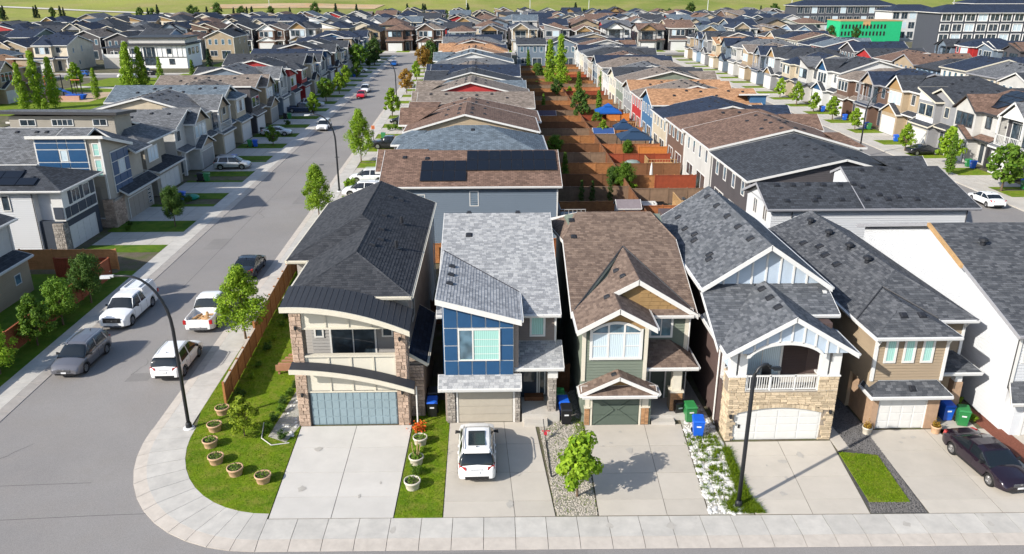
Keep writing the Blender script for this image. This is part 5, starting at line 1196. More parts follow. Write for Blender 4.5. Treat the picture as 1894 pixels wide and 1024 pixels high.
# ---- the row behind, backs towards us and gardens between (fronts look east)
EC = [(78.2, 'wide', 0, 13.0, 'charcoal', 'dark grey', None), (91.6, 'wide', 3, 12.0, 'brown', 'light grey', None), (103.0, 'hip', 2, 10.2, 'brown', 'brown', None), (113.4, 'wide', 0, 9.8, 'navy', 'beige', None),
      (123.2, 'deep', 1, 9.0, 'orange tan', 'blue', None), (132.6, 'wide', 3, 9.0, 'taupe', 'red', None), (142, 'deep', 0, 9.0, 'orange tan', 'grey', None), (151.4, 'wide', 2, 9.0, 'taupe', 'sage green', None), (160.8, 'deep', 0, 9.0, 'charcoal', 'cream', None),
      (170.2, 'wide', 1, 9.0, 'grey', 'white', None), (179.6, 'hip', 3, 9.0, 'taupe', 'beige', None), (189, 'deep', 0, 9.0, 'navy', 'slate blue', None), (198.6, 'wide', 1, 9.0, 'brown', 'tan', None), (208.2, 'hip', 2, 9.0, 'charcoal', 'grey', None), (218, 'wide', 0, 9.0, 'grey', 'cream', None),
      (228, 'deep', 3, 9.0, 'navy', 'white', None), (238, 'wide', 2, 9.0, 'brown', 'light grey', None), (248, 'hip', 1, 9.0, 'charcoal', 'blue', None), (258, 'deep', 0, 9.0, 'navy', 'brown', None), (268.5, 'wide', 3, 9.0, 'grey', 'tan', None)]
for i, (y, kd, st, w, rc, wc, ac) in enumerate(EC):
    place_house(proto(kd, st, w, 17.5), 41.6, y, rot_front['E'], wc, rc, '%s roofed %s house, %s from the south in the garden row' % (rc, wc, ORD[i]), 'houses backing onto the shared gardens', gd=M_gdoor if i % 2 else M_door, h=1.0 + .05 * ((i * 5) % 3 - 1) * (i > 0))
# the white house with two stepped roofs that closes the garden row
h = thing('detached_house', 'long white sided house with stepped grey roofs dotted with vents, behind the front row', 'house', (31, 61.7, 0), world=True)
solid(h, 'wall', ws, (22.9, 39.2, 62.0, 68.4, 0, 5.75))
A = [(22.4, 61.55, 5.75), (39.7, 61.55, 5.75), (39.7, 67.1, 8.05), (30.4, 67.1, 8.05), (30.4, 65.0, 7.18), (22.4, 65.0, 7.18)]
A1 = [(22.4, 61.55, 5.75), (30.4, 61.55, 5.75), (30.4, 65.0, 7.18), (22.4, 65.0, 7.18)]; A2 = [(30.4, 61.55, 5.75), (40.1, 61.55, 5.75), (39.0, 67.1, 8.05), (30.4, 67.1, 8.05)]
B1 = [(22.4, 65.0, 7.18), (30.4, 65.0, 7.18), (30.4, 68.5, 5.73), (22.4, 68.5, 5.73)]; B2 = [(30.4, 67.1, 8.05), (39.0, 67.1, 8.05), (40.1, 69.0, 7.2), (30.4, 69.0, 7.2)]
b = MB(); b.sweep([(22.9, 62.0, 5.7), (22.9, 68.3, 5.7), (22.9, 65.0, 7.05)], (.1, 0, 0)); b.sweep([(30.5, 62.1, 5.7), (30.5, 68.4, 5.7), (30.5, 68.4, 7.3), (30.5, 67.0, 7.9)], (8.5, 0, 0)); b.build('gable_wall', ws, h)
rr = roof(h, [A1, A2, B1, B2], RM('charcoal'), mat('grey trim', (.3, .3, .32))); boards(h, front(62.0), 22.9, 39.2, .1, 5.6, ws, exp=.2)
for x, y in ((24, 64.6), (25.4, 64.6), (26.7, 64.7), (28.0, 64.6), (29.4, 64.6), (30.6, 64.7), (31.2, 64.3), (24.3, 62.6), (26.6, 62.6), (27.0, 63.0), (28.9, 62.7), (31.0, 62.7), (32.3, 63.3), (32.8, 62.7), (33.8, 63.0), (35.2, 62.7), (32.0, 66.6), (33.8, 66.7), (35.4, 66.7)): p, n = on_plane(A1 if x < 30.4 else A2, x, y); vent(rr, p, n, .46)
f = leftw(22.9)
for a in (63.0, 65.6): window(h, f, a, a + .35, 4.3, 5.5, .09); window(h, f, a + .5, a + .85, 4.3, 5.5, .09)
downpipe(h, 24.6, 61.9, 0, 5.6, M_dtrim); downpipe(h, 39.2, 61.9, 0, 5.6, M_dtrim); solid(h, 'vent_hood', M_vent, (33.6, 34.2, 61.8, 62, 3.6, 3.8), (36.4, 37, 61.8, 62, 3.6, 3.8))
h = thing('detached_house', 'slate shed roofed house beyond the white house at the right edge of the front row', 'house', (38.5, 37.5, 0), world=True)
solid(h, 'wall', WM('grey'), (35.5, 41.6, 37.5, 56, 0, 5.8)); rr = roof(h, [[(35.1, 37.2, 5.85), (42, 37.2, 5.85), (42, 47, 8.8), (35.1, 47, 8.8)], [(35.1, 47, 8.8), (42, 47, 8.8), (42, 56.4, 6.0), (35.1, 56.4, 6.0)]], RM('charcoal')); vent(rr, (37, 46.5, 8.65), (0, 0, 1), .5, 2)

# ---- east street, far side (fronts look west)
ED = [(84.5, 'hip', 0, 'charcoal', 'beige', None), (95.5, 'wide', 2, 'grey', 'dark grey', 'white'), (106, 'wide', 0, 'brown', 'light grey', None), (116, 'deep', 1, 'charcoal', 'grey', 'white'), (126, 'hip', 0, 'charcoal', 'tan', 'shake'), (136, 'wide', 2, 'navy', 'brown', 'stone'), (146, 'hip', 3, 'taupe', 'brown', None), (156, 'wide', 0, 'charcoal', 'white', 'blue'),
      (166, 'hip', 1, 'grey', 'light grey', None), (176, 'wide', 3, 'navy', 'beige', None), (186, 'hip', 0, 'charcoal', 'grey', 'shake'), (196, 'hip', 2, 'navy', 'slate blue', None), (206, 'wide', 1, 'taupe', 'tan', None), (216, 'hip', 3, 'grey', 'light grey', None), (226, 'wide', 0, 'navy', 'slate blue', None), (236, 'deep', 1, 'orange tan', 'beige', None), (246, 'wide', 0, 'charcoal', 'grey', None), (256, 'deep', 2, 'navy', 'pale blue', None), (268, 'hip', 3, 'charcoal', 'tan', None)]
DH = []
for i, (y, kd, st, rc, wc, ac) in enumerate(ED):
    DH.append(place_house(proto(kd, st, 8.8 if kd != 'deep' else 9.2, 16.5), 64.6, y, rot_front['W'], wc, rc, '%s roofed %s house, %s along the far side of the eastern street' % (rc, wc, ORD[i]), 'houses along the eastern street', trim=[M_trim, M_trim, M_dtrim, M_cream, M_trim, mat('grey trim', (.3, .3, .32), .5, .05)][i % 6], acc=ACC.get(ac), h=1.2 + .05 * ((i * 5) % 3 - 1)))
ps, _ = main_roof('wide', 8.8, 16.5, 1.6, 5.75, .27)
solar_xy(DH[1], ps[0], [(-3.6 + 1.7 * j, 2.2 + i * 1.8) for i in range(3) for j in range(4)], 1.62, 1.72)
ps, _ = main_roof('wide', 8.8, 16.5, 1.6, 5.75, .27)
solar_xy(DH[2], ps[0], [(-3.2 + 1.7 * j, 2.6 + i * 1.8) for i in range(3) for j in range(3)], 1.62, 1.72)

# ---- west side of the long street beyond the two hand-built houses (fronts look east)
EL = [(104.2, 'deep', 0, 8.8, 'grey', 'light grey', 'stone'), (114.0, 'wide', 2, 8.6, 'grey', 'beige', 'stone'), (123.2, 'deep', 3, 8.6, 'blue grey', 'beige', None), (132, 'wide', 1, 8.2, 'taupe', 'dark grey', None), (141.0, 'deep', 0, 8.8, 'taupe', 'tan', 'stone'), (150.2, 'wide', 2, 9, 'grey', 'slate blue', 'white'),
      (160, 'deep', 1, 9, 'charcoal', 'light grey', 'red'), (170, 'wide', 3, 9, 'charcoal', 'red', None), (180, 'deep', 0, 9, 'charcoal', 'beige', 'stone'), (190, 'hip', 2, 8.8, 'charcoal', 'white', 'white'), (200, 'deep', 1, 9, 'navy', 'grey', 'blue'), (210, 'wide', 0, 8.8, 'charcoal', 'brown', 'white'),
      (220, 'deep', 3, 9, 'charcoal', 'cream', None), (230, 'wide', 2, 8.8, 'charcoal', 'white', 'red'), (240, 'hip', 1, 8.8, 'navy', 'tan', None), (250, 'deep', 0, 9, 'charcoal', 'slate blue', 'white'), (260.5, 'wide', 3, 8.8, 'navy', 'blue', None), (271, 'hip', 0, 8.8, 'navy', 'slate blue', 'white')]
for i, (y, kd, st, w, rc, wc, ac) in enumerate(EL):
    place_house(proto(kd, st, w, 18.0, 1, 1), -38.2 - .014 * (y - 90), y, rot_front['E'], wc, rc, '%s roofed %s house, %s after the blue panelled house, west side' % (rc, wc, ORD[i]), 'houses on the west side of the long street', acc=ACC.get(ac), gd=M_gdoor if i % 4 == 0 else M_door, h=1.1 + .06 * ((i * 4) % 3 - 1))

# ---- west district
rw = random.Random(12)
TRS = [M_trim, M_trim, mat('grey trim', (.3, .3, .32), .5, .05), M_cream, M_dtrim]
WC = ['beige', 'tan', 'light grey', 'white', 'grey', 'slate blue', 'cream', 'brown', 'grey', 'beige', 'light grey', 'slate blue', 'tan', 'dark grey', 'dark grey', 'red', 'sage green', 'pale blue', 'brown']; RC = ['navy', 'charcoal', 'charcoal', 'navy', 'grey', 'brown', 'taupe', 'blue grey', 'charcoal', 'navy']
RC2 = RC + ['brown', 'navy']
KD = ['deep', 'wide', 'hip', 'deep']
LN = []
for x0, face, ys in ((-113, 'E', [166, 177]), (-127, 'W', [150, 161, 172, 183, 194, 206]), ):
    for i, y in enumerate(ys):
        rc, wc = (('orange tan', 'tan') if (x0, i) == (-113, 1) else ('charcoal', 'tan') if (x0, i) == (-113, 0) else (rw.choice(RC), rw.choice(WC)))
        place_house(proto(KD[(i + 1) % 4] if x0 != -113 else 'wide', i % 4, 9, 16.5, 1, 1), (-99 if x0 == -113 else x0 - 9), y, rot_front[face], wc, rc, '%s roofed %s house, %s from the south in the park %s' % (rc, wc, ORD[i], 'row' if x0 == -113 else 'back row'), 'houses by the park', h=1.12)
for i in range(9):
    x = -179 + i * 11.2
    if -112 < x < -84: continue
    rc, wc = rw.choice(RC), rw.choice(WC)
    place_house(proto(KD[i % 4], (i * 3) % 4, 9, 16.5, 1, -1), x, 229, 0, wc, rc, '%s roofed %s house, %s from the west along the park street' % (rc, wc, ORD[i]), 'houses along the park street', h=1.12 + .1 * (i % 2))
for i in range(10):
    x = -183 + i * 10.6; rc, wc = rw.choice(RC), rw.choice(WC)
    place_house(proto(KD[(i + 2) % 4], (i * 3 + 1) % 4, 9, 16.5, 1, -1), x, 282, PI, wc, rc, '%s roofed %s house, %s from the west behind the park street' % (rc, wc, ORD[i]), 'houses north of the park street', h=1.12 + .1 * (i % 2))
# the white modern house by the park
h = thing('modern_house', 'three level white modern house with flat dark roof terrace beside the playground park', 'house', (-98, 238, 0), world=True)
whs = mat('white stucco', (.76, .75, .74), .7, .04)
solid(h, 'wall', whs, (-106, -88.5, 238, 250, 0, 6.4)); solid(h, 'upper_wall', WM('light grey'), (-105, -89, 239.5, 250, 6.9, 8.4)); solid(h, 'roof', ROOF_D := mat('membrane dark'.strip(), (.03, .03, .03)), (-107, -88, 237.2, 250.5, 6.4, 6.75)); solid(h, 'upper_roof', MATS['membrane dark'], (-105.8, -88.2, 238.8, 250.5, 8.4, 8.65))
for a, z0, z1, w in ((-104.5, 4.2, 5.4, 1.2), (-104.3, 1.2, 2.6, 1.3), (-100.5, 1, 5.8, 3), (-94, 4.2, 5.4, 1.3), (-93.5, 1.2, 2.6, 1.3)): window(h, front(237.96), a, a + w, z0, z1, .12, M_glass, 1 if w < 2 else 2, 1, M_dtrim)
for a in (240, 243, 246.5): window(h, rightw(-88.46), a, a + 1.6, 3.8, 5.4, .12, M_glass, 1, 1, M_dtrim)
solid(h, 'belt', M_dtrim, (-106.1, -88.4, 237.85, 237.99, 3.1, 3.25))
for a in range(12): solid(h, 'rib', M_trim, (-105.6 + a * 1.45, -105.52 + a * 1.45, 237.86, 237.97, 3.3, 6.3))
solid(h, 'terrace', M_conc, (-112.5, -106, 238, 248, 0, 3.0)); solid(h, 'terrace_rail', M_trim, (-112.5, -106, 237.95, 238.0, 3.0, 4.0)); solid(h, 'terrace_roof', MATS['membrane dark'], (-113, -106, 237.5, 248, 5.6, 5.8)); solid(h, 'post', whs, (-112.5, -112.3, 238.1, 238.3, 3, 5.6), (-109.3, -109.1, 238.1, 238.3, 3, 5.6))

# ---- rows beyond the end of the long street
NH = [0]
def far_row(y, x0, x1, pitch, face, nm, lod, seed, d=15.5, skip=None, w=None):
    r = random.Random(seed); x = x0; i = 0
    while x < x1:
        if not (skip and skip(x)):
            w_ = w or (8.8 if pitch > 12 else 7.8); kd, st = KD[r.randrange(4)], r.randrange(4); rc = r.choice(RC2); wc = r.choice(WC)
            lab = '%s roofed %s house, %s from the west in the %s' % (rc, wc, ORD[i % 45], nm)
            c = place_house(proto(kd, st, w_, d, lod, -1 if seed % 2 else 1), x + r.uniform(-.3, .3), y + r.uniform(-.8, .8), rot_front[face], wc, rc, lab, 'houses in the ' + nm, acc=ACC.get(r.choice(['stone', 'shake', 'white', None, None])), h=r.uniform(.96, 1.15), sc=1.2, trim=r.choice(TRS))
            NH[0] += 1; i += 1
        x += pitch
far_row(300, -185, 215, 11.6, 'S', 'end row', 1, 3, 14.5, skip=lambda x: x > 122)
far_row(342, -190, 168, 12.6, 'N', 'second far row', 0, 4, 14.5, skip=lambda x: x > 120)
far_row(362, -190, 146, 12.8, 'S', 'third far row', 0, 5)
far_row(402, -185, 142, 13, 'N', 'fourth far row', 0, 6)
far_row(422, -160, 150, 13, 'S', 'fifth far row', 0, 7)
far_row(462, -70, 170, 13.2, 'N', 'sixth far row', 0, 8)
far_row(484, -60, 190, 13.4, 'S', 'last far row', 0, 9)
for x, wc, kd, nm in ((11.5, 'slate blue', 'wide', 'left'), (20.8, 'slate blue', 'deep', 'right')):
    place_house(proto(kd, 0, 8.2, 12.5), x, 251, PI, wc, 'charcoal', 'charcoal roofed slate blue house closing the gardens, %s one of the pair' % nm, 'pair of houses closing the gardens', h=1.12)
# east district: rows of streets running away from us
for x, face, nm, ys in ((108, 'E', 'first eastern row', range(140, 282, 10)), (131, 'W', 'middle eastern row', range(182, 246, 11))):
    r = random.Random(x)
    for i, y in enumerate(ys):
        rc, wc = r.choice(RC2), r.choice(WC)
        place_house(proto(KD[r.randrange(4)], r.randrange(4), 8.8, 15.5, 0 if x > 120 else 1, 1), x, y, rot_front[face], wc, rc, '%s roofed %s house, %s from the south in the %s' % (rc, wc, ORD[i], nm), 'houses in the ' + nm, h=r.uniform(1.05, 1.25), trim=r.choice(TRS))
        NH[0] += 1
bpy.data.batch_remove([o for p in PR.values() for o in tree_of(p)]); CHD.clear()

# ---- two hand-built houses on the west side
h = thing('detached_house', 'white sided house with small solar array and navy framed corner bay, behind the cedar fence', 'house', (-38.8, 70, 0), world=True)
X = -38.8
solid(h, 'wall', ws, (-56, -41.0, 69.2, 76.2, 0, 5.6), (-41.0, -39.6, 69.8, 75.2, 2.9, 5.6)); nv = mat('navy siding', (.045, .055, .075), .6, .1, 2); 
solid(h, 'garage_wall', nv, (-41.0, -38.9, 69.3, 76.0, 0, 2.9)); boards(h, front(69.2), -56, -41.0, .1, 5.4, ws, exp=.2)
core = solid(h, 'pier_core', M_mortar, (-39.8, -38.85, 69.1, 69.3, 0, 2.7)); stones(core, front(69.1), -39.8, -38.85, 0, 2.7, M_stone3, .3, .2, 71); stones(core, rightw(-38.85), 69.1, 69.9, 0, 2.7, M_stone3, .3, .2, 72)
f = rightw(-38.9); gdoor(h, f, 70.2, 75.0, 2.05, M_door, 4, 4)
bw = solid(h, 'bay_wall', M_trim, (-39.6, -38.6, 69.3, 75.4, 2.9, 5.6))
f = rightw(-38.6)
for a, c, z0, z1, g in ((69.5, 70.3, 3.1, 4.05, nv), (70.45, 71.7, 3.1, 4.0, nv), (71.85, 73.2, 3.1, 4.0, nv), (73.35, 74.1, 3.1, 4.0, nv), (74.2, 75.2, 3.1, 4.0, nv), (70.4, 70.9, 4.2, 5.4, nv), (72.5, 73.0, 4.2, 5.4, nv), (74.4, 75.2, 4.2, 5.4, nv)):
    m = MB(); f.slab(m, a, c, z0, z1, 0, .05); m.build('facade_panel', g, bw)
window(h, f, 71.05, 72.35, 4.25, 5.35, .08, M_glass, 2, 1); window(h, f, 73.15, 74.2, 4.25, 5.35, .08, M_glass, 1, 1)
f = front(69.28); m = MB(); f.slab(m, -39.5, -38.7, 3.1, 4.2, 0, .05); m.build('facade_panel', nv, bw)
window(h, front(69.15), -43.8, -43.2, 4.0, 5.3, .09); downpipe(h, -41.1, 69.1, 0, 5.5, M_dtrim)
E6 = 5.85
H1_ = [[(-57, 68.7, E6), (-38.2, 68.7, E6), (-42.3, 72.5, 7.35), (-57, 72.5, 7.35)], [(-38.2, 68.7, E6), (-38.2, 76.6, E6), (-42.3, 72.5, 7.35)], [(-38.2, 76.6, E6), (-57, 76.6, E6), (-57, 72.5, 7.35), (-42.3, 72.5, 7.35)]]
rr = roof(h, H1_, RM('charcoal'), M_trim)
for i in range(4):
    for j in range(2):
        if i == 3 and j == 1: continue
        x, y = -47.6 + i * 1.7, 69.4 + j * 1.05; m = MB()
        z = lambda yy: E6 + .395 * (yy - 68.7) + .1
        m.mesh8([(x, y, z(y)), (x + 1.64, y, z(y)), (x + 1.64, y + 1, z(y + 1)), (x, y + 1, z(y + 1)), (x, y, z(y) + .05), (x + 1.64, y, z(y) + .05), (x + 1.64, y + 1, z(y + 1) + .05), (x, y + 1, z(y + 1) + .05)]); m.build('solar_panel', M_solar, rr)
vent(rr, (-42.8, 71.6, 7.0), (0, -.3, 1), .4); vent(rr, (-41.5, 70.6, 6.6), (0, -.3, 1), .4)
for k in range(2):
    m = MB(); m.mesh8([(-57, 72.5, 0), (-56.9, 72.5, 0), (-56.9, 72.6, 0), (-57, 72.6, 0), (-57, 72.5, .1), (-56.9, 72.5, .1), (-56.9, 72.6, .1), (-57, 72.6, .1)])

h = thing('detached_house', 'tall beige house with large blue panel grid on its side and stone base', 'house', (-37.8, 80, 0), world=True)
bg_ = siding('board beige grey', (.37, .33, .28)); X1, Y0 = -37.9, 77.4
solid(h, 'wall', bg_, (-56, -38.6, 77.4, 86.4, 0, 6.3), (-44.6, -38.2, 77.2, 82.6, 0, 7.4), (-38.6, -37.9, 79.4, 86.3, 0, 2.8)); b = MB(); b.sweep([(-44.6, 77.25, 7.3), (-44.6, 77.25, 9.0), (-44.6, 82.6, 7.6), (-44.6, 82.6, 7.3)], (6.4, 0, 0)); b.build('tower_wall', bg_, h)
roof(h, [[(-45.1, 76.8, 9.25), (-37.7, 76.8, 9.25), (-37.7, 82.9, 7.5), (-45.1, 82.9, 7.5)]], RM('grey'), M_trim, name='tower_roof', fh=.28)
rr = roof(h, [[(-57, 77.0, 6.45), (-44.6, 77.0, 6.45), (-44.6, 83.2, 9.0), (-57, 83.2, 9.0)], [(-57, 83.2, 9.0), (-41.5, 83.2, 9.0), (-37.6, 87.2, 6.45), (-57, 87.2, 6.45)], [(-37.6, 82.95, 6.45), (-37.6, 87.2, 6.45), (-41.5, 83.2, 9.0)], [(-44.6, 80.5, 8.2), (-44.6, 83.2, 9.0), (-41.5, 83.2, 9.0), (-41.5, 80.5, 8.2)]], RM('grey'), M_trim)
for x in (-49, -47, -51.5, -46): vent(rr, (x, 82.4, 8.67), (0, -.3, 1), .4)
f = front(77.2); pw = solid(h, 'panel_wall', M_trim, (-44.55, -39.55, 77.1, 77.2, 4.2, 9.0)); f = front(77.1)
for a, c in ((-44.4, -42.35), (-42.25, -41.45), (-41.35, -39.7)):
    for z0, z1 in ((4.3, 5.25), (5.35, 6.0), (6.1, 6.6), (6.7, 7.85), (7.95, 8.5), (8.58, 8.95)):
        if c == -41.45 and z0 in (6.7, 5.35): continue
        m = MB(); f.slab(m, a, c, z0, z1, 0, .05); m.build('facade_panel', blue, pw)
window(h, f, -42.15, -41.55, 6.8, 7.8, .06, M_curt, 1, 1); window(h, f, -42.15, -41.55, 5.3, 6.0, .06, M_curt)
f = front(77.17); window(h, f, -38.95, -38.45, 7.3, 8.4, .1, M_teal, 1, 2); window(h, f, -38.95, -38.45, 5.3, 6.8, .1, M_teal, 1, 2)
solid(h, 'corner_board', M_trim, (-38.32, -38.14, 77.1, 77.22, 2.8, 9.0))
f = rightw(-38.17); pw = solid(h, 'panel_wall', M_trim, (-38.2, -38.12, 78.6, 82.5, 3.1, 7.3)); f = rightw(-38.12)
for a, c in ((78.7, 79.8), (79.9, 81.4), (81.5, 82.4)):
    for z0, z1 in ((3.2, 3.9), (4.0, 4.8), (4.9, 6.2), (6.3, 7.2)):
        if a == 79.9 and z0 == 4.9: continue
        m = MB(); f.slab(m, a, c, z0, z1, 0, .05); m.build('facade_panel', blue, pw)
window(h, f, 80.0, 81.3, 4.9, 6.2, .06, M_curt, 1, 1)
rr = roof(h, [[(-38.3, 79.0, 3.6), (-37.2, 79.0, 2.9), (-37.2, 86.9, 2.9), (-38.3, 86.9, 3.6)]], RM('charcoal'), M_trim, name='garage_roof')
gdoor(h, rightw(-37.88), 80.2, 85.9, 2.1, mat('taupe door', (.32, .28, .24), .5, .05), 5, 4, M_trim); f = rightw(-37.85)
for z in (.5, .95, 1.4, 1.8): window(h, f, 84.9, 85.6, z, z + .18, .03, M_glass)
core = solid(h, 'stone_base', M_mortar, (-44, -37.9, 77.0, 77.18, 0, .9), (-38.9, -37.85, 76.95, 77.3, .9, 2.9)); stones(core, front(77.0), -44, -38.9, 0, .9, M_stone2, .5, .18, 75); stones(core, front(76.95), -38.9, -37.85, 0, 2.9, M_stone2, .4, .2, 76); stones(core, rightw(-37.85), 76.95, 79.4, 0, 2.6, M_stone2, .4, .2, 77)
solid(h, 'corner_wall', bg_, (-38.9, -37.9, 77.3, 79.4, 0, 2.7)); solid(h, 'base_cap', M_trim, (-44, -38.9, 76.9, 77.2, .9, .97)); boards(h, front(77.2), -44.5, -38.95, 1.0, 4.1, bg_, exp=.2)
h = thing('detached_house', 'beige house with a tall clerestory wall of small white windows behind the blue panelled house', 'house', (-39, 90, 0), world=True)
solid(h, 'wall', siding('siding greige', (.31, .28, .235)), (-56, -40.5, 88.6, 97.6, 0, 6.2), (-53.5, -42.0, 88.9, 93, 6.2, 9.3), (-40.5, -38.6, 89.5, 97, 0, 2.8), (-40.5, -39.4, 89.2, 93.5, 2.8, 6.2))
roof(h, [[(-55.5, 88.3, 9.95), (-41.4, 88.3, 9.75), (-41.4, 93.4, 9.35), (-55.5, 93.4, 9.4)]], RM('grey'), M_dtrim, name='upper_roof', fh=.3)
for a, n_, w_ in ((-52.3, 2, 1.6), (-48.8, 4, 2.2), (-44.3, 2, 1.4)): window(h, front(88.88), a, a + w_, 8.3, 8.9, .09, M_glass, n_, 1)
rr = roof(h, [[(-42.0, 88.2, 6.25), (-38.9, 88.2, 6.25), (-42.0, 91.0, 7.5)], [(-38.9, 88.2, 6.25), (-38.9, 98, 6.25), (-42.0, 95.2, 7.5), (-42.0, 91.0, 7.5)], [(-38.9, 98, 6.25), (-56.5, 98, 6.25), (-56.5, 93.2, 8.0), (-42, 93.2, 8.0), (-42.0, 95.2, 7.5)], [(-56.5, 88.2, 6.25), (-42.0, 88.2, 6.25), (-42.0, 88.9, 6.55), (-56.5, 88.9, 6.55)]], RM('grey'), M_trim)
roof(h, [[(-40.6, 89.2, 3.4), (-38.1, 89.2, 2.85), (-38.1, 97.4, 2.85), (-40.6, 97.4, 3.4)]], RM('charcoal'), M_trim, name='garage_roof'); gdoor(h, rightw(-38.58), 90.4, 95.8, 2.1, M_door, 4, 4); window(h, rightw(-39.38), 90, 92.6, 3.9, 5.4, .1, M_curt, 3, 1); window(h, rightw(-40.48), 94.4, 95.6, 3.9, 5.4, .1)
# corner house at the left edge
h = thing('detached_house', 'dark roofed grey house corner at the left edge, its garden behind a red brown fence', 'house', (-40, 55, 0), world=True)
solid(h, 'wall', WM('light grey'), (-52, -38.0, 44, 60.0, 0, 5.7)); roof(h, [[(-52.5, 43.5, 5.75), (-45, 43.5, 8.2), (-45, 60.5, 8.2), (-52.5, 60.5, 5.75)], [(-45, 43.5, 8.2), (-37.5, 43.5, 5.75), (-37.5, 60.5, 5.75), (-45, 60.5, 8.2)]], RM('charcoal'))
roof(h, [[(-38.0, 50, 3.3), (-36.6, 50, 2.9), (-36.6, 60, 2.9), (-38.0, 60, 3.3)]], RM('charcoal'), name='side_roof'); window(h, rightw(-38), 56, 57, 4.0, 5.2); downpipe(h, -37.9, 60, 0, 5.6)
solid(h, 'side_wing', WM('tan'), (-38.0, -36.9, 50.4, 59.7, 0, 2.85)); solid(h, 'corner_board', M_trim, (-38.1, -37.9, 59.9, 60.05, 0, 5.6)); window(h, rightw(-36.9), 57.6, 58.3, 1.2, 1.9, .06, M_glassb)

# ---- big buildings at the upper right
def apartments(name, label, x0, x1, y, z, floors, fm, rf, accent, frame, cols, depth=16, rz=0, cat='apartment building'):
    t = thing(name, label, cat, ((x0 + x1) / 2, y, 0), rz); hw = (x1 - x0) / 2
    solid(t, 'wall', fm, (-hw, hw, 0, depth, 0, z))
    kk_ = 1.2
    roof(t, [[(-hw - .8, -.8, z), (hw + .8, -.8, z), (hw - 6, depth / 2, z + 2.6), (-hw + 6, depth / 2, z + 2.6)], [(hw + .8, depth + .8, z), (-hw - .8, depth + .8, z), (-hw + 6, depth / 2, z + 2.6), (hw - 6, depth / 2, z + 2.6)], [(hw + .8, -.8, z), (hw + .8, depth + .8, z), (hw - 6, depth / 2, z + 2.6)], [(-hw - .8, depth + .8, z), (-hw - .8, -.8, z), (-hw + 6, depth / 2, z + 2.6)]], rf, M_trim, gutter=0)
    fh = z / floors; cw = 2 * hw / cols
    for i in range(cols):
        for j in range(floors):
            a = -hw + cw * i + cw * .14; z0 = fh * j + fh * .2
            window(t, front(-.02), a, a + cw * .72, z0, z0 + fh * .66, .22 if frame else .1, M_glass if (i * 3 + j) % 4 else M_curt, 2, 1, frame or M_trim, .25 if frame else .06)
    return t
darkw = mat('dark render', (.06, .065, .08), .6, .1); whf = mat('white frame', (.72, .71, .7), .5, .05); MNV = RM('navy')
apartments('apartment_building', 'large dark apartment building with white framed windows and navy roof', 157, 226, 286, 13.6, 4, darkw, MNV, None, whf, 16)
apartments('apartment_building', 'long navy roofed apartment building behind the green sheathed one', 150, 200, 405, 13, 3, darkw, MNV, None, None, 14)
apartments('apartment_building', 'navy roofed apartment block with white and red bays beside the green sheathed building', 174, 196, 356, 12, 3, WM('white'), MNV, None, None, 6)
apartments('apartment_building', 'navy roofed apartment building at the far right below the country road', 212, 270, 360, 15, 4, darkw, MNV, None, whf, 12)
t = thing('unfinished_building', 'building under construction wrapped in bright green sheathing', 'building', (157, 342, 0))
gs = mat('green sheathing', (.02, .4, .17), .6, .1, 1); solid(t, 'wall', gs, (-11, 15, 0, 14, 0, 8.4)); 
for i in range(13):
    for j in range(2):
        m = MB(); a = -10.4 + i * 1.5; f = front(-.01); f.slab(m, a, a + .75, 2.6 + j * 2.8, 4.3 + j * 2.8, 0, .03); m.build('window_opening', mat('dark opening', (.02, .015, .02), .8, 0), t)
solid(t, 'timber_plate', M_deck, (-11.2, 15.2, -.1, 14.2, 8.4, 8.7)); solid(t, 'raw_panel', M_deck, (-1.5, 1.6, -.04, 0, 6.6, 8.35))
# ------------------------------------------------------------ vehicles (local axes: nose towards +y, origin on the ground in the middle)
def interp(tab, s):
    for (a, va), (b, vb) in zip(tab, tab[1:]):
        if s <= b:
            t = (s - a) / (b - a) if b > a else 0; t = max(0, min(1, t)); t = t * t * (3 - 2 * t) if False else t
            return va + (vb - va) * t
    return tab[-1][1]
CARS = {
 'suv':    dict(L=4.65, W=1.86, wheels=(.93, 3.68), wr=.35, belt=[(0, .8), (.04, .98), (.25, 1.08), (.6, 1.04), (1.5, 1.03), (3.2, 1.0), (3.75, .95), (4.35, .82), (4.65, .62)],
                roofl=[(.12, 1.1), (.32, 1.42), (.62, 1.62), (1.6, 1.68), (2.6, 1.64), (2.95, 1.52), (3.62, 1.03)], rail=True),
 'sedan':  dict(L=4.75, W=1.82, wheels=(.95, 3.75), wr=.33, belt=[(0, .78), (.05, .92), (.7, 1.0), (1.2, .98), (3.3, .93), (3.7, .9), (4.5, .76), (4.75, .55)],
                roofl=[(.75, 1.0), (1.35, 1.3), (1.8, 1.42), (2.4, 1.44), (2.8, 1.38), (3.65, .92)], rail=False),
 'pickup': dict(L=5.8, W=2.0, wheels=(1.25, 4.75), wr=.4, belt=[(0, 1.08), (.05, 1.12), (2.1, 1.12), (2.12, 1.12), (4.3, 1.14), (4.7, 1.12), (5.55, 1.05), (5.8, .8)],
                roofl=[(2.12, 1.15), (2.3, 1.72), (2.5, 1.84), (3.3, 1.86), (3.75, 1.8), (4.4, 1.16)], rail=False, bed=True),
 'hatch':  dict(L=4.2, W=1.78, wheels=(.75, 3.35), wr=.32, belt=[(0, .75), (.05, .92), (.3, .98), (1.5, .96), (3.1, .92), (3.9, .8), (4.2, .58)],
                roofl=[(.1, 1.0), (.35, 1.3), (.7, 1.46), (1.7, 1.5), (2.3, 1.42), (3.1, .94)], rail=False)}
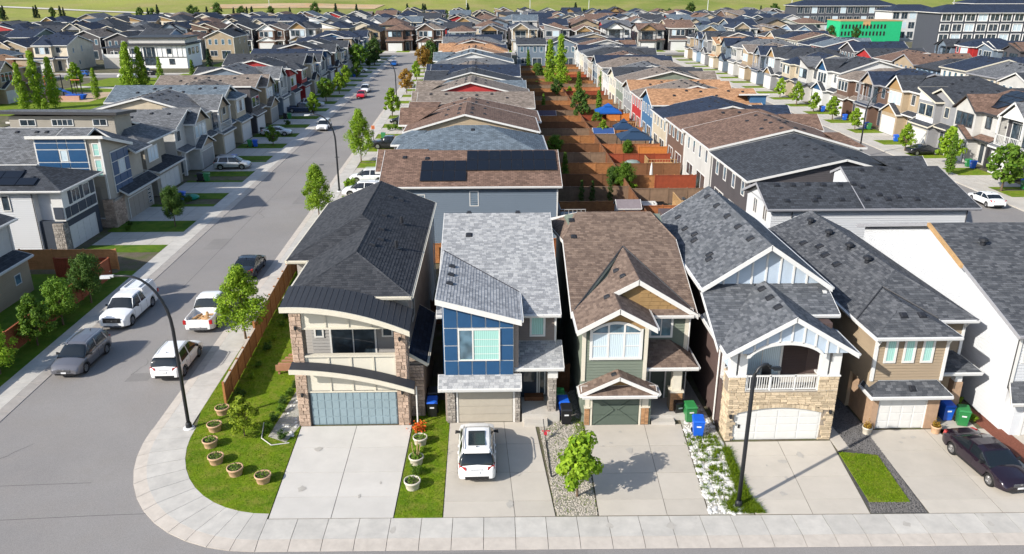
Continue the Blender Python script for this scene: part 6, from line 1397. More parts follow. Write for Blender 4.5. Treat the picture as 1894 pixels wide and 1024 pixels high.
def make_car(kind, pm, label, cat='car', group=None, cap=False, lod=1, sunroof=False, cargo=False, black_trim=True, face=None):
    C = CARS[kind]; L, Wd, wr = C['L'], C['W'], C['wr']; t = thing({'suv': 'parked_suv', 'sedan': 'parked_car', 'pickup': 'pickup_truck', 'hatch': 'parked_car'}[kind], label, cat, group=group)
    hw = Wd / 2; half = L / 2; NS = 60 if lod else 30
    ss = sorted(set([L * i / NS for i in range(NS + 1)] + ([2.06, 2.12] if C.get('bed') else [])))
    m = MB(); rings = []
    def wf(s):   # plan outline: rounded nose and tail
        r = .55; e = min(s, L - s); k = 1 if e > r else math.sqrt(max(0, 1 - ((r - e) / r) ** 2)); return hw * (.8 + .2 * k)
    for s in ss:
        zb = interp(C['belt'], s); w = wf(s); z0 = .26
        e = min(s, L - s); z0 += .12 * max(0, 1 - e / .5)
        arch = 0
        for wc in C['wheels']:
            d = abs(s - wc); ra = wr * 1.17
            if d < ra: arch = max(arch, wr + math.sqrt(ra * ra - d * d) * .98)
        za = max(z0, min(arch, zb - .12)); cr = .05 if s < L * .6 else .07
        bed = C.get('bed') and s < 2.1 and s > .08 and not cap
        zin = .72 if bed else zb + cr; zi2 = .72 if bed else zb + cr * .7
        bulge = .02
        prof = [(0, zin), (w * .45, zi2 if bed else zb + cr * .9), (w * .84 if bed else w * .8, .72 if bed else zb + .02), (w * .87 if bed else w * .88, zb + .01 if bed else zb), (w * .95, zb - .02), (w * .99, zb - .09),
                (w + bulge * .5, za + (zb - za) * .6), (w + bulge * .3, za + (zb - za) * .25), (w - .01, za), (w - .2, za), (w * .4, max(za, .3)), (0, max(za, .3) if False else z0)]
        if arch > z0: prof[9] = (w - .24, za); prof[10] = (w * .45, min(za, .45)); 
        y = s - half; rings.append([(x, y, z) for x, z in prof])
    def loft(m, rings, sgn):
        i0 = len(m.v); n = len(rings[0])
        for r_ in rings: m.v += [(x * sgn, y, z) for x, y, z in r_]
        for k in range(len(rings) - 1):
            for q in range(n - 1): m.f.append((i0 + k * n + q, i0 + (k + 1) * n + q, i0 + (k + 1) * n + q + 1, i0 + k * n + q + 1)); m.tone.append(0)
        m.f.append(tuple(i0 + q for q in range(n))); m.f.append(tuple(i0 + (len(rings) - 1) * n + q for q in range(n))); m.tone += [0, 0]
    loft(m, rings, 1); loft(m, rings, -1)
    body = m.build('body', pm, t, smooth=True)
    try: body.data.set_sharp_from_angle(angle=R(38))
    except Exception: pass
    # cabin: glass shell with painted roof and pillars
    rl = C['roofl']; s0, s1 = rl[0][0], rl[-1][0]; n_ = 26 if lod else 14; g = MB(); gl = []
    ss = sorted(set([s0 + (s1 - s0) * i / n_ for i in range(n_ + 1)] + [a for a, b in rl]))
    def section(s, off=0):
        zr = interp(rl, s) + off; zb = interp(C['belt'], s) - .01; w = wf(s); k = max(0, min(1, (zr - zb) / .58)); wt = w * (.95 - .2 * k)
        return [(0, zr + .015 * k), (wt * .6, zr + .008 * k), (wt * .92, zr - .02 * k), (wt, zr - .07 * k), (w * .94, zb)]
    gl = [[(x, s - half, z) for x, z in section(s)] for s in ss]
    loft(g, gl, 1); loft(g, gl, -1); glass = M_carglass
    cab = g.build('cabin_glass', glass, t, smooth=True)
    # painted roof skin over the flat part
    top = [s for s in ss if interp(rl, s) > max(b for a, b in rl) - (.13 if kind != 'pickup' else .1)]
    m = MB()
    rr = []
    for s in top:
        z = section(s, .012); rr.append([(x * 1.01, s - half, zz) for x, zz in z[:4]])
    loft(m, rr, 1); loft(m, rr, -1); m.f = [f for f in m.f if len(f) == 4]; m.tone = [0] * len(m.f)
    # pillars
    def pillar(sa, sb, wdt=.06):
        for sg in (1, -1):
            a = section(sa, .01); b = section(sb, .01); pa = a[3]; pb = b[4]
            A = Vector((pa[0] * sg * 1.01, sa - half, pa[1])); B = Vector((pb[0] * sg * 1.005, sb - half, pb[1])); e = Vector((0, wdt / 2, 0)); o = Vector((.015 * sg, 0, .01))
            m.mesh8([A - e - o, A + e - o, B + e - o, B - e - o, A - e + o, A + e + o, B + e + o, B - e + o])
    tA = top[-1]; tB = top[0]
    def wind(s_a, s_b):   # strips along windscreen edges
        for sg in (1, -1):
            a = section(s_a, .012); b = section(s_b, .012); A = Vector((a[3][0] * sg, s_a - half, a[3][1])); B = Vector((b[4][0] * sg, s_b - half, b[4][1])); e = Vector((-.05 * sg, 0, 0)); z = Vector((.012 * sg, 0, .03))
            m.mesh8([A + e, A, B, B + e, A + e + z, A + z, B + z, B + e + z])
    wind(tA, s1 - .03); wind(tB, s0 + .02)
    mid = (tA + tB) / 2
    if kind in ('suv', 'hatch'): pillar(tB + .35, tB + .15, .14); pillar(mid + .3, mid + .35, .07)
    elif kind == 'sedan': pillar(mid - .05, mid, .07)
    else: pillar(mid - .1, mid - .1, .07)
    roofo = m.build('roof', pm, t, smooth=False)
    zt = max(b for a, b in rl)
    if not sunroof and kind in ('suv', 'sedan'): m = MB(); m.tube([(0, tB - half + .35, zt), (0, tB - half + .22, zt + .1)], [.03, .01], 5); m.build('antenna', M_blackp, roofo)
    if sunroof: m = MB(); m.box(-.42, .42, mid - half - .75, mid - half + .55, zt + .005, zt + .04); m.build('sunroof', M_carglass, roofo); m = MB(); m.tube([(0, tB - half + .3, zt), (0, tB - half + .2, zt + .09)], [.035, .012], 6); m.build('antenna', M_blackp, roofo)
    if C['rail'] and lod:
        for sg in (1, -1): m = MB(); m.tube([(sg * hw * .68, tB - half + .1, zt), (sg * hw * .7, tB - half + .3, zt + .05), (sg * hw * .7, tA - half - .3, zt + .04), (sg * hw * .68, tA - half, zt - .03)], .022, 6); m.build('roof_rail', M_rim, t)
    for wc in C['wheels']:
        for sg in (1, -1):
            m = MB(); x0 = sg * (hw - .23); x1 = sg * (hw - .01); N = 24 if lod else 12
            def ring(m, prof):
                i0 = len(m.v)
                for (x, r) in prof:
                    for q in range(N): a = 2 * PI * q / N; m.v.append((x, wc - half + r * math.cos(a), wr + r * math.sin(a)))
                for k in range(len(prof) - 1):
                    for q in range(N): m.f.append((i0 + k * N + q, i0 + k * N + (q + 1) % N, i0 + (k + 1) * N + (q + 1) % N, i0 + (k + 1) * N + q)); m.tone.append(0)
            ring(m, [(x0, .1), (x0, wr - .03), (x0 + sg * .03, wr), (x1 - sg * .03, wr), (x1, wr - .03), (x1 - sg * .005, wr * .68), (x1 - sg * .03, wr * .66)])
            w = m.build('wheel', M_rub, t, smooth=False)
            if lod:
                m = MB(); ring(m, [(x1 - sg * .03, wr * .67), (x1 - sg * .012, wr * .64), (x1 - sg * .012, wr * .58), (x1 - sg * .06, wr * .56), (x1 - sg * .06, 0)])
                for q in range(5):
                    a = 2 * PI * q / 5; c, s_ = math.cos(a), math.sin(a); r0, r1 = .04, wr * .6; pw = .035; X = x1 - sg * .02
                    def P(r, o): return (wc - half + r * c - o * s_, wr + r * s_ + o * c)
                    pts = [(*P(r0, -pw),), (*P(r1, -pw * 1.3),), (*P(r1, pw * 1.3),), (*P(r0, pw),)]
                    m.mesh8([(X - sg * .03, *pts[0]), (X - sg * .03, *pts[1]), (X - sg * .03, *pts[2]), (X - sg * .03, *pts[3]), (X, *pts[0]), (X, *pts[1]), (X, *pts[2]), (X, *pts[3])])
                m.build('rim', M_rim, w)
            if lod and kind == 'suv':
                a_ = [PI * q / 12 for q in range(13)]; m = MB(); m.tube([(sg * (hw + .004), wc - half + wr * 1.16 * math.cos(q), wr * .98 + wr * 1.16 * math.sin(q)) for q in a_], .028, 5); m.build('arch_trim', M_blackp, t)
            if not lod: m = MB(); ring(m, [(x1 - sg * .01, wr * .64), (x1 - sg * .02, 0)]); m.build('rim', M_rim, w)
    if not lod: return t
    # lamps, grille, plates, mirrors, bumper trims, door lines
    zf = interp(C['belt'], L - .12); yf = half
    for sg in (1, -1):
        m = MB(); m.mesh8([(sg * hw * .52, yf - .04, zf - .2), (sg * hw * .9, yf - .26, zf - .17), (sg * hw * .9, yf - .42, zf - .15), (sg * hw * .52, yf - .2, zf - .18), (sg * hw * .52, yf - .05, zf - .04), (sg * hw * .93, yf - .3, zf + .0), (sg * hw * .95, yf - .5, zf + .06), (sg * hw * .55, yf - .25, zf + .04)]); m.build('headlight', M_lamp, t)
        zr = interp(C['belt'], .1)
        if kind == 'pickup': m = MB(); m.box(sg * (hw - .2), sg * (hw - .0), -half - .02, -half + .12, zr - .35, zr - .06)
        else: m = MB(); m.mesh8([(sg * hw * .55, -half - .015, zr - .16), (sg * hw * .94, -half + .12, zr - .16), (sg * hw * .98, -half + .36, zr - .12), (sg * hw * .6, -half + .2, zr - .12), (sg * hw * .58, -half - .01, zr - .02), (sg * hw * .9, -half + .12, zr + .04), (sg * hw * .96, -half + .38, zr + .06), (sg * hw * .6, -half + .2, zr + .02)])
        m.build('taillight', M_tail, t)
        m = MB(); ym = s1 - half - .38; zm = interp(C['belt'], s1 - .4) + .08; m.mesh8([(sg * hw * .93, ym, zm - .03), (sg * (hw + .2), ym - .04, zm - .05), (sg * (hw + .2), ym - .16, zm - .05), (sg * hw * .93, ym - .1, zm - .03), (sg * hw * .93, ym, zm + .04), (sg * (hw + .18), ym - .04, zm + .1), (sg * (hw + .18), ym - .14, zm + .1), (sg * hw * .93, ym - .1, zm + .04)]); m.build('mirror', pm if not black_trim else M_blackp, t)
        m = MB()
        for sl_ in ((.35, .5) if kind == 'pickup' else (.33, .55)): pass
        ds = [C['wheels'][0] + wr * 1.3, mid + .33, s1 - .15] if kind != 'pickup' else [2.25, 3.25, 4.25]
        for d_ in ds: m.box(sg * (hw + .002), sg * (hw + .014), d_ - half - .008, d_ - half + .008, .42, interp(C['belt'], d_) - .1)
        m.build('door_seam', M_blackp, t)
        m = MB()
        for d_ in ds[:2] : m.box(sg * (hw), sg * (hw + .04), d_ - half + .12, d_ - half + .3, interp(C['belt'], d_) - .2, interp(C['belt'], d_) - .16)
        m.build('door_handle', pm, t)
        m = MB(); m.box(sg * (hw - .03), sg * (hw + .005), C['wheels'][0] + wr * 1.2 - half, C['wheels'][1] - wr * 1.2 - half, .24, .36); m.build('sill', M_blackp, t)
    m = MB(); yh = s1 - half - .02; zh = interp(C['belt'], s1 + .1) + .052
    for sg in (1, -1): m.tube([(sg * hw * .6, yh, zh - .01), (sg * hw * .62, (yh + half - .3) / 2 + 0, interp(C['belt'], (yh + half + L) / 2 + 0) + .03), (sg * hw * .45, half - .2, interp(C['belt'], L - .2) + .035)], .008, 4)
    m.build('bonnet_seam', M_blackp, t)
    m = MB(); gz = zf - .22; 
    if kind == 'pickup': m.box(-.62, .62, yf - .02, yf + .02, .62, .98)
    else: m.mesh8([(-.5, yf - .06, .5), (.5, yf - .06, .5), (.42, yf + .015, .5), (-.42, yf + .015, .5), (-.5, yf - .06, gz + .14), (.5, yf - .06, gz + .14), (.42, yf - .0, gz + .12), (-.42, yf - .0, gz + .12)])
    gr = m.build('grille', M_blackp, t); m = MB()
    for q in range(4): z = .55 + (.09 if kind == 'pickup' else .05) * q; m.box(-.4, .4, yf + .012, yf + .028, z, z + .012)
    m.build('grille_bars', M_rim, gr, kind='stuff')
    m = MB(); m.mesh8([(-hw * .85, yf - .25, .28), (hw * .85, yf - .25, .28), (hw * .6, yf - .01, .28), (-hw * .6, yf - .01, .28), (-hw * .88, yf - .25, .42), (hw * .88, yf - .25, .42), (hw * .62, yf + .005, .42), (-hw * .62, yf + .005, .42)]); m.mesh8([(-hw * .6, -half - .01, .32), (hw * .6, -half - .01, .32), (hw * .85, -half + .25, .32), (-hw * .85, -half + .25, .32), (-hw * .62, -half - .02, .5), (hw * .62, -half - .02, .5), (hw * .88, -half + .25, .5), (-hw * .88, -half + .25, .5)]); m.build('bumper', M_blackp if kind != 'pickup' else M_chrome, t)
    m = MB(); m.box(-.16, .16, -half - .035, -half - .02, .68 if kind != 'pickup' else .5, .78 if kind != 'pickup' else .6); m.build('licence_plate', M_plate, t)
    if face: m = MB(); m.box(-.16, .16, yf + .02, yf + .035, .42, .52); m.build('licence_plate', M_plate, t)
    m = MB(); m.box(-.05, .05, yf + .005, yf + .03, .72 if kind == 'pickup' else .62, .8 if kind == 'pickup' else .7); m.build('badge', M_rim, t)
    if kind in ('suv', 'hatch'): m = MB(); m.tube([(-.3, -half - .02, zf * .0 + interp(C['belt'], .06) - .1), (.3, -half - .02, interp(C['belt'], .06) - .1)], .018, 4); m.build('tailgate_trim', M_rim, t); m = MB(); m.box(-.62, .62, s0 - half + .28, s0 - half + .52, zt - .12, zt - .07); m.build('spoiler', pm, t)
    if cap:   # canopy over the bed
        m = MB(); m.mesh8([(-hw * .93, -half + .05, 1.1), (hw * .93, -half + .05, 1.1), (hw * .93, -half + 2.2, 1.1), (-hw * .93, -half + 2.2, 1.1), (-hw * .78, -half + .2, 1.86), (hw * .78, -half + .2, 1.86), (hw * .78, -half + 2.25, 1.88), (-hw * .78, -half + 2.25, 1.88)]); cp_ = m.build('canopy', pm, t)
        for sg in (1, -1): m = MB(); m.mesh8([(sg * hw * .925, -half + .35, 1.28), (sg * hw * .925, -half + 2.0, 1.28), (sg * hw * .9, -half + 2.0, 1.28), (sg * hw * .9, -half + .35, 1.28), (sg * hw * .84, -half + .4, 1.72), (sg * hw * .84, -half + 2.0, 1.72), (sg * hw * .8, -half + 2.0, 1.72), (sg * hw * .8, -half + .4, 1.72)]); m.build('side_door', mat('canopy panel', (.6, .61, .62), .4, .03), cp_)
        for sg in (-.55, .55): m = MB(); m.box(sg - .03, sg + .03, -half + .3, -half + 2.1, 1.9, 1.96); m.build('roof_rack', M_rim, cp_)
    if cargo:
        for q in range(9):
            rq = random.Random(q); m = MB(); a = rq.uniform(0, 3); x, y = rq.uniform(-.5, .5), -half + rq.uniform(.5, 1.6); dx, dy = math.cos(a) * .35, math.sin(a) * .35
            m.tube([(x - dx, y - dy, .8), (x, y, .9 + rq.random() * .08), (x + dx, y + dy, .82 + rq.random() * .15)], .07 + rq.random() * .05, 7)
            tag(m.build('wood_log', M_deck, t), 'cut log in the bed', 'log') if False else m.build('firewood', mat('cut wood', (.45, .27, .13), .9, .3, 5), t)
    return t
M_carglass = paint('car glass', (.01, .014, .018), .16, 0, .25); M_lamp = paint('headlamp', (.2, .22, .24), .12, .3, .8); M_tail = paint('tail lamp', (.4, .01, .01), .2, 0, .6)
M_plate = mat('plate', (.65, .65, .66), .5, 0); M_chrome = paint('bumper steel', (.35, .36, .38), .25, .9, 0)
PW_ = paint('white car paint', (.78, .78, .78)); PG_ = paint('grey car paint', (.16, .16, .18), .28, .4); PS_ = paint('silver car paint', (.5, .51, .52), .3, .5); PK_ = paint('black car paint', (.008, .009, .012), .2)
PN_ = paint('dark purple black paint', (.02, .012, .022), .16, .3); PB_ = paint('blue car paint', (.01, .1, .38)); PR_ = paint('red car paint', (.5, .015, .03)); PDB = paint('dark blue car paint', (.015, .03, .07))
def car(kind, pm, x, y, deg, label, cat='car', z=0.0, **k):
    t = make_car(kind, pm, label, cat, **k); t.location = (x, y, z); t.rotation_euler = (0, 0, R(deg)); return t
RZ = -.125
# heading: 0 = nose away from the camera, 180 = nose towards it
car('suv', PW_, -.95, 34.85, 1, 'white crossover with black sunroof parked on the driveway of the blue bay house', 'suv', .012, sunroof=True)
car('sedan', PN_, 24.75, 33.35, 186, 'glossy dark purple sedan parked nose out on the tan house driveway', 'car', .012, face=True)
car('suv', PG_, -26.75, 46.7, 179, 'grey suv with roof rails parked nose forward at the kerb of the west side', 'suv', RZ, face=True)
car('pickup', PW_, -27.05, 54.6, 179.5, 'white pickup with white canopy over its bed behind the grey suv', 'pickup truck', RZ, cap=True, face=True)
car('pickup', PW_, -20.85, 53.9, 1, 'white pickup with cut wood in its open bed under the street tree', 'pickup truck', RZ, cargo=True)
car('suv', PW_, -20.4, 46.1, 1, 'white crossover seen from behind at the kerb beside the fence', 'suv', RZ)
car('sedan', PK_, -20.9, 63.9, 1, 'black sedan parked at the kerb beside the end of the fence', 'car', RZ)
car('suv', PS_, -34.6, 104.0, -86, 'silver suv parked across a west side driveway behind blue carts', 'suv', .01)
car('sedan', PS_, -35.0, 128.6, -88, 'silver sedan parked on a west side driveway beside a blue bin', 'car', .01)
car('suv', PW_, -28.6, 134.8, 180, 'white car in the long street beyond the second lamp', 'car', RZ)
car('suv', PW_, -15.1, 89.4, 88, 'white suv on the driveway nearest the brown solar roof, nose to the street', 'suv', .01)
car('suv', PW_, -15.4, 96.0, 88, 'white suv half hidden behind another and the round bush', 'suv', .01)
car('pickup', PK_, -15.2, 117.4, 86, 'black pickup on a driveway left of the grey hip roof', 'pickup truck', .01)
car('suv', PK_, -15.6, 139.0, 88, 'dark blue van behind the hedge on the east side driveway', 'van', .01, lod=0)
for (k, p, x, y, dg, lb) in (('hatch', PR_, -28.4, 174.5, 180, 'red car at the west kerb of the long street'), ('suv', PW_, -29.0, 184, 180, 'white car parked right behind the red car'), ('sedan', PB_, -29.6, 246, 0, 'bright blue car near the far end of the long street'),
                           ('suv', PS_, -36, 160.5, -88, 'silver suv beside a blue cart in front of the bluish parked truck'), ('pickup', PDB, -36.5, 153, -88, 'dark blue pickup on a west side driveway'), ('suv', PW_, -37, 226, -88, 'white suv on a far west side driveway by green trees'), ('suv', PK_, -37.5, 217, -88, 'black suv on a far west side driveway'),
                           ('sedan', PS_, -19.5, 192, 0, 'pale car at the east kerb behind the orange tree'), ('suv', paint('green car paint', (.02, .12, .09)), -17, 296, 90, 'dark green car before the garage at the street end'), ('pickup', PK_, -94, 222, 80, 'black pickup by the park street'), ('sedan', PW_, -96, 214.5, 80, 'white car by the park street'), ('hatch', PB_, -110, 219, 90, 'blue car in the park street'), ('sedan', PS_, -125, 221, 90, 'grey car in the park street')):
    car(k, p, x, y, dg, lb, 'car', RZ if abs(x) < 30 or y > 200 and x < -90 else .01, lod=0)
car('sedan', PW_, 55.2, 84.2, 0, 'white car in the eastern street beyond the white sided house', 'car', RZ, lod=1)
car('sedan', PK_, 62.0, 111.0, -86, 'dark car behind the bright round tree on an eastern driveway', 'car', .01, lod=0)
car('suv', PDB, 47, 92, 90, 'blue car at the corner of the dark brown house', 'car', .01, lod=0)
# ------------------------------------------------------------ trees and plants
def crown_mesh(name, seed, shape, h, w, n, leaf, mat_, clumps=26, z0=0):
    """thousands of small leaves gathered in clumps through the crown, with gaps between them"""
    r = random.Random(seed); m = MB(); C = []
    for k in range(clumps):
        t = (k + r.random()) / clumps
        if shape == 'round': rad = math.sin(PI * (.1 + .84 * t)) ** .7 * w / 2 * .82; cs = w * .15
        elif shape == 'oval': rad = math.sin(PI * (.1 + .88 * t) ** .62 if t < .999 else 0) ** .9 * w / 2 * .86 if False else max(.05, math.sin(PI * min(1, (.06 + .9 * t)) ** .6)) * w / 2 * .88; cs = w * .15 * (1.15 - .4 * t)
        elif shape == 'cone': rad = (1 - t) ** .85 * w / 2 * .78 + .03; cs = w * .15 * (1.15 - t * .6)
        elif shape == 'column': rad = min(1, 3.2 * t + .35) * (1 - t ** 3) * w / 2 * .6; cs = w * .24 * (1.1 - .5 * t)
        else: rad = w / 2 * .7 * math.sqrt(r.random()); cs = w * .16
        a = k * 2.399 + r.uniform(-.5, .5); q = r.choice((r.uniform(.2, .8), r.uniform(.8, 1.18)))
        C.append((Vector((math.cos(a) * rad * q, math.sin(a) * rad * q, z0 + h * (t if shape != 'bush' else r.uniform(.3, .85)))), cs * r.uniform(.65, 1.35)))
    for k in range(n):
        c, s = C[r.randrange(len(C))]; d = Vector((r.gauss(0, 1), r.gauss(0, 1), r.gauss(0, .8)))
        d.normalize(); p = c + d * s * (r.random() ** .45) * 1.05; 
        nn = (d + Vector((r.gauss(0, .5), r.gauss(0, .5), r.gauss(0, .5) + .35))).normalized(); u = nn.cross(Vector((r.gauss(0, 1), r.gauss(0, 1), r.gauss(0, 1)))).normalized(); v = nn.cross(u)
        l = leaf * r.uniform(.6, 1.3); tone = max(0, min(1, r.gauss(.42, .24)))
        a, b = u * l * .5, v * l * .36
        m.poly([p - a, p - b * .9 + nn * l * .06, p + a, p + b * .9 + nn * l * .06], tone)
    me = m.mesh(name); me.materials.append(mat_); return me
def trunk_mesh(h, r0, hc, seed, spread=1.0):
    r = random.Random(seed); m = MB(); m.tube([(0, 0, -.05), (.02, 0, h * .3), (r.uniform(-.05, .05), .03, h * .7), (0, 0, h + hc * .55)], [r0, r0 * .85, r0 * .7, r0 * .25], 8)
    for k in range(7):
        a = k * 2.4; z = h + hc * (.02 + .06 * k); m.tube([(0, 0, z * .93), (math.cos(a) * spread * .4, math.sin(a) * spread * .4, z + .22 * hc), (math.cos(a) * spread * .8, math.sin(a) * spread * .8, z + .42 * hc)], [r0 * .5, r0 * .3, r0 * .1], 5)
    me = m.mesh('trunk'); me.materials.append(M_bark); return me
TREES = {}
def tree_kind(k, shape, th, hc, w, n, leaf, lm, clumps, r0=.1, var=2):
    TREES[k] = [(crown_mesh('crown', hash_(k) + i, shape, hc, w, n, leaf, LEAF[lm], clumps, th), trunk_mesh(th, r0, hc, i, w * .4)) for i in range(var)]
def hash_(s): return sum(ord(c) * (i + 3) for i, c in enumerate(s))
tree_kind('sapling', 'round', .95, 2.0, 2.2, 2600, .24, 'bright', 26, .06, 1)
tree_kind('street', 'oval', 1.3, 4.2, 3.2, 10000, .17, 'bright', 60, .09)
tree_kind('street_mid', 'oval', 1.2, 3.8, 3.0, 6000, .22, 'mid', 50, .09)
tree_kind('dark', 'round', 1.5, 3.2, 3.2, 10000, .16, 'dark', 50, .1)
tree_kind('darkmid', 'round', 1.3, 3.1, 3.4, 10000, .16, 'mid', 50, .1)
tree_kind('small', 'oval', .5, 1.9, 1.7, 2600, .15, 'lime', 26, .04, 1)
tree_kind('far_round', 'round', 1.2, 3.4, 3.4, 1500, .42, 'mid', 26, .12)
tree_kind('far_bright', 'oval', 1.1, 3.4, 2.8, 1500, .38, 'bright', 26, .12)
tree_kind('far_dark', 'round', 1.4, 6, 5, 1600, .6, 'dark', 34, .2)
tree_kind('gold', 'round', 1.2, 3.2, 3.2, 2200, .3, 'gold', 26, .1, 1)
tree_kind('aspen', 'column', .5, 7.5, 2.4, 4200, .26, 'bright', 44, .08)
tree_kind('aspen_mid', 'column', .5, 6.0, 2.0, 3000, .26, 'mid', 36, .08)
tree_kind('spruce', 'cone', .4, 7.5, 3.6, 3000, .34, 'conifer', 60, .12)
tree_kind('bush', 'bush', 0, 1.3, 1.8, 1800, .15, 'mid', 16, .05, 1); tree_kind('bush_bright', 'bush', 0, 1.3, 1.9, 2000, .15, 'bright', 16, .05, 1); tree_kind('bush_dark', 'bush', 0, 1.4, 1.9, 1800, .15, 'dark', 16, .05, 1)
tree_kind('cedar', 'column', .1, 2.6, .8, 1400, .12, 'dark', 24, .04, 1)
rt = random.Random(77)
def tree(k, x, y, label, cat='tree', s=1.0, sz=None, z=0, name=None, group=None, rot=None):
    cm, tm = TREES[k][rt.randrange(len(TREES[k]))]; nm = name or ('shrub' if 'bush' in k else {'aspen': 'aspen_tree', 'aspen_mid': 'aspen_tree', 'spruce': 'spruce_tree', 'cedar': 'cedar_shrub'}.get(k, 'leafy_tree'))
    t = thing(nm, label, cat, (x, y, z), rt.uniform(0, 6.28) if rot is None else rot, group); sz = sz or s
    inst(cm, 'foliage' if 'bush' in k else 'crown', t, (0, 0, 0), (0, 0, 0), (s, s, sz)); 
    if 'bush' not in k: inst(tm, 'trunk', t, (0, 0, 0), (0, 0, 0), (s, s, sz))
    return t
tree('sapling', 3.9, 31.55, 'small bright green tree on the gravel bed between two driveways', s=1.1, sz=1.05)
tree('small', -13.6, 37.3, 'thin lime green sapling on the corner lawn among the planters', s=1.0)
tree('street', -17.2, 49.9, 'bright green street tree over the sidewalk beside the fence and the white pickup', s=.98, sz=.94)
tree('street', -18.2, 79.6, 'bright pointed street tree left of the charcoal hip roof', s=.95, sz=1.0); tree('street', -18.2, 107.8, 'tall bright street tree beside the black pickup', s=1.05, sz=1.25)
tree('far_bright', -18.6, 147.6, 'bright street tree between the far lamp and the dark van', s=1.1); tree('gold', -19.2, 180, 'orange and green street tree beside the east kerb', s=1.15); tree('far_bright', -19.4, 207, 'yellow green street tree before the two dark trees', s=1.0)
tree('far_dark', -17.8, 234, 'dark green tree at the far east kerb, behind the golden one'); tree('gold', -19.0, 226, 'reddish green tree at the far east kerb', s=1.5); tree('far_dark', -35.5, 246, 'big dark tree on the west side near the blue car', s=1.0); tree('far_round', -38, 232, 'broad green tree beside the big dark street tree', s=1.5)
for i, (x, y, k, s, lb) in enumerate(((-31.0, 56.8, 'dark', .8, 'dark round tree in front of the cedar fence panels'), (-31.0, 52.6, 'darkmid', .76, 'dark tree between the fence and the white canopy pickup'), (-31.0, 49.2, 'street_mid', .72, 'wide mid green tree beside the red brown fence'), (-31.1, 45.0, 'street', .68, 'yellow green young tree at the left edge by the sidewalk'))):
    tree(k, x, y, lb, s=s)
tree('dark', -32.2, 77.2, 'round tree with bright top on the lawn before the blue panelled beige house', s=.72, sz=.85)
for i, (x, y, k, s, lb) in enumerate(((-33.5, 149.5, 'far_bright', .9, 'young tree beside the dark blue pickup'), (-33.4, 120, 'far_round', .6, 'small dark tree beside the silver sedan'), (-34.8, 168, 'far_round', 1.0, 'round green tree before the red walled house'), (-34.2, 180, 'far_bright', 1.0, 'bright tree beside the parked red car'), (-35.2, 174, 'gold', .7, 'golden shrub like tree by a west side driveway'),
     (-34.8, 192, 'far_bright', 1.1, 'bright green tree behind the white car by the red one'), (-36, 238, 'far_dark', .6, 'dark small tree near the far end west side'), (-35.4, 212, 'far_round', .8, 'low green tree along the far west pavement'))):
    tree(k, x, y, lb, s=s)
for x, y, lb in ((-40.5, 86.9, 'dark clipped shrub beside the beige house garage'), (-34.2, 86.2, 'low dark shrub bed by the driveway'), (-35.6, 138, 'round dark shrub near the white car')): tree('bush_dark', x, y, lb, 'shrub', .7)
tree('bush', -36.4, 75.9, 'small leafy plant at the corner of the white garage', 'shrub', .4); tree('bush_dark', -36.9, 77.5, 'dark red shrub in a pot by the stone base', 'shrub', .4)
tree('bush_bright', -17.0, 91.8, 'round bright bush at the foot of the second lamp', 'shrub', 1.1); tree('bush_bright', -16.7, 87.3, 'low yellow green bush beside the white suv', 'shrub', .7, .35)
for i in range(5): tree('bush', -17.3 + i * .9, 132.4 + (i % 2) * .5, '%s bush from the street in the hedge before the dark van' % ORD[i], 'shrub', .62, .8, group='bushes of the hedge')
# back garden trees
for x, y, k, s, lb in ((15.4, 90.2, 'darkmid', .75, 'bright bushy tree where the white rail meets the garden fence'), (14.2, 90.8, 'dark', .6, 'dark bushy tree left of the bright garden tree'), (15.8, 186, 'aspen', 1.5, 'tallest pair aspen in the middle of the garden row'), (13.6, 190, 'aspen', 1.35, 'tall aspen just left of the tallest aspen'), (17.2, 160, 'aspen_mid', 1.0, 'slender aspen nearer than the tall pair'),
     (18.6, 139.5, 'aspen_mid', .85, 'pointed tree left of the blue gazebo'), (15.6, 141, 'far_dark', .7, 'dark spreading tree behind the grey garden shed'), (17, 121, 'far_bright', .75, 'bright small tree beside the blue roofed shed'), (24.2, 178, 'aspen_mid', .8, 'slim tree against the cream garden house'), (12, 203, 'far_dark', .5, 'dark garden tree below the slate blue houses'), (18, 210, 'far_round', .7, 'green garden tree near the far fences'), (13.5, 168, 'far_dark', .55, 'dark garden tree beside the long red brown fences')): tree(k, x, y, lb, s=s)
for x, y, lb in ((9.8, 84.8, 'thin dark cedar left of the fence post'), (11.0, 84.6, 'thin dark cedar right of its twin'), (13.0, 84.8, 'slim dark cedar by the hanging planter')): tree('cedar', x, y, lb, 'shrub')
rg_ = random.Random(31)
for i in range(18):
    L_ = i % 2; x = rg_.uniform(8.5, 14.2) if L_ else rg_.uniform(16.2, 20); y = 92 + (i // 2) * 20 + rg_.uniform(-2.5, 2.5); kk = rg_.choice(['far_round', 'far_bright', 'bush', 'bush_bright', 'aspen_mid', 'darkmid'])
    tree(kk, x, y, '%s, %s from the near end on the %s side of the gardens' % ({'far_round': 'round green tree', 'far_bright': 'bright green tree', 'bush': 'green shrub', 'bush_bright': 'bright shrub', 'aspen_mid': 'slim aspen', 'darkmid': 'leafy green tree'}[kk], ORD[i // 2], 'left' if L_ else 'right'), s=rg_.uniform(.5, .85) * (1.6 if 'bush' in kk else 1), group='trees and shrubs in the gardens')
tree('bush_bright', -3.8, 62.8, 'bright shrub between the charcoal and pale roofs', 'shrub', .8); tree('bush_bright', -3.4, 60.6, 'low green shrub in the gap behind the front houses', 'shrub', .6)
for i in range(6): tree('bush_dark' if i % 2 else 'bush', 17.5 + i * .9, 76.2 + (i % 3) * .4, '%s plant from the west along the red fence by the shed' % ORD[i], 'shrub', .45)
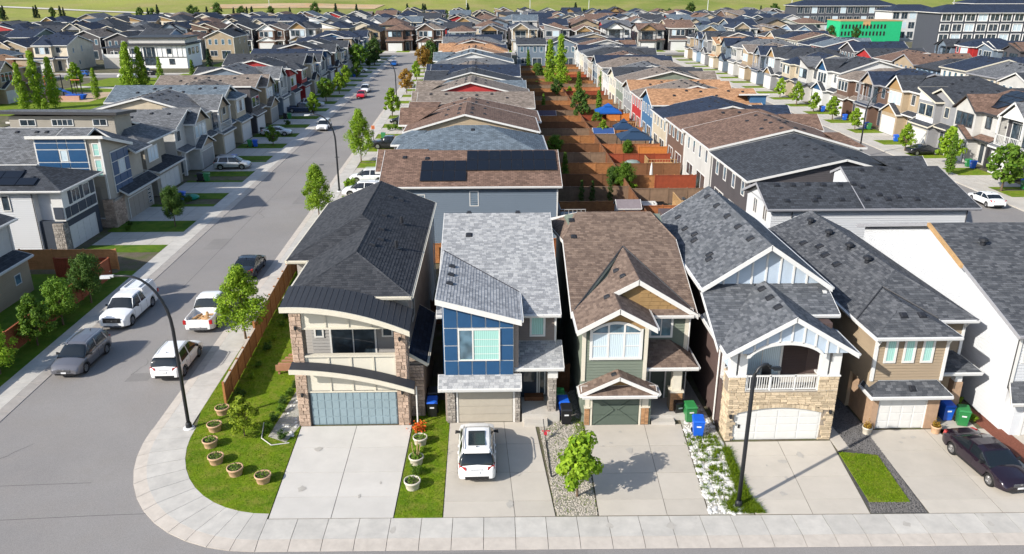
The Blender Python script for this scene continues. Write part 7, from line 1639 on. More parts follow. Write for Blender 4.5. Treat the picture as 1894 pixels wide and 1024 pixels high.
# eastern street trees
for x, y, k, s, lb in ((60.6, 113.5, 'far_bright', .85, 'small bright tree on the strip behind the eastern lamp'), (61.6, 104, 'far_bright', 1.1, 'big lime tree right of the eastern lamp'), (58.6, 98, 'aspen_mid', .8, 'narrow upright tree before the lime tree'), (60.2, 89.5, 'far_round', 1.15, 'green tree with sparse crown near the brown roof garage'), (60.6, 83.2, 'aspen_mid', .75, 'thin pale tree at the far right verge'),
     (60.8, 131, 'far_bright', .8, 'bright tree before the brown fronted house'), (61.5, 142, 'far_bright', .9, 'second bright tree of the eastern row'), (61.5, 151, 'far_bright', .8, 'third bright tree of the eastern row'), (61.5, 160, 'far_bright', 1.0, 'fourth bright tree of the eastern row'), (62, 171, 'far_bright', .9, 'fifth bright tree of the eastern row'), (55, 72.5, 'far_round', .6, 'dark shrub like tree behind the slate roof at the right')): tree(k, x, y, lb, s=s)
# park
for i, (x, y, k, s) in enumerate(((-88.5, 158, 'aspen', 1.35), (-90.4, 156, 'aspen', 1.1), (-86.6, 160, 'aspen', 1.2), (-76.5, 172, 'aspen', 1.45), (-78.2, 174, 'aspen', 1.2), (-74.6, 173.5, 'aspen', 1.3), (-84, 172, 'aspen', .8), (-97, 190, 'far_bright', 1.3), (-81, 199, 'aspen', .8), (-72, 196, 'aspen_mid', .9), (-66, 190, 'aspen_mid', .8), (-74, 214, 'spruce', .9), (-88, 206, 'spruce', .9), (-60, 190, 'far_bright', .9), (-100, 153, 'aspen', .9), (-72, 223, 'spruce', .7))):
    tree(k, x, y, '%s %s counted from the west edge of the playground park' % ({'aspen': 'columnar aspen', 'aspen_mid': 'small aspen', 'far_bright': 'yellow green tree', 'spruce': 'blue green spruce'}[k], ''), s=s, group='park trees') if False else tree(k, x, y, '%s, %s of the trees around the playground park' % ({'aspen': 'columnar bright aspen', 'aspen_mid': 'small aspen', 'far_bright': 'yellow green tree', 'spruce': 'blue green spruce'}[k], ORD[i]), s=s, group='park trees')
tree('aspen', -62, 112, 'dark green tree at the left edge behind the beige house roof', s=.9, sz=1.0)
# far conifers along the meadow edge and among the far houses
rf_ = random.Random(8); kx = 0; FT = []
for (x0, x1, y0, y1, n) in ((-330, -250, 560, 600, 7), (-240, -170, 560, 590, 9), (-165, -60, 545, 570, 10), (-60, 60, 545, 565, 8), (60, 200, 545, 560, 7), (-190, 150, 310, 500, 56)):
    for i in range(n):
        x = x0 + (x1 - x0) * (rf_.random() ** 2 if n != 56 else (i + rf_.random()) / n); y = rf_.uniform(y0, y1) if n != 56 else rf_.choice((331, 391, 451)) + rf_.uniform(-1, 1); kx += 1
        kk = rf_.choice(['spruce', 'spruce', 'far_dark']) if n != 56 else rf_.choice(['spruce', 'far_dark', 'far_round', 'far_bright']); FT.append((x, y, kk, n, rf_.uniform(.9, 1.5) if n != 56 else rf_.uniform(.7, 1.1)))
FT.sort(); fc = {}
for x, y, kk, n, s in FT:
    k2 = (kk, n == 56); fc[k2] = fc.get(k2, 0) + 1; pl = 'at the edge of the fields' if n != 56 else 'between distant roofs'
    i = fc[k2] - 1; o_ = ORD[i] if i < 45 else 'last'
    tree(kk, x, y, '%s, %s from the west of those %s' % ({'spruce': 'dark spruce', 'far_dark': 'dark round tree', 'far_round': 'mid green tree', 'far_bright': 'bright green tree'}[kk], o_, pl), s=s, group='dark trees ' + pl)
# grass blades over the near lawns: geometry for the edges and the nap
def inside(p, poly):
    c = False; j = len(poly) - 1
    for i in range(len(poly)):
        if (poly[i][1] > p[1]) != (poly[j][1] > p[1]) and p[0] < (poly[j][0] - poly[i][0]) * (p[1] - poly[i][1]) / (poly[j][1] - poly[i][1]) + poly[i][0]: c = not c
        j = i
    return c
def blades(name, poly, n, h, seed, z=.02, m_=None):
    r = random.Random(seed); xs = [p[0] for p in poly]; ys = [p[1] for p in poly]; m = MB(); k = 0
    while k < n:
        x, y = r.uniform(min(xs), max(xs)), r.uniform(min(ys), max(ys))
        if not inside((x, y), poly): continue
        a = r.uniform(0, PI); l = h * r.uniform(.5, 1.5); dx, dy = math.cos(a) * .02, math.sin(a) * .02; ox, oy = r.gauss(0, h * .8), r.gauss(0, h * .8)
        m.poly([(x - dx, y - dy, z), (x + dx, y + dy, z), (x + ox, y + oy, z + l)], r.random()); k += 1
    return m.build(name, m_ or M_grass, kind='stuff')
blades('grass', LAWN, 60000, .03, 1); blades('grass', [(-4.68, 30.15), (-2.48, 30.12), (-2.58, 41), (-4.5, 41)], 7000, .035, 2)
blades('grass', [(17.68, 30.75), (19.6, 30.7), (19.86, 34.62), (17.95, 34.95)], 5000, .04, 3, .045); blades('grass', [(10.9, 30.1), (12.5, 30.05), (12.15, 31.3), (12.35, 35.5), (12.0, 35.5), (11.6, 31.6), (10.9, 30.8)], 5000, .17, 4, 0)
blades('grass', [(2.9, 30.2), (4.7, 30.2), (4.9, 40), (2.5, 40)], 700, .07, 5, 0); blades('grass', [(4.55, 35.5), (4.9, 35.5), (4.95, 38.5), (4.2, 39)], 700, .08, 6, 0)
# white stones with weeds
r = random.Random(4); m0 = []
for k in range(5):
    b = MB(); n = 7; ring = [(math.cos(2 * PI * i / n) * r.uniform(.7, 1.1), math.sin(2 * PI * i / n) * r.uniform(.7, 1.1)) for i in range(n)]
    b.v = [(x, y, 0) for x, y in ring] + [(x * .7, y * .7, .55) for x, y in ring] + [(0, 0, .7)]
    b.f = [(i, (i + 1) % n, n + (i + 1) % n, n + i) for i in range(n)] + [(n + i, n + (i + 1) % n, 2 * n) for i in range(n)]; b.tone = [0] * len(b.f)
    me = b.mesh('stone'); me.materials.append(mat('white rock', (.6, .59, .57), .8, .1, 4)); m0.append(me)
bed = bpy.data.objects.new('white_stones', None); COL.objects.link(bed); bed['kind'] = 'structure'
BP = [(9.92, 30.1), (11.9, 30.05), (12.25, 36.0), (11.9, 40), (10.7, 40), (10.4, 37.5)]; k = 0; st_ = []
while k < 290:
    x, y = r.uniform(9.9, 12.1), r.uniform(30.1, 40)
    if not inside((x, y), BP): continue
    if y > 36.5 and r.random() < .6: continue
    s = r.uniform(.08, .17)
    o = inst(r.choice(m0), 'stone', bed, (x, y, -.02), (0, 0, r.uniform(0, 6)), (s * 1.2, s, s * .6)); k += 1
mm = MB()
for q in range(1500):
    x, y = r.uniform(9.9, 12.1), r.uniform(30.1, 40)
    if not inside((x, y), BP): continue
    s = r.uniform(.03, .07); a = r.uniform(0, 6)
    pts = [(x + s * math.cos(a + i * 1.57), y + s * math.sin(a + i * 1.57), -.012) for i in range(4)]; top = (x, y, s * .7)
    for i in range(4): mm.poly([pts[i], pts[(i + 1) % 4], top])
mm.build('white_pebbles', MATS['white rock'], kind='stuff')
clump = [(r.uniform(10.1, 12.0), r.uniform(30.3, 37)) for _ in range(150)]
mm = MB()
for cx, cy in clump:
    if not inside((cx, cy), BP): continue
    for q in range(26):
        a = r.uniform(0, 6.28); d = r.gauss(0, .12); x, y = cx + math.cos(a) * d, cy + math.sin(a) * d; l = r.uniform(.08, .2); b = r.uniform(0, 3.14)
        mm.poly([(x - .02 * math.cos(b), y - .02 * math.sin(b), 0), (x + .02 * math.cos(b), y + .02 * math.sin(b), 0), (x + r.gauss(0, .08), y + r.gauss(0, .08), l)], r.random())
mm.build('weeds', M_grass, kind='stuff')
def pebbles(name, poly, n, m_, s0, s1, seed):
    r = random.Random(seed); xs = [p[0] for p in poly]; ys = [p[1] for p in poly]; m = MB(); k = 0
    while k < n:
        x, y = r.uniform(min(xs), max(xs)), r.uniform(min(ys), max(ys))
        if not inside((x, y), poly): continue
        s = r.uniform(s0, s1); a = r.uniform(0, 6); P = [(x + s * math.cos(a + i * 2.1), y + s * math.sin(a + i * 2.1), .0) for i in range(3)]; t = (x, y, s * .8)
        for i in range(3): m.poly([P[i], P[(i + 1) % 3], t])
        k += 1
    m.build(name, m_, kind='stuff')
pebbles('gravel', [(2.8, 30.1), (4.7, 30.08), (4.9, 42), (2.25, 42)], 6500, mat('gravel stones', (.42, .38, .33), .9, .35, 20), .02, .06, 6)
pebbles('gravel', [(17.4, 29.95), (20.0, 29.95), (20.4, 37.3), (20.3, 42), (18.7, 42), (18.7, 35.2), (19.9, 34.6), (19.6, 30.72), (17.65, 30.72)], 7500, mat('dark gravel stones', (.12, .115, .115), .9, .4, 20), .02, .055, 7)
# ------------------------------------------------------------ street furniture, fences, garden things
def lamp(x, y, h, ax, ay, label, r0=.11, end_up=0, fixw=1.0, bd=.66):
    t = thing('street_lamp', label, 'street lamp', (x, y, 0)); l = math.hypot(ax, ay)
    path = [(0, 0, 0), (0, 0, h * bd * .7), (0, 0, h * bd)]
    for k in range(1, 9): a = PI / 2 * k / 8; path.append((ax * (1 - math.cos(a)) * .75, ay * (1 - math.cos(a)) * .75, h * bd + h * (1 - bd) * math.sin(a)))
    path.append((ax, ay, h + end_up)); n = len(path)
    m = MB(); m.tube(path, [r0 - r0 * .55 * k / n for k in range(n)], 10); m.build('pole', M_black, t, smooth=True)
    m = MB(); m.lathe([(.3, -.02), (.3, .06), (.2, .1)], (0, 0, 0), 14); m.lathe([(.2, .1), (0, .1)], (0, 0, 0), 14); m.build('base', mat('lamp footing', (.6, .6, .6), .8, .1), t)
    m = MB(); m.lathe([(.17, .08), (.16, .3), (.11, .42)], (0, 0, 0), 12); m.build('base_cover', M_black, t)
    d = Vector((ax, ay, 0)).normalized(); s = Vector((-d.y, d.x, 0)); c = Vector((ax, ay, h + end_up)); a, b = c - d * .05, c + d * .62 * fixw; z = Vector((0, 0, 1)); m = MB()
    m.mesh8([a - s * .06 - z * .05, b - s * .1 - z * .08, b + s * .1 - z * .08, a + s * .06 - z * .05, a - s * .05 + z * .06, b - s * .07 + z * .02, b + s * .07 + z * .02, a + s * .05 + z * .06])
    m.mesh8([a + d * .15 - s * .13 - z * .1, b - s * .13 - z * .12, b + s * .13 - z * .12, a + d * .15 + s * .13 - z * .1, a + d * .15 - s * .11 + z * .0, b - s * .1 + z * .0, b + s * .1 + z * .0, a + d * .15 + s * .11 + z * .0]); m.build('lamp_head', M_black if fixw < 1 else mat('lamp head grey', (.45, .46, .47), .4, .05), t)
    return t
lamp(-16.9, 38.2, 9.0, -2.6, 0, 'tall dark street lamp on the corner lawn with its long arm over the road', .1)
lamp(11.35, 30.5, 7.45, .75, .1, 'dark street lamp in the white stone strip, its short arm curving right', .1, -.2, .7, .9)
lamp(-18.2, 91.2, 9.0, -2.7, 0, 'street lamp by the round bush on the east pavement'); lamp(-19.2, 160.5, 9.0, -2.7, 0, 'street lamp farther up the long street near the second bend of trees'); lamp(-21.5, 250, 8.5, -2.4, 0, 'farthest street lamp of the long street')
lamp(52.0, 109.5, 9, 2.6, 0, 'street lamp in the eastern street above the dark brown house')
for i, (x, y, h) in enumerate(((-170, 640, 22), (-20, 660, 24), (30, 650, 24), (75, 640, 24), (170, 650, 26), (240, 660, 26), (360, 640, 28), (430, 700, 30), (500, 690, 34))):
    t = thing('light_mast', 'tall pale light mast, %s from the west beside the country road' % ORD[i], 'light mast', (x, y, max(0, hill_z(x, y)))); m = MB(); m.tube([(0, 0, 0), (0, 0, h)], [.25, .14], 6); m.build('pole', mat('galvanised steel', (.55, .56, .57), .4, .05), t); m = MB(); m.box(-.9, .9, -.3, .3, h - .2, h + .1); m.build('lamp_head', MATS['galvanised steel'], t)
# small posts on the east pavement
for x, y, lb in ((-18.3, 121, 'slim parking sign post with orange plate beside the dark van driveway'), (-18.7, 111, 'slim dark post with small plate nearer than the orange sign')):
    t = thing('sign_post', lb, 'sign', (x, y, 0)); m = MB(); m.tube([(0, 0, 0), (0, 0, 2.6)], .05, 6); m.build('pole', M_black, t); m = MB(); m.box(-.25, .25, -.03, .03, 2.2, 2.75); m.build('sign_plate', mat('orange plate', (.55, .16, .06), .5, .1) if y > 115 else M_black, t)

def fence(p0, p1, label, m_=None, h=1.85, pitch=2.4, posts_in=None, name='wooden_fence', group=None, slat=None, cap=True, top=None):
    m_ = m_ or M_wood; A, B = Vector((p0[0], p0[1], 0)), Vector((p1[0], p1[1], 0)); L = (B - A).length; n = max(1, round(L / pitch)); d = (B - A).normalized(); s = Vector((-d.y, d.x, 0))
    t = thing(name, label, 'fence', tuple(A), math.atan2(d.y, d.x), group); w = L / n; k = (m_.name, round(w, 2), h, slat)
    if k not in _V:
        b = MB()
        if slat == 'v':
            q = max(2, round((w - .12) / .16))
            for i in range(q): x = .06 + (w - .12) * i / q; b.box(x + .006, x + (w - .12) / q - .006, -.02 + .008 * (i % 2), .02 + .008 * (i % 2), .06, h)
        elif slat == 'h':
            q = round(h / .17)
            for i in range(q): z = .06 + (h - .06) * i / q; b.box(.06, w - .06, -.02, .02, z + .006, z + (h - .06) / q - .004)
        else: b.box(.06, w - .06, -.025, .025, .06, h)
        me = b.mesh('panel'); me.materials.append(m_); b = MB(); b.box(-.06, .06, -.06, .06, 0, h + .12); me2 = b.mesh('post'); me2.materials.append(m_)
        b = MB(); b.box(.0, w, -.07, .07, h, h + .05); me3 = b.mesh('cap_rail'); me3.materials.append(top or m_); _V[k] = (me, me2, me3)
    for i in range(n + 1):
        if i < n:
            inst(_V[k][0], 'panel', t, (i * w, 0, 0))
            if cap: inst(_V[k][2], 'cap_rail', t, (i * w, 0, 0))
        inst(_V[k][1], 'post', t, (i * w, 0, 0))
    return t
M_capw = mat('weathered cap', (.5, .42, .35), .8, .1, 3)
fence((-15.7, 40.8), (-16.1, 48.6), 'stepped cedar fence beside the lawn, lower half near the lamp', M_wood, 1.35, 1.55, slat='v', top=M_capw)
fence((-16.1, 48.6), (-16.9, 63.5), 'taller cedar fence stretch beside the lawn, up to the black sedan', M_wood, 1.75, 1.7, slat='v', top=M_capw)
fence((-16.9, 63.5), (-12.9, 65.5), 'short cedar return fence behind the corner house', M_wood, 1.75, 2.0, slat='v')
fence((-43, 64.4), (-32.2, 64.3), 'light cedar fence with tall posts in front of the white solar house', mat('light cedar', (.42, .2, .08), .75, .2, 2, objvar=.1), 1.8, 2.7, slat='h')
fence((-31.95, 62.4), (-31.95, 40), 'red brown fence behind the row of trees on the west side', mat('red brown fence', (.3, .09, .04), .8, .2, 2, objvar=.12), 1.7, 2.4, slat='h')
fence((-36.4, 62.4), (-31.95, 62.4), 'dark red fence corner beside the dark round tree', M_woodr, 1.7, 1.5, slat='v')
fence((-60, 62.7), (-43, 64.2), 'cedar fence running off behind the left edge garden', M_wood, 1.7, 2.4)
fence((-4.6, 63.9), (4.6, 63.9), 'cedar fence seen in the gap behind the pale roofed house', M_wood, 1.8, 2.3); fence((-12.9, 65.5), (-4.6, 65.2), 'cedar fence behind the charcoal roofed corner house', M_wood, 1.8, 2.3)
fence((4.4, 41.8), (2.9, 41.8), 'short dark gate fence between the blue and green houses', M_woodd, 1.8, 1.5, slat='v'); fence((-4.5, 52), (-2.75, 52), 'dark gate fence between the corner house and the blue house', M_woodd, 1.8, 1.6)
LY = [70.0] + [79.2 + 6.3 * k for k in range(24)]
CY_ = [71.4, 77.4, 84.6, 91, 97.6, 103.6, 110.4, 118.4, 124, 130.2] + [136.6 + 6.5 * k for k in range(15)]
rz_ = random.Random(2); M_woodg = mat('grey brown fence', (.2, .13, .085), .85, .2, 2, .2, 20, objvar=.15)
XC = 15.2
fence((4.6, 66.3), (XC, 68.6), 'fence nearest behind the brown roofed green house, panels boarded sideways', mat('orange fence', (.36, .13, .05), .75, .25, 2, objvar=.15), 1.8, 2.2, slat='h')
for i, y in enumerate(LY):
    if i: fence((6.4, y), (XC, y + rz_.uniform(-.2, .2)), 'cross fence on the left of the gardens, %s from the near end' % ORD[i], (M_woodd, M_wood, M_woodg)[i % 3], 1.75, 2.2, group='cross fences left of the garden line')
    if i == 0: fence((6.4, 75.4), (XC, 75.4), 'weathered cross fence with two slim cedars in front, left gardens', M_woodd, 1.75, 2.2)
for i, y in enumerate(CY_): fence((XC, y), (23.6, y + rz_.uniform(-.2, .2)), 'cross fence on the right of the gardens, %s from the near end' % ORD[i], (M_woodr, mat('orange fence', (.36, .13, .05)), M_woodg, M_wood, M_woodd)[i % 5], 1.75, 2.2, group='cross fences right of the garden line')
ally = [68.6] + [78 + 11 * k for k in range(15)]
for i, (a, b) in enumerate(zip(ally, ally[1:])): fence((XC, a), (XC, b - .1), 'lengthwise garden fence, %s stretch from the near end' % ORD[i], M_woodd, 1.8, 2.4, group='lengthwise garden fence', top=mat('white cap', (.7, .68, .66), .6, .05) if 2 <= i <= 3 else None)
fence((XC, 68.6), (22.8, 70.2), 'olive brown fence right of the grey shed', M_woodd, 1.7, 2.4)
for i, (x0, x1, y0, y1) in enumerate(((6.6, 15, 71, 75), (6.6, 15, 83, 95), (6.6, 15, 108, 117), (15.4, 23.4, 128, 146), (6.6, 15, 158, 196), (15.4, 23.4, 184, 235), (6.6, 15, 206, 235), (15.4, 23.4, 156, 163), (15.4, 23.4, 98, 103))): sheet('garden_lawn', [(x0, y0), (x1, y0), (x1, y1), (x0, y1)], (M_lawn, M_lawnd)[i % 2], .0)
# sheds, gazebos, decks in the gardens
def shed(x, y, w, d, hh, wm, rm, label, door=True):
    t = thing('garden_shed', label, 'shed', (x, y, 0)); solid(t, 'wall', wm, (-w / 2, w / 2, -d / 2, d / 2, 0, hh)); b = MB()
    for xx in (-w / 2 + .002, w / 2 - .062): b.sweep([(xx, -d / 2, hh - .02), (xx, d / 2, hh - .02), (xx, 0, hh + .55)], (.06, 0, 0))
    b.build('gable_wall', wm, t); roof(t, [[(-w / 2 - .1, -d / 2 - .15, hh - .02), (w / 2 + .1, -d / 2 - .15, hh - .02), (w / 2 + .1, 0, hh + .66), (-w / 2 - .1, 0, hh + .66)], [(-w / 2 - .1, 0, hh + .66), (w / 2 + .1, 0, hh + .66), (w / 2 + .1, d / 2 + .15, hh - .02), (-w / 2 - .1, d / 2 + .15, hh - .02)]], rm, M_trim, t=.05, fh=.08, gutter=0)
    if door:
        f = front(-d / 2 - .0); m = MB(); f.slab(m, -.45, .45, .05, hh - .2, 0, .03); dd = m.build('door', wm, t); m = MB(); f.slab(m, .02, .1, 1.0, 1.25, .03, .06); f.slab(m, -.1, -.02, 1.0, 1.25, .03, .06); m.build('handle', M_blackp, dd)
    return t
shed(13.6, 76.9, 2.3, 2.0, 1.95, mat('grey resin', (.42, .44, .46), .6, .05), mat('shed roof grey', (.2, .17, .18), .8, .1), 'grey resin garden shed with dark roof behind the front row')
shed(16.9, 120.5, 3.0, 2.4, 1.7, M_trim, mat('blue shed roof', (.03, .07, .2), .6, .1), 'white shed with blue roof in a middle garden'); shed(9.5, 139.5, 3.0, 2.2, 1.5, mat('dark brown shed', (.09, .05, .04), .7, .1), mat('purple grey roof', (.08, .06, .08), .7, .1), 'low dark shed with blue edges beside the dark garden tree')
def gazebo(x, y, s, h, col, label):
    t = thing('gazebo', label, 'gazebo', (x, y, 0))
    for a in (-1, 1):
        for b_ in (-1, 1): solid(t, 'post', M_blackp, (a * s * .46 - .05, a * s * .46 + .05, b_ * s * .46 - .05, b_ * s * .46 + .05, 0, h))
    c = mat('canvas ' + label[:12], col, .7, .06, 2); m = MB(); q = s / 2
    C4 = [(-q, -q), (q, -q), (q, q), (-q, q)]
    for i in range(4):
        a, b_ = C4[i], C4[(i + 1) % 4]; z1 = h + .75
        m.poly([(a[0], a[1], h), (b_[0], b_[1], h), (b_[0] * .3, b_[1] * .3, z1), (a[0] * .3, a[1] * .3, z1)]); m.poly([(a[0], a[1], h), (b_[0], b_[1], h), (b_[0], b_[1], h - .22), (a[0], a[1], h - .22)])
        m.poly([(a[0] * .36, a[1] * .36, z1 + .08), (b_[0] * .36, b_[1] * .36, z1 + .08), (0, 0, z1 + .6)])
    m.build('canopy', c, t); m = MB(); m.box(-.8, .8, -.5, .5, .7, .75).box(-.05, .05, -.05, .05, 0, .7); 
    tt = thing('garden_table', 'table under the ' + label, 'table', (x, y, 0)); m.build('tabletop', M_deck, tt)
gazebo(20.0, 137.3, 4.2, 2.4, (.008, .08, .32), 'bright blue gazebo beyond the orange garden fences'); gazebo(20.4, 113.0, 4.6, 2.4, (.02, .045, .09), 'navy gazebo with double peaked roof'); gazebo(20.2, 121.5, 3.0, 2.3, (.015, .04, .09), 'smaller navy pointed canopy behind the double peaked one')
def deck(x0, x1, y0, y1, z, label, rail=True, m_=None):
    t = thing('timber_deck', label, 'deck', ((x0 + x1) / 2, (y0 + y1) / 2, 0), world=True); m_ = m_ or M_deck; n = max(3, int((x1 - x0) / .3))
    for k in range(n): a = x0 + (x1 - x0) * k / n; m = MB(); m.box(a + .01, a + (x1 - x0) / n - .01, y0, y1, z - .06, z); m.build('plank', m_, t)
    solid(t, 'frame', m_, (x0 + .02, x1 - .02, y0 + .02, y0 + .1, 0, z - .07), (x0 + .02, x1 - .02, y1 - .1, y1 - .02, 0, z - .07), (x0 + .02, x0 + .1, y0 + .12, y1 - .12, 0, z - .07))
    if rail:
        m = MB()
        for q in range(max(2, int((x1 - x0) / .35)) + 1): a = x0 + (x1 - x0 - .06) * q / max(2, int((x1 - x0) / .35)); m.box(a, a + .05, y0, y0 + .05, z, z + .9)
        for q in range(max(2, int((y1 - y0) / .35)) + 1): b_ = y0 + (y1 - y0 - .06) * q / max(2, int((y1 - y0) / .35)); m.box(x0, x0 + .05, b_, b_ + .05, z, z + .9)
        m.box(x0, x1, y0 - .02, y0 + .08, z + .9, z + .95).box(x0 - .02, x0 + .08, y0 + .1, y1, z + .9, z + .95); m.build('railing', m_, t)
deck(19.6, 23.6, 79, 83.2, .8, 'new pale timber deck with railing behind the dark brown house'); deck(20.2, 23.9, 100.6, 103.4, .7, 'pale timber deck with railing by the light grey house'); deck(20.6, 24, 130, 133, .7, 'small timber deck beside the blue walled house'); deck(6.2, 8.6, 70.6, 73.2, 2.4, 'raised grey deck on the back of the solar roofed house', True, mat('grey deck', (.35, .34, .33), .7, .1))
deck(20.5, 24, 152, 155, .7, 'cedar deck with screens in the middle gardens', True, M_wood)
fence((19.8, 105.6), (23.6, 105.6), 'bright orange privacy screen by the pale deck', mat('bright cedar', (.5, .17, .04), .7, .15, 2), 2.3, 4); fence((19.6, 135.4), (23.4, 135.4), 'bright orange screen before the blue gazebo', MATS['bright cedar'], 2.2, 4); fence((18.8, 89), (23.5, 89), 'red brown screen wall by the light grey house', M_woodr, 2.2, 5)
t = thing('cantilever_umbrella', 'closed white garden umbrella by the red fence', 'umbrella', (19.2, 93.5, 0)); m = MB(); m.tube([(0, 0, 0), (0, 0, 2.8)], .03, 6); m.build('pole', M_trim, t); m = MB(); m.lathe([(.02, 2.8), (.12, 2.3), (.2, 1.3), (.08, .9)], (0, 0, 0), 8); m.build('canopy', M_trim, t)
t = thing('covered_barbecue', 'grey covered round hot tub or table by the pale deck', 'garden cover', (18.6, 103.3, 0)); m = MB(); m.lathe([(1.0, 0), (1.05, .7), (.7, .95), (0, 1.05)], (0, 0, 0), 16); m.build('cover', mat('grey green cover', (.2, .26, .25), .7, .1), t)
for x, y, sx, sy, sz, c, nm, lb, ct in ((17.0, 83.5, .9, .6, .5, M_trim, 'storage_box', 'white storage box by the red fence', 'storage box'), (18.3, 83.8, .6, .5, .4, M_blackp, 'barbecue', 'black barbecue beside the white storage box', 'barbecue'), (20.8, 84.2, .7, .5, .3, M_blue, 'storage_box', 'blue box on the ground behind the new deck', 'storage box'), (22, 84.4, 1, .8, .8, mat('charcoal plastic', (.06, .07, .08), .6, .1), 'patio_sofa', 'charcoal patio sofa behind the new deck', 'sofa'), (17.6, 87.5, 1.6, .6, .3, M_blue, 'paddling_pool', 'small blue pool by the cross fence', 'pool'),
    (20.3, 71.5, 1.2, .7, .5, mat('dark planter', (.1, .09, .08), .8, .2), 'planter_box', 'dark planter box under the red fence', 'planter'), (9.5, 146.5, 2, 1, .6, mat('charcoal plastic', (.06, .07, .08)), 'patio_sofa', 'dark patio sofa in a left garden', 'sofa'), (19.5, 158, 1.5, 1, .8, MATS['charcoal plastic'], 'patio_sofa', 'dark seating set in a right garden', 'sofa')):
    m = MB(); m.box(-sx, sx, -sy, sy, 0, sz * .55).box(-sx, -sx * .8, -sy, sy, sz * .55, sz).box(sx * .8, sx, -sy, sy, sz * .55, sz).box(-sx * .8, sx * .8, sy * .7, sy, sz * .55, sz); tag(m.build(nm, c, loc=(x, y, 0)), lb, ct)

# wheeled bins
def bin_(x, y, pm, rz, label, lid=None, group='wheeled bins'):
    t = thing('wheelie_bin', label, 'bin', (x, y, .0), rz, group); k = 'bin' + pm.name
    if k not in _V:
        b = MB(); b.mesh8([(-.24, -.27, .05), (.24, -.27, .05), (.24, .2, .05), (-.24, .2, .05), (-.3, -.36, .95), (.3, -.36, .95), (.3, .32, .95), (-.3, .32, .95)]); me = b.mesh('body'); me.materials.append(pm); _V[k] = me
    k2 = 'lid' + (lid or pm).name
    if k2 not in _V:
        b = MB(); b.mesh8([(-.32, -.42, .96), (.32, -.42, .96), (.32, .34, .96), (-.32, .34, .96), (-.27, -.36, 1.04), (.27, -.36, 1.04), (.27, .28, 1.1), (-.27, .28, 1.1)]); b.tube([(-.26, .42, 1.0), (.26, .42, 1.0)], .02, 6); me = b.mesh('lid'); me.materials.append(lid or pm); _V[k2] = me
        b = MB(); b.tube([(-.3, .3, .11), (-.24, .3, .11)], .12, 10); b.tube([(.24, .3, .11), (.3, .3, .11)], .12, 10); b.tube([(-.3, .3, .11), (.3, .3, .11)], .02, 5); me = b.mesh('wheels'); me.materials.append(M_rub); _V['bw'] = me
        b = MB(); b.box(-.12, .12, -.35, -.335, .62, .7); me = b.mesh('sticker'); me.materials.append(M_plate); _V['bs'] = me
    inst(_V[k], 'body', t, (0, 0, 0)); inst(_V[k2], 'lid', t, (0, 0, 0)); inst(_V['bw'], 'wheels', t, (0, 0, 0)); inst(_V['bs'], 'sticker', t, (0, 0, 0)); return t
bin_(-3.55, 39.3, M_blackp, 0, 'black bin with blue lid between the corner and blue houses', M_blue); bin_(-3.6, 40.4, M_blackp, .1, 'black bin behind the blue lidded one in the first gap')
bin_(3.95, 38.3, M_blackp, 0, 'black bin beside the green garage'); bin_(3.85, 39.2, M_blue, .1, 'blue bin behind the black one beside the green garage'); bin_(3.7, 40.1, M_green, 0, 'green bin at the back of the three by the green garage')
bin_(11.0, 36.9, M_blue, -.1, 'bright blue bin on the white stones left of the stone house'); bin_(10.9, 38.4, M_green, .1, 'green bin behind the bright blue bin by the stone house'); bin_(10.35, 38.9, M_blackp, .2, 'black bin at the porch of the green house')
bin_(25.35, 38.2, M_blue, 0, 'blue bin beside the tan house porch'); bin_(25.95, 37.6, M_green, -.3, 'green bin next to the blue one beside the tan house')
k = 0
for x, y in ((-38.0, 87.4), (-37.6, 96.8), (-38.4, 107.9), (-38.6, 119), (-38.8, 129.7), (-38.9, 145.0), (-39, 165), (-39.2, 214)):
    for j, (pm, nm) in enumerate(((M_blackp, 'black'), (M_green, 'green'), (M_blue, 'blue'))):
        if (k + j) % 4 == 3: continue
        bin_(x + j * .8 + 1.2, y, pm, PI / 2, '%s bin in the %s group of bins up the west side driveways' % (nm, ORD[k]), group='wheeled bins on the west side')
    k += 1
for i, (x, y, pm, nm) in enumerate(((63.4, 90.2, M_green, 'green'), (63.9, 91.0, M_blue, 'blue'), (63.8, 101.6, M_blue, 'blue'), (63.7, 102.6, M_green, 'green'), (62.8, 120.8, M_blue, 'blue'), (63.4, 131.5, M_green, 'green'), (63.4, 132.4, M_blue, 'blue'), (63.4, 141.2, M_blue, 'blue'), (63.4, 151.2, M_blue, 'blue'), (63.4, 152, M_blackp, 'black'))): bin_(x, y, pm, -PI / 2, '%s bin before the eastern street garages, %s from the south' % (nm, ORD[i]), group='wheeled bins on the eastern street')
bin_(-17.3, 124.5, M_green, PI / 2, 'green recycling box cart on the strip beyond the black pickup')
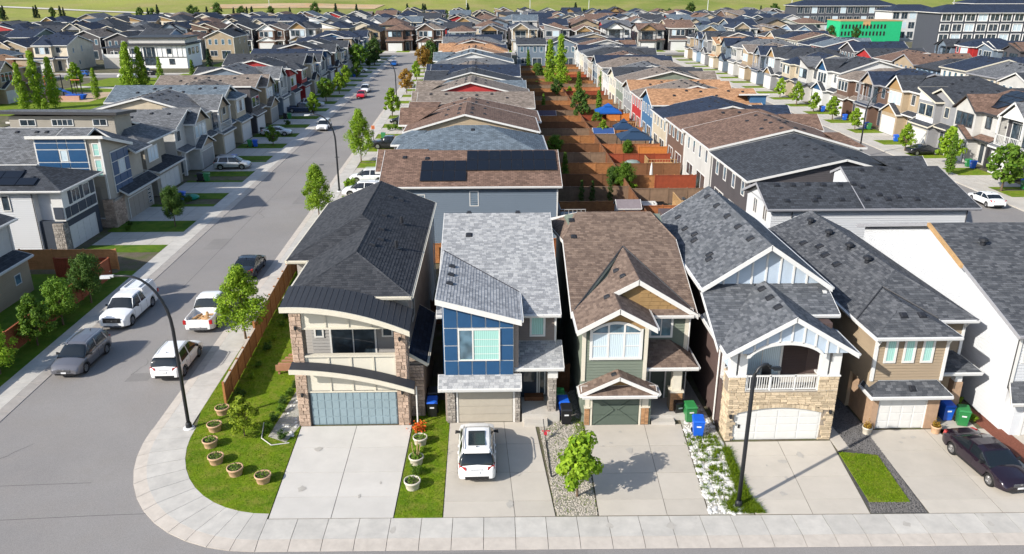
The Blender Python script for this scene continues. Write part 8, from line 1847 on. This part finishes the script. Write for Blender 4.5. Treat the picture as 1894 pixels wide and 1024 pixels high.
# planters
def planter(x, y, label, m_=None, r_=.38, h=.42, plant='low', group='round planters on the corner lawn'):
    t = thing('planter', label, 'planter', (x, y, .02), 0, group); m_ = m_ or M_pot
    m = MB(); m.lathe([(r_ * .82, 0), (r_ * .98, h * .75), (r_ * 1.08, h * .8), (r_ * 1.08, h), (r_ * .95, h), (r_ * .92, h * .8)], (0, 0, 0), 20); m.build('pot', m_, t, smooth=True)
    m = MB(); m.lathe([(r_ * .93, h * .82), (0, h * .84)], (0, 0, 0), 20); m.build('soil', M_soil, t)
    r = random.Random(int(x * 91 + y)); m = MB(); lf = LEAF['mid'] if plant != 'flowers' else LEAF['gold']
    for q in range({'low': 90, 'stick': 260, 'flowers': 260}[plant]):
        a = r.uniform(0, 6.28); d = r_ * .8 * math.sqrt(r.random()); z = h * .85 + abs(r.gauss(0, .1 if plant == 'low' else .16)); p = Vector((math.cos(a) * d, math.sin(a) * d, z)); u = Vector((r.gauss(0, 1), r.gauss(0, 1), r.gauss(0, .6))).normalized() * .05; v = u.cross(Vector((r.gauss(0, 1), r.gauss(0, 1), 1))).normalized() * .035
        m.poly([p - u, p - v, p + u, p + v], r.random())
    m.build('plant', lf, t)
    if plant == 'stick':
        m = MB()
        for q in range(5): a = q * 1.3; m.tube([(math.cos(a) * .1, math.sin(a) * .1, h * .8), (math.cos(a) * .25, math.sin(a) * .25, h + .75)], .018, 4)
        m.build('stick', mat('dry stick', (.4, .26, .14), .8, .2), t)
    return t
for i, (x, y) in enumerate(((-15.55, 39.75), (-15.4, 37.95), (-15.1, 36.35), (-14.3, 34.8), (-13.0, 33.75), (-11.45, 33.1))): planter(x, y, 'round clay planter on the corner lawn, %s in the curved line from the fence' % ORD[i])
planter(-4.0, 36.3, 'pale pot on the narrow lawn strip, nearest the corner house', M_potw, .36, .45, 'low', None); planter(-4.05, 34.5, 'pot with bare sticks in the middle of the narrow lawn strip', M_potw, .36, .42, 'stick', None); planter(-4.05, 32.4, 'pale pot at the street end of the narrow lawn strip', M_potw, .38, .45, 'low', None)
planter(20.25, 36.75, 'flower pot with yellow flowers left of the tan house garage', M_potw, .25, .42, 'flowers', None); planter(24.05, 36.75, 'flower pot with yellow flowers right of the tan house garage', M_pot, .25, .42, 'flowers', None)
tree('bush_bright', -4.1, 35.4, 'leafy plant between the first two strip pots', 'shrub', .4); tree('bush', -4.0, 33.5, 'sprawling green plant before the last strip pot', 'shrub', .42)
t = thing('flower_clump', 'orange red flowers beside the corner pier', 'flowers', (-4.2, 37.6, 0)); m = MB(); r = random.Random(6)
for q in range(200): p = Vector((r.gauss(0, .18), r.gauss(0, .18), r.uniform(.05, .5))); u = Vector((r.gauss(0, 1), r.gauss(0, 1), 0)).normalized() * .05; v = Vector((0, 0, .05)); m.poly([p - u, p - v, p + u, p + v], r.random())
m.build('blossom', mat('orange petals', (.6, .1, .02), .6, .2, 9), t)
# hedge border left of the corner house, shrubs under the fence
r = random.Random(9)
for i in range(9):
    s_ = i / 8; x = -12.35 + .5 * s_ ** 2 * 1.0 + r.uniform(-.08, .08) + (.9 if i == 0 else 0); y = 36.9 + i * .95
    tree('bush' if i % 2 else 'bush_dark', x, y, 'low hedge plant, %s from the drive in the curved border by the corner house' % ORD[i], 'shrub', .38, .42, group='border plants by the corner house')
for i in range(7): tree(('bush_dark', 'bush_bright', 'bush')[i % 3], -15.1 - .02 * i, 41.6 + i * 2.0 + (i % 2) * .4, 'small shrub under the cedar fence, %s from the lamp end' % ORD[i], 'shrub', .34 + .1 * (i % 3 == 0), group='shrubs under the cedar fence')
mm = MB(); mm.tube([(-12.9, 38.6, .06), (-12.6, 37.0, .06), (-11.9, 36.3, .06), (-11.0, 36.5, .06)], .03, 6); o_ = mm.build('border_edging', mat('pale edging', (.5, .48, .45), .8, .1)); tag(o_, 'pale curved stone edging round the border by the corner house', 'edging')
sheet('white_gravel_border', [(-12.3, 37.2), (-11.2, 36.6), (-10.85, 38.2), (-10.85, 43), (-11.9, 43)], mat('white fines', (.4, .38, .34)), .035)
for i in range(26):
    b = r.choice(m0); inst(b, 'stone', bed, (r.uniform(-11.9, -10.95), r.uniform(37.2, 42), .03), (0, 0, r.uniform(0, 6)), (.11, .11, .07))
# small things in the foreground
t = thing('ball_hoop_stand', 'thin leaning net stand with red tape beside the white crossover driveway', 'net stand', (3.3, 35.4, 0), world=True)
m = MB(); m.tube([(2.75, 33.1, .03), (2.7, 36.4, .05)], .03, 5); m.tube([(2.75, 33.1, .03), (3.8, 33.9, .05)], .025, 5); m.tube([(2.7, 36.4, .05), (2.6, 37.2, .9)], .025, 5); m.build('pole', M_blackp, t)
m = MB(); m.box(2.62, 2.78, 36.6, 36.72, .25, .4).box(2.5, 2.95, 36.75, 36.8, .4, .44); m.build('red_tape', mat('red tape', (.5, .03, .05), .6, .1), t); m = MB(); m.box(3.55, 3.9, 33.5, 34.3, .02, .35); m.build('weight', M_blackp, t)
for i, (x, y, lb) in enumerate(((-1.0, 38.2, 'x'),)): pass
t = thing('garden_hose', 'coiled dark garden hose on the stones by the green house porch', 'hose', (10.9, 39.8, 0)); m = MB(); m.tube([(.35 * math.cos(a * .5) * (1 - a * .01), .35 * math.sin(a * .5), .05 + a * .004) for a in range(40)], .03, 5); m.build('hose', M_blackp, t)
for i in range(3):
    tree('bush_bright' if i != 1 else 'bush', 26.9 - i * .12, 40.6 - i * 1.0 - .8, 'low shrub, %s from the back beside the white blank wall' % ORD[i], 'shrub', .42, group='shrubs beside the white wall')
t = thing('bird_bath', 'small white garden ornament on the lawn by the tan fence corner', 'ornament', (-32.2, 62.2, 0)); m = MB(); m.lathe([(.2, 0), (.06, .1), (.06, .5), (.3, .6), (.3, .66), (0, .6)], (0, 0, 0), 12); m.build('bowl', M_potw, t)
# green-topped raised beds
for x, y, lb in ((61.5, 80.2, 'green oval plastic turtle shaped sandbox at the far right verge'), (-34.6, 88.2, 'teal plastic sandbox lid on the west side verge')):
    t = thing('sandbox', lb, 'sandbox', (x, y, 0)); m = MB(); m.lathe([(.9, 0), (1.0, .2), (.8, .38), (.4, .46), (0, .48)], (0, 0, 0), 16); m.build('lid', mat('teal plastic', (.01, .22, .14), .4, .05), t)
t = thing('play_structure', 'orange climbing frame with slide and dark posts on the park sand', 'play structure', (-93, 175, 0)); om = paint('orange tube', (.6, .13, .02), .4, 0, .2)
for x, y in ((-3, 0), (-3, 3), (-1, 0), (-1, 3), (2, 1), (4, 1)):
    m = MB(); m.tube([(x, y, 0), (x, y, 4.5 if x < 0 else 3.6)], .12, 6); m.build('post', om if x < -2 else M_blackp, t)
solid(t, 'platform', M_blackp, (-3, -1, 0, 3, 1.6, 1.8)); m = MB(); m.mesh8([(-1, 1, 1.6), (2.6, 1, .1), (2.6, 2, .1), (-1, 2, 1.6), (-1, 1, 1.8), (2.6, 1, .3), (2.6, 2, .3), (-1, 2, 1.8)]); m.build('slide', M_blue, t)
m = MB()
for k in range(6): m.tube([(-3 - k * .0, .5 * k, 1.8), (-4.5, .5 * k, 0)], .05, 5)
m.tube([(2, 1, 3.6), (4, 1, 3.6)], .1, 6); m.tube([(-3, 0, 4.5), (-1, 3, 4.5)], .1, 6); m.tube([(-3, 3, 4.5), (-1, 0, 4.5)], .1, 6); m.build('climbing_bars', om, t); solid(t, 'low_wall', mat('pinkish stone wall', (.45, .27, .2), .8, .1), (-3, 6, -4.6, -4, 0, .9))
for x, y, lb in ((-88.5, 172.5, 'blue play boat on the sand'),): t = thing('play_boat', lb, 'play structure', (x, y, 0)); m = MB(); m.mesh8([(-1.5, -.6, .1), (1.5, -.6, .1), (1.5, .6, .1), (-1.5, .6, .1), (-2, -.9, 1), (2, -.9, 1), (2, .9, 1), (-2, .9, 1)]); m.build('hull', M_blue, t); m = MB(); m.tube([(0, 0, .2), (0, 0, 3.4)], .08, 6); m.build('mast', M_blackp, t)

# ---- driveways and verge strips of the streets behind
def lots(rows, xh, xs, m_, lawnm, seed, gs=1, y_lo=66):
    r = random.Random(seed); dv = MB(); lw = MB(); joints = MB()
    for (y, w) in rows:
        a, b = y - w / 2 + .3, y + w / 2 - .6
        ca, cb = (y - w * .42, y + w * .22) if gs > 0 else (y - w * .22, y + w * .42)
        h0, s0 = xh(y), xs(y); lo, hi = min(h0, s0), max(h0, s0)
        dv.prism([(lo, ca), (hi, ca), (hi, cb), (lo, cb)], -.1, .006)
        for q in (.25, .5, .75): x = lo + (hi - lo) * q; joints.prism([(x - .015, ca), (x + .015, ca), (x + .015, cb), (x - .015, cb)], .0, .0085)
        joints.prism([(lo, (ca + cb) / 2 - .015), (hi, (ca + cb) / 2 - .015), (hi, (ca + cb) / 2 + .015), (lo, (ca + cb) / 2 + .015)], .0, .0095)
        for (p, q) in ((a - .6, ca), (cb, b + .9)):
            if q - p > .5:
                mid = hi - (hi - lo) * .55 if r.random() < .6 else lo
                lw.prism([(lo, p), (hi, p), (hi, q), (lo, q)], -.1, .001)
    dv.build('driveway', m_, kind='structure'); joints.build('driveway_joint', mat('joint dirt', (.2, .185, .165)), kind='structure'); lw.build('lawn', lawnm, kind='structure')
lots([(e[0], e[3]) for e in EB], lambda y: -11.5 - .02 * (y - 75), lambda y: SR(y) + 2.12, M_conc, M_lawn, 1)
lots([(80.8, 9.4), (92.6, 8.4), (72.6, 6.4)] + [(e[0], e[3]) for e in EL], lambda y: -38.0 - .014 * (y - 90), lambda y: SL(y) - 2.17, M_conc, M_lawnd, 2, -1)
lots([(e[0], 9.6) for e in ED], lambda y: 64.4, lambda y: 59.75, M_conc, M_lawn, 3)
lots([(e[0], e[3]) for e in EC] + [(65, 7)], lambda y: 41.5, lambda y: 46.75, M_conc, M_lawn, 4)
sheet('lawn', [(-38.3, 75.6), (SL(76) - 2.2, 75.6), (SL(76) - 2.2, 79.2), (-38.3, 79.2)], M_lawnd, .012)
# stones the end street's driveways
m = MB(); m2 = MB(); m3 = MB()
for i in range(42): x = -185 + 9.3 * i; m.prism([(x - 3, 293.4), (x + 1.4, 293.4), (x + 1.4, 300), (x - 3, 300)], -.1, .006); m2.prism([(x + 1.4, 293.4), (x + 6.3, 293.4), (x + 6.3, 300), (x + 1.4, 300)], -.1, .001)
m.build('driveway', M_conc, kind='structure'); m2.build('lawn', M_lawn, kind='structure')
